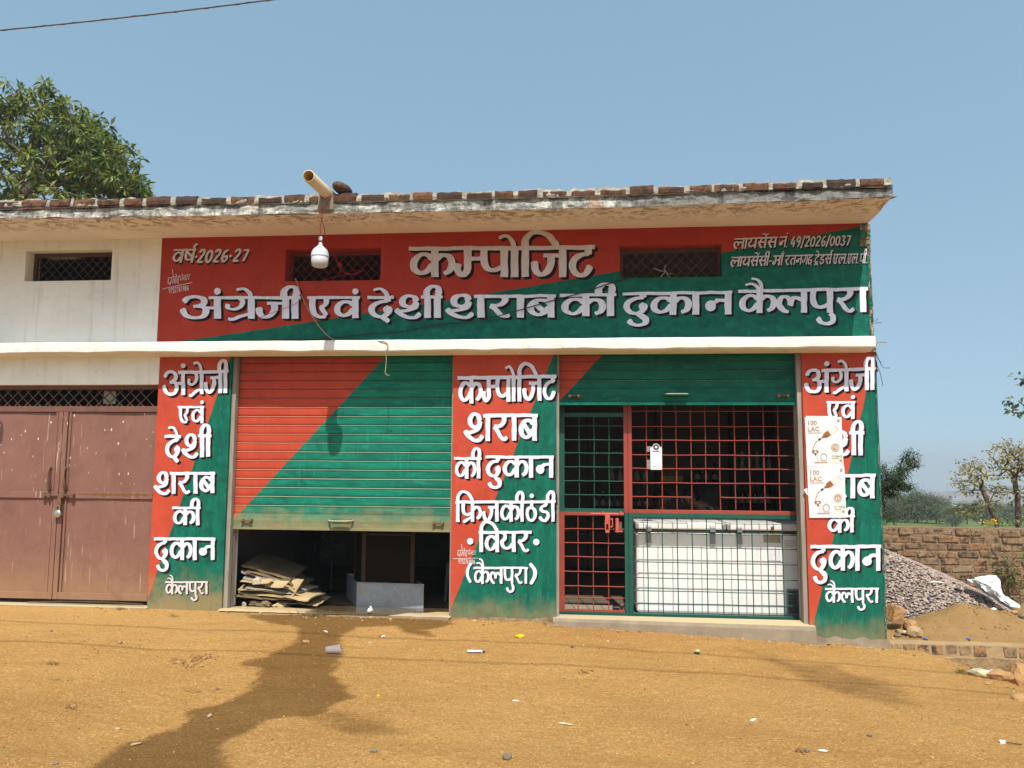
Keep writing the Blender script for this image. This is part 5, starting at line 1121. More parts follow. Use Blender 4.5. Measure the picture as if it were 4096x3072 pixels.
tag(mb.build('twine_knot', MT['twine'], None, loc=W(2662, 1086, .1)), 'knotted pale twine tied to the mesh of the right ventilator', 'twine')
# service wire crossing the sky at upper left, and two lines over the forecourt
mb = MB(); a, b = Vector(W(-900, 192, 3)), Vector(W(1500, -57, 3)); d = b-a
mb.tube([a+d*t/20*1.0+Vector((0, 0, -.10*(1-(2*t/20-1)**2))) for t in range(21)], .011, 6)
mb.tube([a+d*t/60+Vector((0, .012*math.sin(t*2.2), -.10*(1-(2*t/60-1)**2)+.012*math.cos(t*2.2))) for t in range(61)], .006, 5)
tag(mb.build('overhead_cable', MT['iron_brown'], None, loc=a), 'brown twisted service cable crossing the sky at the upper left', 'cable')
for i, (y0, y1, z0) in enumerate(((-4.9, -5.15, 5.4), (-4.25, -4.75, 5.6))):
    mb = MB(); mb.tube([(-14+28*t/24, y0+(y1-y0)*t/24, z0-.25*(1-(2*t/24-1)**2)) for t in range(25)], .010, 6)
    tag(mb.build('power_line', MT['darkwire'], None, loc=(0, y0, z0)), ['power line overhead nearer the shop, seen only as a shadow line on the dirt', 'power line overhead farther from the shop, seen only as a shadow line on the dirt'][1-i], 'power line', 'power lines over the forecourt')
# stones lying on the parapet
mb = MB(); mb.rock((-2.30, -.78, 4.165), .14, 8, (1.12, .62, .42), 2, (.17, .10, .07), .06); tag(mb.build('roof_stone', MT['brick'], None, smooth=True, loc=(-2.30, -.78, 4.12)), 'rounded brown stone on the parapet beside the rain spout', 'stone')
p = P(3385, 697, -.7); mb = MB(); mb.rock((p.x, -.70, 4.115), .075, 18, (1.1, .8, .55), 2, (.24, .12, .08), .06); tag(mb.build('roof_stone', MT['brick'], None, smooth=True, loc=(p.x, -.7, 4.11)), 'small reddish stone lying on the parapet near the right corner', 'stone')
# roots and dry stems sprouting from the broken corner
for i, (pts, lb) in enumerate((([(3499, 1290), (3505, 1282), (3510, 1274)], 'short dry stem sprouting from the broken corner above the ledge'), ([(3500, 1296), (3512, 1290), (3527, 1291)], 'curved dry stem sprouting from the broken corner above the ledge'), ([(3503, 1412), (3508, 1430), (3518, 1442), (3524, 1452)], 'thin dry root drooping below the ledge at the corner'), ([(3503, 1408), (3530, 1466), (3560, 1472)], 'long dry stem pointing right below the ledge at the corner'), ([(3502, 1452), (3520, 1490), (3532, 1544)], 'lowest dry root hanging down the right pillar edge'))):
    wire('dry_stem', 'bark_dark', [W(a, b, -.01) for a, b in pts], .0028, lb, 'dry stem', 5)
# padlock
px, pz = XC+.035, .985
T = thing('padlock', (px, .03, pz), 'round steel padlock hanging from the brown door bolt', 'padlock')
mb = MB(); mb.lathe((px, .042, pz), [(.0, 0), (.030, .001), (.040, .008), (.042, .018), (.038, .026), (.0, .028)], 24, (0, -1, 0)); mb.build('body', MT['steel'], T, smooth=True)
mb = MB(); mb.tube(cr([(px-.017, .028, pz+.03), (px-.018, .028, pz+.065), (px, .028, pz+.088), (px+.018, .028, pz+.065), (px+.017, .028, pz+.03)], 5), .0055, 8); mb.build('shackle', MT['brass'], T)
# posters and the payment card
def text_mesh(s, size, fn, mat, name, parent, bold=.0, spacing=1.0):
    cu = bpy.data.curves.new('text', 'FONT'); cu.body = s; cu.size = size; cu.offset = bold; cu.space_character = spacing; cu.resolution_u = 3
    o = bpy.data.objects.new('text', cu); COL.objects.link(o); dg = bpy.context.evaluated_depsgraph_get(); me = bpy.data.meshes.new_from_object(o.evaluated_get(dg))
    bpy.data.objects.remove(o); bpy.data.curves.remove(cu)
    mb = MB(); mb.add([fn(v.co.x, v.co.y) for v in me.vertices], [tuple(p.vertices) for p in me.polygons]); bpy.data.meshes.remove(me)
    return mb.build(name, mat, parent)
def poster(tl, tr, bl, br, label, seed):
    c = [P(*p, 0) for p in (tl, tr, bl, br)]
    def wv(a, b): return .010+.006*fbm(a*3+seed, b*4)+.003*fbm(a*9+seed, b*11)
    def at(a, b, e=0):   # a right 0..1, b down 0..1.36
        t = b/1.36; top = c[0].lerp(c[1], a); bot = c[2].lerp(c[3], a); q = top.lerp(bot, t); return Vector((q.x, -wv(a, b)-e, q.z))
    T = thing('poster', (c[2].x, -.01, c[2].z), label, 'poster', 'posters on the right pillar')
    mb = MB(); mb.grid(lambda u, v: at(u, v*1.36), 18, 24); mb.build('sheet', MT['paper'], T, smooth=True)
    E1 = .0022
    def txt(s, x, y, h, mat, bold=0, sp=1.0, w=1.0): return text_mesh(s, h*1.38, lambda a, b: at(x+a*w, y-b, E1), MT[mat], 'print', T, bold, sp)
    txt('100', .055, .215, .125, 'bronze_ink', .004, 1.08, .98); txt('LAC', .06, .385, .125, 'bronze_ink', .004, 1.06, .98)
    txt('CASES & BEYOND!', .065, .447, .032, 'bronze_ink', .001); 
    def poly(pts, mat, e=E1, nm='print'):
        mb = MB(); mb.add([at(x, y, e) for x, y in pts], [tuple(range(len(pts)))]); mb.build(nm, MT[mat], T)
    poly([(.065, .486), (.44, .486), (.44, .492), (.065, .492)], 'grey_ink')
    def circ(x, y, r, mat, e=E1, n=20, hole=None, sx=1):
        mb = MB()
        if hole is None: mb.add([at(x+r*sx*math.cos(i*6.2832/n), y+r*math.sin(i*6.2832/n), e) for i in range(n)], [tuple(range(n))])
        else:
            mb.add([at(x+rr*sx*math.cos(i*6.2832/n), y+rr*math.sin(i*6.2832/n), e) for rr in (r, hole) for i in range(n)], [(i, (i+1) % n, n+(i+1) % n, n+i) for i in range(n)])
        mb.build('print', MT[mat], T)
    circ(.91, .10, .038, 'rose_ink'); poly([(.88, .095), (.94, .095), (.94, .108), (.88, .108)], 'paper', E1*1.6)
    # tilted bottle pouring
    ang = math.radians(-33); ca, sa = math.cos(ang), math.sin(ang); ox, oy = .30, .66
    def bt(l, s): return (ox+l*ca-s*sa, oy+l*sa+s*ca)
    out = [(0, .022), (.14, .024), (.22, .03), (.27, .07), (.34, .082), (.66, .082), (.69, .06), (.69, -.06), (.66, -.082), (.34, -.082), (.27, -.07), (.22, -.03), (.14, -.024), (0, -.022)]
    poly([bt(*p) for p in out], 'grey_ink'); poly([bt(*p) for p in ((.17, .024), (.22, .026), (.27, .062), (.34, .074), (.42, .072), (.41, -.07), (.34, -.074), (.27, -.062), (.22, -.026), (.17, -.024))], 'amber_ink', E1*1.5)
    poly([bt(*p) for p in ((.05, .024), (.13, .024), (.13, -.024), (.05, -.024))], 'dark_ink', E1*1.6); poly([bt(*p) for p in ((.42, .078), (.64, .078), (.64, -.078), (.42, -.078))], 'cream_ink', E1*1.7)
    poly([(.29, .65), (.25, .70), (.20, .80), (.17, .90), (.19, .90), (.225, .81), (.27, .71), (.31, .67)], 'bronze_ink')
    poly([(.15, .94), (.20, .90), (.24, .93), (.29, .90), (.34, .95), (.32, .99), (.25, 1.0), (.18, 1.0)], 'amber_ink'); poly([(.20, .96), (.27, .94), (.29, .97), (.22, .985)], 'paper', E1*1.5)
    circ(.47, 1.10-.0, .135, 'grey_ink', E1, 24, .098, .85); circ(.47, 1.10, .10, 'bronze_ink', E1*1.4, 24, .085, .85)
    poly([(.27, .99), (.325, .98), (.325, 1.24), (.27, 1.24)], 'grey_ink'); poly([(.22, 1.02), (.27, 1.0), (.27, 1.05), (.24, 1.06)], 'dark_ink'); poly([(.21, 1.235), (.56, 1.225), (.56, 1.255), (.21, 1.265)], 'bronze_ink')
    circ(.795, .835, .115, 'bronze_ink', E1); circ(.795, .835, .10, 'cream_ink', E1*1.4, 20, .088); txt('10', .722, .885, .10, 'cream_ink', .004, 1, 1.0)
    poly([(.66, 1.01), (.985, 1.02), (.985, 1.27), (.66, 1.26)], 'cream_ink', E1*.6); txt('ICONiQ', .685, 1.10, .052, 'dark_ink', .001, 1.12); txt('WHITE', .695, 1.152, .034, 'dark_ink', .001, 1.2); circ(.925, 1.195, .035, 'bronze_ink')
    return T
poster((3217, 1670), (3364, 1668), (3226, 1866), (3373, 1867), 'upper of the two whisky posters pasted on the right pillar', 1)
poster((3226, 1867), (3376, 1866), (3236, 2071), (3383, 2070), 'lower of the two whisky posters pasted on the right pillar', 5)
mb = MB(); mb.grid(lambda u, v: Vector((P(3222+u*125, 1664, 0).x, -.012-.004*fbm(u*9, v), P(3222, 1664+v*5, 0).z)), 14, 2); tag(mb.build('torn_paper_strip', MT['litter_white'], None, loc=P(3222, 1664, 0)), 'torn white paper strip stuck above the upper poster', 'paper strip')
c0, c1 = P(2601, 1785, .27), P(2648, 1879, .27); cw, chh = c1.x-c0.x, c0.z-c1.z; yq = .262
T = thing('payment_card', (c0.x, yq, c1.z), 'white payment card with a dark round badge taped to the red gate bars', 'card')
mb = MB(); mb.box(c0.x, c1.x, yq, yq+.004, c1.z, c0.z-.012); mb.lathe(((c0.x+c1.x)/2, yq+.003, c0.z-.008), [(.036, 0), (.036, .004)], 24, (0, -1, 0)); mb.build('card', MT['paper'], T)
mb = MB(); mb.lathe(((c0.x+c1.x)/2, yq-.0005, c0.z-.008), [(.030, 0), (.030, .001)], 24, (0, -1, 0)); mb.build('badge', MT['navy_ink'], T)
mb = MB(); cx_, cz_ = (c0.x+c1.x)/2, c0.z-.008; mb.add([(cx_+(.020 if i % 2 else .009)*math.cos(i*math.pi/5+.3), yq-.003, cz_+(.020 if i % 2 else .009)*math.sin(i*math.pi/5+.3)) for i in range(10)], [tuple(range(10))]); mb.build('badge_star', MT['paper'], T)
text_mesh('PhonePe', .022, lambda a, b: Vector((cx_-.036+a*.85, yq-.002, c0.z-.058+b)), MT['navy_ink'], 'print', T, .0006)
mb = MB()
for z_, w_, h_ in ((c1.z+.034, .085, .009), (c1.z+.018, .075, .006)):
    for i in range(7): mb.box(cx_-w_/2+w_*i/7, cx_-w_/2+w_*(i+.8)/7, yq-.002, yq-.001, z_, z_+h_)
mb.build('small_print', MT['grey_ink'], T)
mb = MB(); mb.grid(lambda u, v: Vector((c0.x-.035+u*.15, yq+.009+.006*fbm(u*6, v*6), c0.z-.055+v*.055)), 8, 4); mb.grid(lambda u, v: Vector((c0.x-.035+u*.04, yq+.009+.006*fbm(u*6, v*6), c1.z+.01+v*.09)), 4, 6)
k = NM('clear_tape', .2, .5); k.col((.8, .8, .8)); k.b.inputs['Alpha'].default_value = .28; mb.build('tape', k.m, T)

# chest freezer behind the gate
fx0, fx1, fy0, fy1 = .548, 2.32, .49, 1.10
T = thing('chest_freezer', ((fx0+fx1)/2, .75, 0), 'scuffed white two-lid chest freezer standing behind the gate', 'freezer')
mb = MB(); mb.box(fx0, fx1, fy0, fy1, .012, .845); mb.build('body', MT['freezer'], T, bevel=.03)
XM = 1.478
for a, b, lx in ((fx0-.004, XM-.004, (.679, 1.336)), (XM+.004, fx1+.004, (1.607,))):
    mb = MB(); mb.box(a, b, fy0-.012, fy1+.01, .872, .945); o = mb.build('lid', MT['freezer'], T, bevel=.016)
    for e in (a, b):
        if e > 2.2: continue
        s_ = 1 if e == a else -1; mb = MB(); mb.box(min(e-.001*s_, e+.035*s_), max(e-.001*s_, e+.035*s_), fy0-.016, fy0+.03, .878, .93); mb.build('lid_corner', MT['freezer_grey'], o, bevel=.006)
    for x in lx:
        mb = MB(); mb.box(x-.028, x+.028, fy0-.045, fy0-.010, .852, .925); l_ = mb.build('latch', MT['bulb_white'], o, bevel=.008)
        mb = MB(); mb.box(x-.027, x+.027, fy0-.020, fy0-.001, .715, .835); mb.build('latch_strap', MT['freezer_grey'], l_, bevel=.004)
        mb = MB(); mb.box(x-.020, x+.020, fy0-.03, fy0-.01, .836, .853); mb.build('latch_slot', MT['black'], l_)
mb = MB(); mb.box(fx0+.01, fx1-.01, fy0+.006, fy1-.01, .84, .874); mb.build('gasket', MT['vent'], T)
mb = MB(); mb.lathe((1.942, fy0-.012, .90), [(.018, 0), (.016, .012), (.006, .014)], 14, (0, -1, 0)); mb.build('lock', MT['rust'], T)
mb = MB(); mb.box(1.852, 2.023, fy0-.004, fy0-.001, .752, .843); mb.build('sticker', MT['sticker'], T)
mb = MB(); mb.box(1.897, 2.021, fy0-.004, fy0-.001, .569, .727); mb.build('paper_notice', MT['paper'], T)
mb = MB(); mb.box(2.06, 2.18, fy0-.004, fy0-.001, .71, .785); mb.build('rating_plate', MT['grey_ink'], T)
mb = MB(); mb.box(2.065, 2.25, fy0-.012, fy0+.0, .035, .29); v_ = mb.build('vent_frame', MT['freezer_grey'], T, bevel=.005)
mb = MB()
for i in range(16): mb.box(2.085, 2.235, fy0-.017, fy0-.0125, .05+i*.0142, .058+i*.0142)
mb.build('vent_slats', MT['vent'], v_)
for x in (fx0+.08, fx1-.08):
    for y in (fy0+.07, fy1-.07): mb = MB(); mb.lathe((x, y, .0005), [(.022, 0), (.022, .011)], 12); mb.build('foot', MT['black'], T)

# evaporative cooler just inside the left shop
tz = -.04; tx0, tx1, ty0, ty1 = -2.50, -1.735, .69, 1.28
T = thing('air_cooler', ((tx0+tx1)/2, 1, tz), 'old desert air cooler with a grey metal water tank and brown pads', 'air cooler')
mb = MB(); sk = -.30
def tk(x, y, z): return Vector((x+(y-ty0)*sk/.59*1.0, y+(.06*(x-tx1)/(tx0-tx1) if True else 0)-.03, z))
for (a, b, c, d) in ((tx0, tx1, ty0, ty0+.012), (tx0, tx1, ty1-.012, ty1), (tx0, tx0+.012, ty0+.012, ty1-.012), (tx1-.012, tx1, ty0+.012, ty1-.012)):
    mb.add([tk(x, y, z) for z in (tz, tz+.262) for y in (c, d) for x in (a, b)], [(0, 2, 3, 1), (4, 5, 7, 6), (0, 1, 5, 4), (2, 6, 7, 3), (0, 4, 6, 2), (1, 3, 7, 5)])
mb.add([tk(tx0, ty0, tz+.01), tk(tx1, ty0, tz+.01), tk(tx1, ty1, tz+.01), tk(tx0, ty1, tz+.01)], [(0, 1, 2, 3)])
mb.tube([tk(tx0, ty0, tz+.262), tk(tx1, ty0, tz+.262), tk(tx1, ty1, tz+.262), tk(tx0, ty1, tz+.262), tk(tx0, ty0, tz+.262)], .008, 6); mb.build('tank', MT['tank'], T)
ins = .10; zt_ = 1.25
for x, y in ((tx0+ins, ty0+ins), (tx1-ins, ty0+ins), (tx0+ins, ty1-ins), (tx1-ins, ty1-ins)):
    mb = MB(); p = tk(x, y, 0); mb.box(p.x-.022, p.x+.022, p.y-.022, p.y+.022, tz+.012, zt_); mb.build('post', MT['cooler_frame'], T)
for a, b in (((tx0+ins, ty0+ins), (tx1-ins, ty0+ins)), ((tx0+ins, ty0+ins), (tx0+ins, ty1-ins)), ((tx1-ins, ty0+ins), (tx1-ins, ty1-ins))):
    p, q_ = tk(*a, 0), tk(*b, 0); mb = MB(); d = (q_-p); n = Vector((-d.y, d.x, 0)).normalized()*.014
    def pad(u, v): r = p+d*u+n*(1+fbm(u*16, v*22)); return Vector((r.x, r.y, tz+.06+v*1.15))
    mb.grid(pad, 30, 50); mb.grid(lambda u, v: p+d*u-n+Vector((0, 0, tz+.06+v*1.15)), 2, 2); mb.build('pad', MT['pad'], T)
    mb = MB(); mb.tube([p-n*1.4+Vector((0, 0, .75)), q_-n*1.4+Vector((0, 0, .75))], .012, 5); mb.build('cross_rail', MT['cooler_frame'], T)
p = tk((tx0+tx1)/2, (ty0+ty1)/2, 0); mb = MB(); mb.box(p.x-.3, p.x+.3, p.y-.24, p.y+.24, zt_, zt_+.03); mb.build('top_panel', MT['tank'], T)
# flattened cartons just inside the left shop
q = random.Random(77); heap = 'flattened cartons heaped inside the left shop'
names = ['lowest sheet of the flattened carton heap, on the floor', 'second sheet up in the flattened carton heap', 'third sheet up in the flattened carton heap', 'fourth sheet up in the flattened carton heap', 'fifth sheet up in the flattened carton heap', 'sixth sheet up in the flattened carton heap', 'seventh sheet up in the flattened carton heap', 'eighth sheet up in the flattened carton heap', 'ninth sheet up in the flattened carton heap', 'tenth sheet up in the flattened carton heap', 'eleventh sheet up in the flattened carton heap', 'twelfth sheet up in the flattened carton heap', 'thirteenth sheet up in the flattened carton heap', 'fourteenth sheet up, near the top of the flattened carton heap', 'fifteenth sheet up, just under the top of the carton heap', 'topmost wide dull sheet of the flattened carton heap']
z = .060
for i, lb in enumerate(names):
    f = i/15; wd, dp = q.uniform(.60, .92)*(1-.38*f), q.uniform(.40, .62); cx = -3.68+wd/2+q.uniform(-.04, .10); cy = .27+dp/2+q.uniform(-.02, .13)+.05*f; tilt = -.05-.22*f*f+q.uniform(-.03, .03); back = q.uniform(-.02, .04)+.05*f*f; yaw = q.uniform(-.18, .18); sd = q.random()*50; th = q.choice([.005, .008, .014])
    def pt(u, v, up):
        x, y = (u-.5)*wd, (v-.5)*dp; X_ = cx+x*math.cos(yaw)-y*math.sin(yaw); Y_ = cy+x*math.sin(yaw)+y*math.cos(yaw)+(fbm(u*9+sd, 7)-.5)*.03
        return Vector((max(X_, -3.69), max(Y_, .245), max(z+.018+(X_+3.45)*tilt+(Y_-cy)*back+(fbm(u*4+sd, v*3)-.5)*.05+up*th-(.07*sstep(.75, 1, u)*(i % 3 == 1)), -.02+.002*i)))
    mb = MB(); mb.grid(lambda u, v: pt(u, v, 1), 16, 10); mb.grid(lambda u, v: pt(u, v, 0), 16, 10); mb.grid(lambda u, v: pt(u, 0, v), 16, 1); mb.grid(lambda u, v: pt(1, u, v), 10, 1)
    tag(mb.build('flattened_carton', MT[q.choice(['card', 'card_dark', 'card_dark', 'card_grey'])] if i < 15 else MT['card_dark'], None, loc=(cx, cy, z)), lb, 'carton', heap); z += th+q.uniform(.003, .014)
def bent_card(c, w_, d_, rx, rz, mat, label):
    m_ = Matrix.Rotation(rz, 3, 'Z')@Matrix.Rotation(rx, 3, 'X'); mb = MB(); c = Vector(c)
    for s in (0, .006): mb.grid(lambda u, v: c+m_@Vector(((u-.5)*w_, (v-.5)*d_, s+.05*(u-.5)**2)), 6, 4)
    tag(mb.build('flattened_carton', MT[mat], None, loc=c), label, 'carton', heap)
bent_card((-3.10, .40, .20), .20, .22, .9, -.6, 'card', 'square carton flap sagging off the right front of the heap')
bent_card((-3.40, .30, .275), .22, .10, .35, -.22, 'card', 'small bright carton flap on the front of the heap')
bent_card((-3.24, .30, .25), .26, .12, .5, -.35, 'card', 'torn pale carton flap folded over the heap front')
mb = MB(); mb.box(-3.50, -3.42, .26, .34, .25, .31, None, .012); tag(mb.build('paper_parcel', MT['litter_cream'], None, loc=(-3.46, .3, .25), bevel=.006), 'small cream parcel tucked in the carton heap front', 'parcel')
for i, (x, y, s, mt, lb) in enumerate(((-3.5, .34, (.09, .05, .035), 'card_dark', 'crumpled brown paper under the left of the carton heap'), (-3.36, .30, (.10, .05, .04), 'card_dark', 'crumpled grey-brown paper under the middle of the carton heap'), (-3.22, .33, (.07, .04, .03), 'card', 'crumpled tan paper under the right of the carton heap'), (-3.60, .30, (.025, .02, .03), 'card_grey', 'small crumpled pale paper at the left corner of the carton heap'))):
    mb = MB(); mb.rock((x, y, .0+s[2]), 1, i+40, s, 2, None, .35); tag(mb.build('crumpled_paper', MT[mt], None, loc=(x, y, .05)), lb, 'paper', 'crumpled paper under the carton heap')
# a moulded chair, its back to the right of the cooler
T = thing('plastic_chair', (-1.33, 1.4, -.04), 'grey moulded plastic chair in the gloom right of the air cooler', 'chair')
mb = MB(); mb.grid(lambda u, v: Vector((-1.58+u*.46, 1.2+v*.44, .40-.02*math.sin(3.1*u))), 8, 8); mb.grid(lambda u, v: Vector((-1.58+u*.46, 1.2+v*.44, .375-.02*math.sin(3.1*u))), 8, 8); mb.build('seat', MT['plastic_chair'], T, smooth=True)
mb = MB()
mb.tube(cr([(-1.57, 1.62, .40), (-1.57, 1.70, .68), (-1.52, 1.73, .80), (-1.35, 1.75, .83), (-1.18, 1.73, .80), (-1.13, 1.70, .68), (-1.13, 1.62, .40)], 5), .022, 8)
for i in range(4): mb.tube([(-1.48+i*.087, 1.64, .40), (-1.48+i*.087, 1.735, .80)], .014, 6)
mb.build('backrest', MT['plastic_chair'], T)
for x in (-1.56, -1.14):
    for y in (1.22, 1.62): mb = MB(); mb.tube([(x, y, .39), (x+(.03 if x > -1.3 else -.03), y+(.03 if y > 1.4 else -.03), -.04)], [.026, .018], 8); mb.build('leg', MT['plastic_chair'], T)
# round fan shape at the back left of the left shop
T = thing('table_fan', (-3.05, 1.5, -.04), 'dark round pedestal fan standing behind the carton heap', 'fan')
mb = MB(); mb.lathe((-3.05, 1.5, -.04), [(.16, 0), (.16, .02), (.03, .05), (.02, .08), (.018, .40), (.0, .41)], 20); mb.build('stand', MT['black'], T)
mb = MB()
for rr in (.05, .09, .13, .165): mb.tube([(-3.05+rr*math.cos(a*.2618), 1.46, .53+rr*math.sin(a*.2618)) for a in range(25)], .004, 5)
for a in range(16): mb.tube([(-3.05+.02*math.cos(a*.3927), 1.45, .53+.02*math.sin(a*.3927)), (-3.05+.165*math.cos(a*.3927), 1.46, .53+.165*math.sin(a*.3927))], .0025, 4)
mb.build('guard', MT['black'], T)
mb = MB(); mb.lathe((-3.05, 1.60, .53), [(.06, 0), (.065, .08), (.03, .12), (.0, .125)], 16, (0, -1, 0)); mb.build('motor', MT['black'], T)
for a in range(3):
    mb = MB(); c_, s_ = math.cos(a*2.094), math.sin(a*2.094); mb.grid(lambda u, v: Vector((-3.05+(.03+.12*u)*c_-(v-.5)*.10*s_*(u+.3), 1.48+.02*(v-.5), .53+(.03+.12*u)*s_+(v-.5)*.10*c_*(u+.3))), 4, 4); mb.build('blade', MT['black'], T)

# shelves and bottles in the right shop
def shelf(x0, x1, zs, y0, y1, label):
    T = thing('bottle_shelf', ((x0+x1)/2, y0, 0), label, 'shelf')
    for z_ in zs: mb = MB(); mb.box(x0+.016, x1-.016, y0, y1, z_-.02, z_); mb.build('board', MT['shelf'], T)
    for x in (x0, x1-.015): mb = MB(); mb.box(x, x+.015, y0, y1+.02, .001, 2.3); mb.build('upright', MT['shelf'], T)
shelf(.05, 1.02, (.62, .93, 1.30, 1.75), 3.05, 3.30, 'dark wooden bottle shelf at the back left of the right shop'); shelf(2.02, 2.56, (.62, .98, 1.47, 1.9), 3.0, 3.25, 'dark wooden bottle shelf at the back right of the right shop')
mb = MB(); mb.box(1.05, 2.0, 3.35, 3.55, 1.27, 1.29); tag(mb.build('wall_board', MT['shelf'], None, loc=(1.5, 3.4, 1.27)), 'single dark wall board between the two bottle shelves', 'shelf')
def bottle(x, y, z_, h, r, mat, cap, label, grp, lab=True, squat=False):
    T = thing('bottle', (x, y, z_), label, 'bottle', grp)
    pr = [(r*.9, 0), (r, h*.03), (r, h*.52), (r*.75, h*.64), (r*.34, h*.72), (r*.32, h*.90)] if not squat else [(r*.8, 0), (r, h*.05), (r*.55, h*.45), (r*.5, h*.5), (r*.95, h*.62), (r*.6, h*.88)]
    mb = MB(); mb.lathe((x, y, z_), pr, 14); mb.build('glass', MT[mat], T, smooth=True)
    mb = MB(); mb.lathe((x, y, z_), [(r*.40, h*.89), (r*.40, h), (0, h)], 12); mb.build('cap', MT[cap], T)
    if lab: mb = MB(); mb.lathe((x, y, z_), [(r*1.02, h*.14), (r*1.02, h*.42)], 14); mb.build('label', MT['label'], T)
ordn = ['leftmost', 'second', 'third', 'fourth', 'fifth', 'sixth', 'seventh', 'eighth', 'ninth']
for i in range(8): bottle(.17+i*.10, 3.12, .93, .23, .034, 'bottle_dark' if i < 5 else 'bottle_brown', 'gold' if i in (1, 5, 6) else 'black', f'{ordn[i]} bottle from the left on the middle board of the left shelf', 'bottles on the left shelf')
for i in range(5): bottle(.40+i*.115, 3.14, 1.30, .19, .036, 'bottle_clear', 'gold', f'{ordn[i]} small pale bottle from the left on the upper board of the left shelf', 'bottles on the left shelf', i != 4)
for i in range(4): bottle(2.075+i*.10, 3.08, 1.47, .25, .042, 'bottle_clear', 'gold', f'{ordn[i]} hourglass shaped bottle from the left on the right shelf', 'bottles on the right shelf', False, True)
for i in range(2): bottle(2.46+i*.075, 3.08, 1.47, .22, .03, 'bottle_clear', 'gold', ['slim clear bottle beside the hourglass bottles', 'slim clear bottle nearest the right upright'][i], 'bottles on the right shelf', False)
for i in range(6): bottle(2.08+i*.085, 3.07, .98, .30, .034, 'bottle_brown' if i > 2 else 'bottle_dark', 'gold' if i < 1 else 'black', f'{ordn[i]} tall bottle from the left on the lower board of the right shelf', 'bottles on the right shelf')
for i in range(3): bottle(1.62+i*.12, 3.42, 1.29, .26, .045, 'bottle_dark', 'black', f'{ordn[i]} dark round bottle from the left on the single wall board', 'bottles on the wall board', True)
T = thing('spirits_carton', (1.25, 3.40, 1.29), 'tall dark carton with a yellow base band on the wall board', 'carton')
mb = MB(); mb.box(1.12, 1.40, 3.37, 3.52, 1.37, 1.72); mb.build('box', MT['card_dark'], T); mb = MB(); mb.box(1.115, 1.405, 3.365, 3.525, 1.295, 1.37); mb.build('band', MT['yellow_card'], T)
mb = MB()
for i in range(7): mb.box(-.20, .47, .36+i*.062, .41+i*.062, .012, .027)
for x in (-.1, .2): mb.box(x, x+.03, .36, .78, .0005, .012)
tag(mb.build('slatted_mat', simple('slatted_wood', (.40, .33, .24), (.3, .24, .17), 6, .8, .2), None, loc=(.15, .4, .0)), 'pale slatted wooden mat on the floor inside the gate door', 'mat')
mb = MB(); mb.tube([(.30, .40, .062), (.50, .42, .062)], .034, 12); tag(mb.build('black_roll', MT['black'], None, loc=(.4, .37, .1)), 'short black roll lying on the mat by the gate post', 'roll')
mb = MB(); mb.rock((.39, .345, .115), .038, 3, (1.2, .6, .8), 2, None, .15); mb.box(.36, .43, .33, .36, .001, .10); tag(mb.build('rusty_hinge_lump', MT['rust'], None, loc=(.40, .345, 0)), 'rusty lump of a floor bolt at the foot of the gate post', 'floor bolt')

# two men behind the freezer
def skinned(name, nodes, edges, mat, parent, sub=2, root=0):
    me = bpy.data.meshes.new(name); base = WL[parent.name]; me.from_pydata([tuple(Vector(n[0])-base) for n in nodes], edges, [])
    o = bpy.data.objects.new(name, me); COL.objects.link(o); sk = o.modifiers.new('skin', 'SKIN'); sk.use_smooth_shade = True
    for i, n in enumerate(nodes):
        r = n[1]; me.skin_vertices[0].data[i].radius = (r, r) if not isinstance(r, tuple) else r; me.skin_vertices[0].data[i].use_root = (i == root)
    ss = o.modifiers.new('sub', 'SUBSURF'); ss.levels = ss.render_levels = sub
    dg = bpy.context.evaluated_depsgraph_get(); m2_ = bpy.data.meshes.new_from_object(o.evaluated_get(dg)); o.modifiers.clear(); o.data = m2_; bpy.data.meshes.remove(me)
    m2_.name = name; m2_.materials.clear(); m2_.materials.append(mat)
    for p_ in m2_.polygons: p_.use_smooth = True
    o.parent = parent; WL[o.name] = base; return o
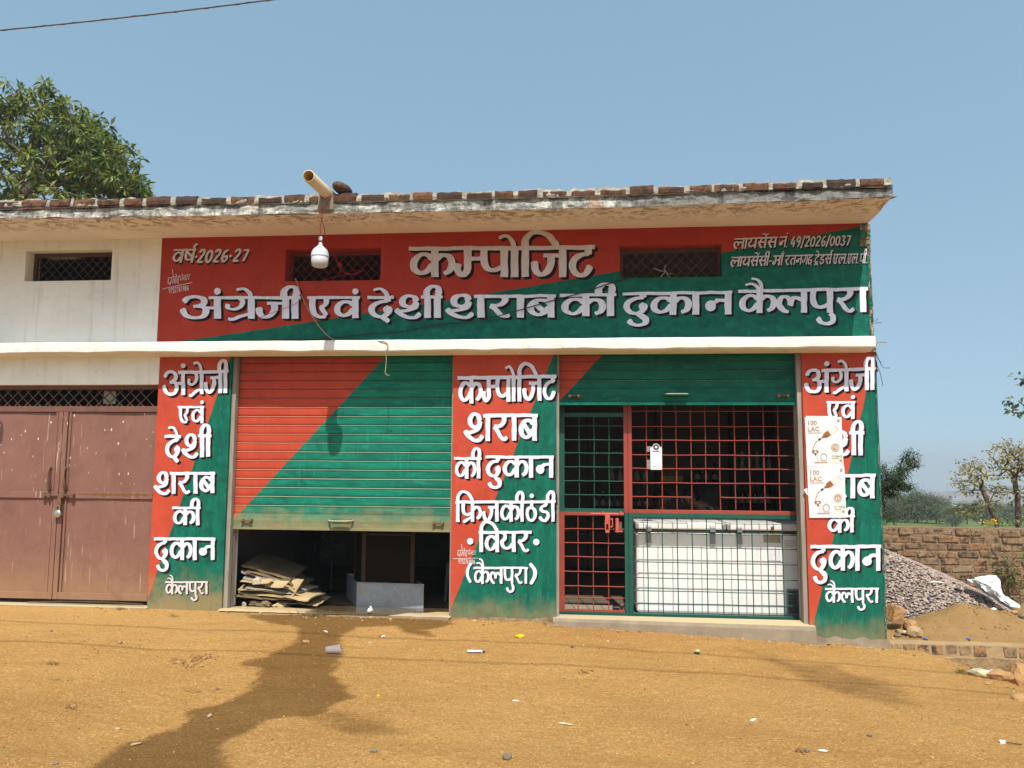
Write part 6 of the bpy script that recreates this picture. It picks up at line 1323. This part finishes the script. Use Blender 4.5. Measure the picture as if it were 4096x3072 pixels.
def person(hip, chest, neck, head, face, shirt, label, stool_label):
    hip, chest, neck, head, face = map(Vector, (hip, chest, neck, head, face)); fl_ = .0
    ST = thing('stool', (hip.x, hip.y, fl_), stool_label, 'stool'); mb = MB(); mb.lathe((hip.x, hip.y, hip.z-.14), [(.0, 0), (.15, .0), (.15, .03), (0, .03)], 18); mb.build('seat', MT['plastic_chair'], ST)
    for a in range(4): mb = MB(); mb.tube([(hip.x+.11*math.cos(a*1.571+.78), hip.y+.11*math.sin(a*1.571+.78), hip.z-.14), (hip.x+.15*math.cos(a*1.571+.78), hip.y+.15*math.sin(a*1.571+.78), fl_)], .013, 6); mb.build('leg', MT['plastic_chair'], ST)
    T = thing('person', (hip.x, hip.y, fl_), label, 'person')
    fw = Vector((face.x-head.x, face.y-head.y, 0)).normalized(); sd = Vector((-fw.y, fw.x, 0))   # sd = to the person's left
    N = [(hip, .135), ((hip+chest)/2, .125), (chest, .14), (chest.lerp(neck, .6), .105), (neck, .055), (head-fw*.01-Vector((0, 0, .045)), .07), (head, .088), (head+Vector((0, 0, .055)), .07)]; E_ = [(0, 1), (1, 2), (2, 3), (3, 4), (4, 5), (5, 6), (6, 7)]
    for s in (1, -1):
        sh_ = chest.lerp(neck, .45)+sd*s*.165; el = sh_+sd*s*.05+fw*.12+Vector((0, 0, -.26)); wr = Vector((hip.x, hip.y, 0))+fw*.34+sd*s*.13+Vector((0, 0, hip.z+.11)); pm = wr+fw*.075+Vector((0, 0, -.015))
        i = len(N); N += [(sh_, .062), (el, .045), (wr, .028), (pm, .034)]; E_ += [(3, i), (i, i+1), (i+1, i+2), (i+2, i+3)]
        for f_ in range(4):
            o_ = sd*(f_-1.5)*.021; j = len(N); N += [(pm+o_+fw*.045, .0095), (pm+o_+fw*(.075-.006*abs(f_-1.3))+Vector((0, 0, -.018)), .0085)]; E_ += [(i+3, j), (j, j+1)]
        j = len(N); N += [(wr+fw*.045-sd*s*.04, .0105), (wr+fw*.08-sd*s*.055+Vector((0, 0, -.012)), .009)]; E_ += [(i+2, j), (j, j+1)]
        hp = hip+sd*s*.09; kn = Vector((hip.x, hip.y, hip.z+.02))+fw*.42+sd*s*.12; an = Vector((kn.x, kn.y, fl_+.09))-fw*.03; to = Vector((an.x, an.y, fl_+.045))+fw*.16
        j = len(N); N += [(hp, .09), (kn, .06), (an, .04), (to, .036)]; E_ += [(0, j), (j, j+1), (j+1, j+2), (j+2, j+3)]
    b = skinned('body', N, E_, MT['skin'], T)
    # face
    mb = MB()
    for s in (1, -1): mb.rock(head+fw*.082+sd*s*.032+Vector((0, 0, .005)), .011, 3, (1, 1, .7), 2, None, 0)
    mb.build('eyes', MT['label'], T, smooth=True)
    mb = MB(); mb.rock(head+fw*.098-Vector((0, 0, .028)), .018, 4, (.8, .8, 1.2), 2, None, .0); mb.rock(head+fw*.085-Vector((0, 0, .066)), .02, 4, (1.1, 1.1, .4), 2, None, 0)
    for s in (1, -1): mb.rock(head+sd*s*.09-fw*.005-Vector((0, 0, .01)), .026, 6, (.6, .6, 1.2), 2, None, 0)
    mb.build('face_features', MT['skin'], T, smooth=True)
    mb = MB(); bm = bmesh.new(); bmesh.ops.create_uvsphere(bm, u_segments=20, v_segments=12, radius=1); vs = []; qq = random.Random(5)
    for v in bm.verts:
        c = v.co; rr = .106+qq.uniform(-.004, .004); p_ = head+Vector((0, 0, .028))-fw*.012+Vector((c.x*rr, c.y*rr, c.z*rr*1.02))
        f_ = (p_-head).dot(fw)
        if f_ > .03 and p_.z < head.z+.055: p_ = p_-fw*(f_-.03)
        if p_.z < head.z-.03: p_.z = head.z-.03
        vs.append(p_)
    mb.add(vs, [tuple(v.index for v in f.verts) for f in bm.faces]); bm.free(); mb.build('hair', MT['hair'], T, smooth=True)
    N2 = [(hip, .15), ((hip+chest)/2, .14), (chest, .155), (chest.lerp(neck, .62), .115), (chest.lerp(neck, .85), .075)]; E2 = [(0, 1), (1, 2), (2, 3), (3, 4)]
    for s in (1, -1):
        sh_ = chest.lerp(neck, .45)+sd*s*.165; el = sh_+sd*s*.05+fw*.12+Vector((0, 0, -.26)); i = len(N2); N2 += [(sh_, .075), (sh_.lerp(el, .75), .064)]; E2 += [(3, i), (i, i+1)]
    skinned('shirt', N2, E2, MT[shirt], T)
    N3 = [(hip, .148)]; E3 = []
    for s in (1, -1):
        hp = hip+sd*s*.09; kn = Vector((hip.x, hip.y, hip.z+.02))+fw*.42+sd*s*.12; an = Vector((kn.x, kn.y, fl_+.09))-fw*.03; j = len(N3); N3 += [(hp, .105), (kn, .074), (an+Vector((0, 0, .03)), .058)]; E3 += [(0, j), (j, j+1), (j+1, j+2)]
    skinned('trousers', N3, E3, MT['trousers'], T)
person((1.72, 1.62, .58), (1.50, 1.55, .92), (1.36, 1.51, 1.075), (1.245, 1.48, 1.15), (1.05, 1.40, 1.1), 'plaid', 'man in a dark checked shirt seated behind the freezer, head bent left', 'stool under the man in the checked shirt')
person((.86, 1.95, .56), (.93, 1.82, .86), (.94, 1.77, 1.03), (.945, 1.73, 1.12), (1.3, 1.6, 1.1), 'dark_shirt', 'man in a dark plain shirt seated behind the freezer, left of the checked shirt', 'stool under the man in the plain shirt')

# litter and stones on the dirt
def GP3(px, py, dz=0):
    p = PZ(px, py, -.02); yy = min(p.y, .02)
    for _ in range(4): p = PZ(px, py, gz(p.x, min(p.y, .05)))
    return Vector((p.x, p.y, gz(p.x, p.y)+dz))
p = GP3(1332, 2617); mb = MB(); ax = Vector((1, .15, .06)); mb.lathe(p+Vector((-.062, 0, .034)), [(.026, 0), (.0265, .004), (.036, .118), (.0375, .12), (.0345, .118), (.0245, .005)], 24, ax)
tag(mb.build('plastic_cup', MT['cup'], None, smooth=True, loc=p), 'clear plastic cup lying on its side on the wet stain', 'cup')
p = Vector((-2.14, -.02, .045)); mb = MB(); mb.rock(p+Vector((0, 0, .022)), .03, 5, (1, .8, .8), 2, None, .2); mb.rock(p+Vector((.005, 0, .05)), .018, 7, (1, .8, .9), 2, None, .2); tag(mb.build('crumpled_cup', MT['litter_white'], None, loc=p), 'crumpled white plastic cup in the water on the left threshold', 'cup')
def crumple(px, py, r, mat, label, cat='wrapper', sq=(1.2, .8, .45), seed=1, more=(), grp='litter on the dirt'):
    p = GP3(px, py); mb = MB(); mb.rock(p+Vector((0, 0, r*sq[2]*.75)), r, seed, sq, 2, None, .22); mats = [MT[mat]]
    for i, (dx, dy, dz, r2, m2_, sq2) in enumerate(more):
        mb.cur = i+1; mats.append(MT[m2_]); mb.rock(p+Vector((dx, dy, dz)), r2, seed+i+3, sq2, 2, None, .2)
    return tag(mb.build('litter', mats, None, loc=p), label, cat, grp)
crumple(2081, 2549, .030, 'litter_yellow', 'bright yellow crumpled wrapper before the centre pillar', seed=2, more=((-.03, 0, .01, .018, 'litter_yellow', (1.2, .8, .5)),))
crumple(1523, 2546, .022, 'litter_red', 'orange-red crumpled wrapper with a white lid before the left shop', seed=4, more=((.025, -.02, .008, .024, 'litter_white', (1.1, .9, .22)),))
p = GP3(1903, 2611); mb = MB(); mt_ = Matrix.Rotation(.10, 3, 'Z'); mb.box(p.x-.07, p.x+.055, p.y-.02, p.y+.022, p.z+.004, p.z+.018, None, .003, mt_); mb.cur = 1; mb.box(p.x+.055, p.x+.075, p.y-.012, p.y+.02, p.z+.004, p.z+.012, None, .003, mt_); mb.box(p.x-.068, p.x+.05, p.y-.0225, p.y-.0205, p.z+.006, p.z+.012, None, 0, mt_)
tag(mb.build('litter', [MT['litter_white'], MT['litter_dark']], None, loc=p), 'flat white packet with a dark end lying before the centre pillar', 'packet', 'litter on the dirt')
crumple(2787, 2615, .026, 'litter_dark', 'crumpled dark and lemon wrapper in front of the freezer', seed=6, sq=(1.3, .8, .35), more=((.008, .01, .022, .022, 'litter_lemon', (1.1, .8, .6)),))
crumple(2335, 2583, .014, 'stone_grey' if False else 'litter_cream', 'small straw-like scrap before the gate', seed=8, sq=(2.4, .5, .3)); crumple(2288, 2590, .014, 'litter_dark', 'small dark torn scrap before the gate', seed=9, sq=(1.4, .7, .4)); crumple(2432, 2566, .010, 'litter_white', 'tiny white scrap in front of the gate bolt', seed=10)
crumple(2258, 2897, .022, 'litter_cream', 'long cream paper strip on the open dirt', seed=11, sq=(2.2, .5, .25)); crumple(2063, 2805, .013, 'litter_white', 'curled white scrap on the open dirt', seed=12, sq=(1.8, .5, .4)); crumple(1513, 2784, .014, 'litter_yellow', 'small yellow scrap right of the wet stain', seed=13, sq=(1.5, .8, .3))
crumple(3013, 2883, .018, 'litter_white', 'white paper butt on the dirt at lower right', seed=14, sq=(1.6, .5, .4)); crumple(3291, 3007, .018, 'litter_white', 'white chip of paper nearest the bottom right', seed=15, sq=(1.5, .6, .4)); crumple(1303, 2527, .022, 'litter_white', 'torn clear film on the wet stain near the threshold', seed=16, sq=(1.9, .6, .2)); crumple(1480, 2602-30, .014, 'litter_blue' if False else 'litter_cream', 'tan paper scrap beside the orange-red wrapper', seed=17)
p = GP3(4020, 2975); mb = MB(); mb.tube([p+Vector((0, 0, .01)), p+Vector((.075, -.045, .014))], .004, 5); mb.cur = 1; mb.box(p.x-.03, p.x+.005, p.y-.004, p.y+.016, p.z+.003, p.z+.017, None, .002); tag(mb.build('litter', [MT['bark'], MT['litter_white']], None, loc=p), 'old toothbrush-like stick with a white head at the right edge', 'stick', 'litter on the dirt')
def stone(px, py, r, mat, label, seed, sq=(1.2, .9, .6), Y=None, grp='stones on the dirt', amp=.16, sink=.3):
    r = r*(.78 if grp == 'stones on the dirt' else 1)
    p = GP3(px, py) if Y is None else Vector((P(px, py, Y).x, Y, gz(P(px, py, Y).x, Y)))
    mb = MB(); mb.rock(p+Vector((0, 0, r*sq[2]*(1-sink))), r, seed, sq, 2, None, amp); return tag(mb.build('stone', MT[mat], None, loc=p), label, 'stone', grp)
stone(2030, 3034, .034, 'stone_grey', 'dark grey stone at the bottom centre of the dirt', 1); stone(805, 2666, .022, 'stone', 'brown stone beside the broken clods left of the wet stain', 2); stone(714, 2652, .022, 'stone_pale', 'pale stone among the broken clods left of the wet stain', 3); stone(838, 2869, .022, 'stone_pale', 'pale pointed stone inside the wet stain', 4, (1.2, .8, .7)); stone(543, 2980, .024, 'stone_pale', 'long pale stone on the lower left of the wet stain', 5, (1.7, .7, .4)); stone(480, 2572, .028, 'stone_pale', 'flat tan stone before the left pillar', 6, (1.4, .8, .4))
stone(205, 2525, .022, 'stone_grey', 'flat grey stone before the brown door', 7, (1.5, .7, .35)); stone(295, 2830, .026, 'stone', 'brown clod on the left dirt', 8); stone(470, 2917, .022, 'stone_pale', 'low pale stone on the left dirt below the clod', 9, (1.5, .8, .4)); stone(1495, 2982+24, .024, 'stone_grey', 'faint grey stone right of the wet stain at the bottom', 10, (1.2, .9, .4)); stone(3478, 2945, .018, 'stone_grey', 'round grey pebble on the right dirt', 11); stone(3225, 3006, .022, 'stone_grey', 'dark clod beside the white paper chip', 12)
stone(870, 2758, .014, 'stone_grey', 'tiny dark pebble left of the wet stain', 13); stone(225, 3057, .018, 'stone_grey', 'grey pebble at the bottom left', 14); stone(1225, 2572, .030, 'stone', 'brown dung-like clod in the wet stain above the cup', 15, (1.4, .8, .6), amp=.3)
stone(3400, 2565, .030, 'stone', 'orange stone at the foot of the right pillar', 16); stone(3450, 2575, .022, 'stone_pale', 'pale stone right of the orange stone at the pillar foot', 17)
q = random.Random(40); mb = MB()
for i in range(170):
    cx, cy = q.choice([(720, 2648), (760, 2655), (830, 2628), (790, 2632), (745, 2662)]); p = GP3(cx+q.gauss(0, 16), cy+q.gauss(0, 6)); mb.rock(p+Vector((0, 0, .004)), q.uniform(.004, .017), i, (1.3, .9, .7), 1, q.choice([(.30, .17, .065), (.36, .21, .08), (.24, .13, .05)]), .3)
for i in range(60):
    cx, cy = q.choice([(1225, 2572), (280, 2830), (3215, 3008), (2340, 2690)]); p = GP3(cx+q.gauss(0, 14), cy+q.gauss(0, 5)); mb.rock(p+Vector((0, 0, .004)), q.uniform(.004, .012), i+500, (1.3, .9, .7), 1, q.choice([(.24, .13, .05), (.18, .10, .04)]), .3)
tag(mb.build('broken_clods', MT['gravel'], None, kind='stuff'), 'patches of crumbled dry clods left of the wet stain', 'clods')
# rocks, rubble and sack at the right
yr = 'stones beside the retaining wall'
stone(4088, 2722, .15, 'stone', 'largest orange boulder at the right edge before the retaining wall', 21, (1.0, .8, .8), None, yr, .10, .1); stone(4000, 2718, .075, 'stone', 'brown stone left of the largest boulder', 22, (1.3, .8, .65), None, yr)
stone(4082, 2800, .05, 'stone', 'half buried stone at the right edge below the boulder', 23, (1.2, .9, .5), None, yr)
stone(3640, 2490, .085, 'stone', 'broad orange stone on the yard soil by the right pillar', 24, (1.5, .8, .55), .42, yr); stone(3658, 2520, .075, 'stone_pale', 'rounded tan stone in front of the broad orange stone', 25, (1.1, .9, .8), .25, yr)
stone(3600, 2495, .05, 'stone_pale', 'small flat pale stone near the pillar foot in the yard', 26, (1.5, .8, .4), .35, yr); stone(3590, 2510, .04, 'stone_grey', 'small dark stone by the yard edge at the pillar', 27, (1.3, .8, .5), .25, yr)
stone(4090, 2480, .045, 'stone_grey', 'dark stone on the soil mound at the right edge', 28, (1.2, .8, .7), .55, yr); stone(4060, 2465, .03, 'stone', 'small stone on the soil mound near the right edge', 29, (1.2, .8, .7), .6, yr)
cp = P(3582, 2455, .45); mb = MB(); mb.box(cp.x-.062, cp.x+.062, .40, .52, -.02, .15, None, .012, Matrix.Rotation(.35, 3, 'Y')@Matrix.Rotation(.3, 3, 'Z')); tag(mb.build('broken_brick', MT['stone'], None, loc=cp, bevel=.01), 'tilted broken half brick leaning by the right pillar', 'brick')
c = P(3955, 2330, 1.3); sp_ = [(3898, 2310), (3928, 2302), (3958, 2299), (3986, 2304), (4002, 2322), (4004, 2350), (4012, 2376), (4040, 2394), (4070, 2412), (4082, 2424)]; lo_ = [(3905, 2324), (3922, 2345), (3945, 2366), (3968, 2380), (3990, 2386), (3994, 2390), (4000, 2400), (4022, 2414), (4048, 2428), (4078, 2432)]
mb = MB()
def sk_(u, v):
    i = min(int(u*9), 8); t = u*9-i; a = Vector(sp_[i]).lerp(Vector(sp_[i+1]), t); b = Vector(lo_[i]).lerp(Vector(lo_[i+1]), t); p_ = a.lerp(b, v)
    r = P(p_.x, p_.y, 1.32-.22*v-.1*u-.09*math.sin(3.14*v)*(1-.5*u)+(fbm(u*11, v*7)-.5)*.13); return Vector((r.x, r.y, max(r.z, gh(r.x, r.y)+.01)+(fbm(u*24, v*13+4)-.5)*.022))
mb.grid(sk_, 60, 18); mb.grid(lambda u, v: sk_(u, v)+Vector((0, .16*math.sin(3.14*v)+.02, -.03)), 60, 8)
tag(mb.build('white_sack', MT['sack'], None, smooth=True, loc=c), 'collapsed white woven sack slumped on the gravel heap', 'sack')
for i, (px, py, mt, r, sq, lb) in enumerate(((3740, 2280, 'litter_white', .05, (1.6, .5, .25), 'torn white film high on the gravel heap'), (3820, 2285, 'litter_dark', .05, (1.9, .5, .3), 'dark grey rag on the gravel heap'), (3676, 2350, 'leaf_dry', .035, (1.3, .6, .3), 'dry brown leaf on the gravel heap'), (3712, 2366, 'litter_blue', .022, (1.1, .8, .5), 'blue wrapper in the middle of the gravel heap'), (3668, 2411, 'litter_blue', .02, (1.1, .8, .5), 'blue scrap low on the left of the gravel heap'), (3728, 2434, 'litter_blue', .02, (1.1, .8, .5), 'blue scrap at the foot of the gravel heap'), (3785, 2393, 'litter_cream', .045, (1.5, .6, .3), 'cream paper low on the gravel heap'), (3890, 2380, 'litter_cream', .045, (1.6, .6, .3), 'pale crumpled paper left of the sack'), (3975, 2290, 'litter_white', .05, (1.2, .7, .4), 'small white bag behind the sack'))):
    Yg = 1.25 if py < 2330 else (1.0 if py < 2400 else .8); p = P(px, py, Yg); p.z = gh(p.x, Yg)+.012; p = P(px, py, Yg) if abs(p.z-P(px, py, Yg).z) < .0 else Vector((p.x, Yg, p.z))
    mb = MB(); mb.rock(p, r, i+70, sq, 2, None, .25); tag(mb.build('litter', MT[mt], None, loc=p), lb, 'litter', 'litter on the gravel heap')
for i, (px, py, mt, lb) in enumerate(((3632, 2455, 'litter_white', 'white scrap at the foot of the gravel by the broad stone'), (3592, 2487, 'litter_white', 'white cap near the pillar on the yard soil'), (3657, 2488, 'litter_blue', 'blue scrap on the broad orange stone'), (3700, 2532, 'litter_blue', 'grey-blue wrapper below the tan stone'), (3873, 2551, 'litter_blue', 'blue wrapper on the retaining wall top'), (3978, 2455, 'litter_white', 'white paper on the soil mound'), (3618, 2510, 'litter_white', 'pale crumpled scrap between the yard stones'))):
    Yg = .55 if py < 2480 else (.35 if py < 2520 else .15); p = P(px, py, Yg); z_ = gz(p.x, Yg) if py < 2540 else -.105; mb = MB(); mb.rock((p.x, Yg, z_+.012), .02, i+170, (1.3, .8, .5), 2, None, .25); tag(mb.build('litter', MT[mt], None, loc=(p.x, Yg, z_)), lb, 'litter', 'litter in the yard')
p = GP3(3930, 2708); mb = MB(); mb.rock(p+Vector((0, 0, .03)), .075, 44, (1.4, .7, .5), 2, None, .15); mb.cur = 1; mb.rock(p+Vector((.09, .01, .04)), .03, 45, (1.2, .8, .6), 2, None, .2); tag(mb.build('litter', [MT['litter_cream'], MT['litter_white']], None, loc=p), 'crumpled cream cloth bag with a white top in the hollow by the boulder', 'bag')
# pole just outside the left edge whose shade falls on the brown door
# ------------------------------------------------------------------ dry-season haze over the fields
mb = MB(); mb.box(-2650, 2650, -450, 1550, -86, 16)
hm = bpy.data.materials.new('haze_air'); hm.use_nodes = True; hn = hm.node_tree; hn.nodes.remove(hn.nodes['Principled BSDF'])
pv = hn.nodes.new('ShaderNodeVolumePrincipled'); pv.inputs['Color'].default_value = (.86, .91, .95, 1); pv.inputs['Density'].default_value = .0011; pv.inputs['Anisotropy'].default_value = .2
hn.links.new(pv.outputs[0], hn.nodes['Material Output'].inputs['Volume'])
tag(mb.build('haze', hm, None, kind='stuff'), 'pale dry haze softening the far fields and hills', 'haze')
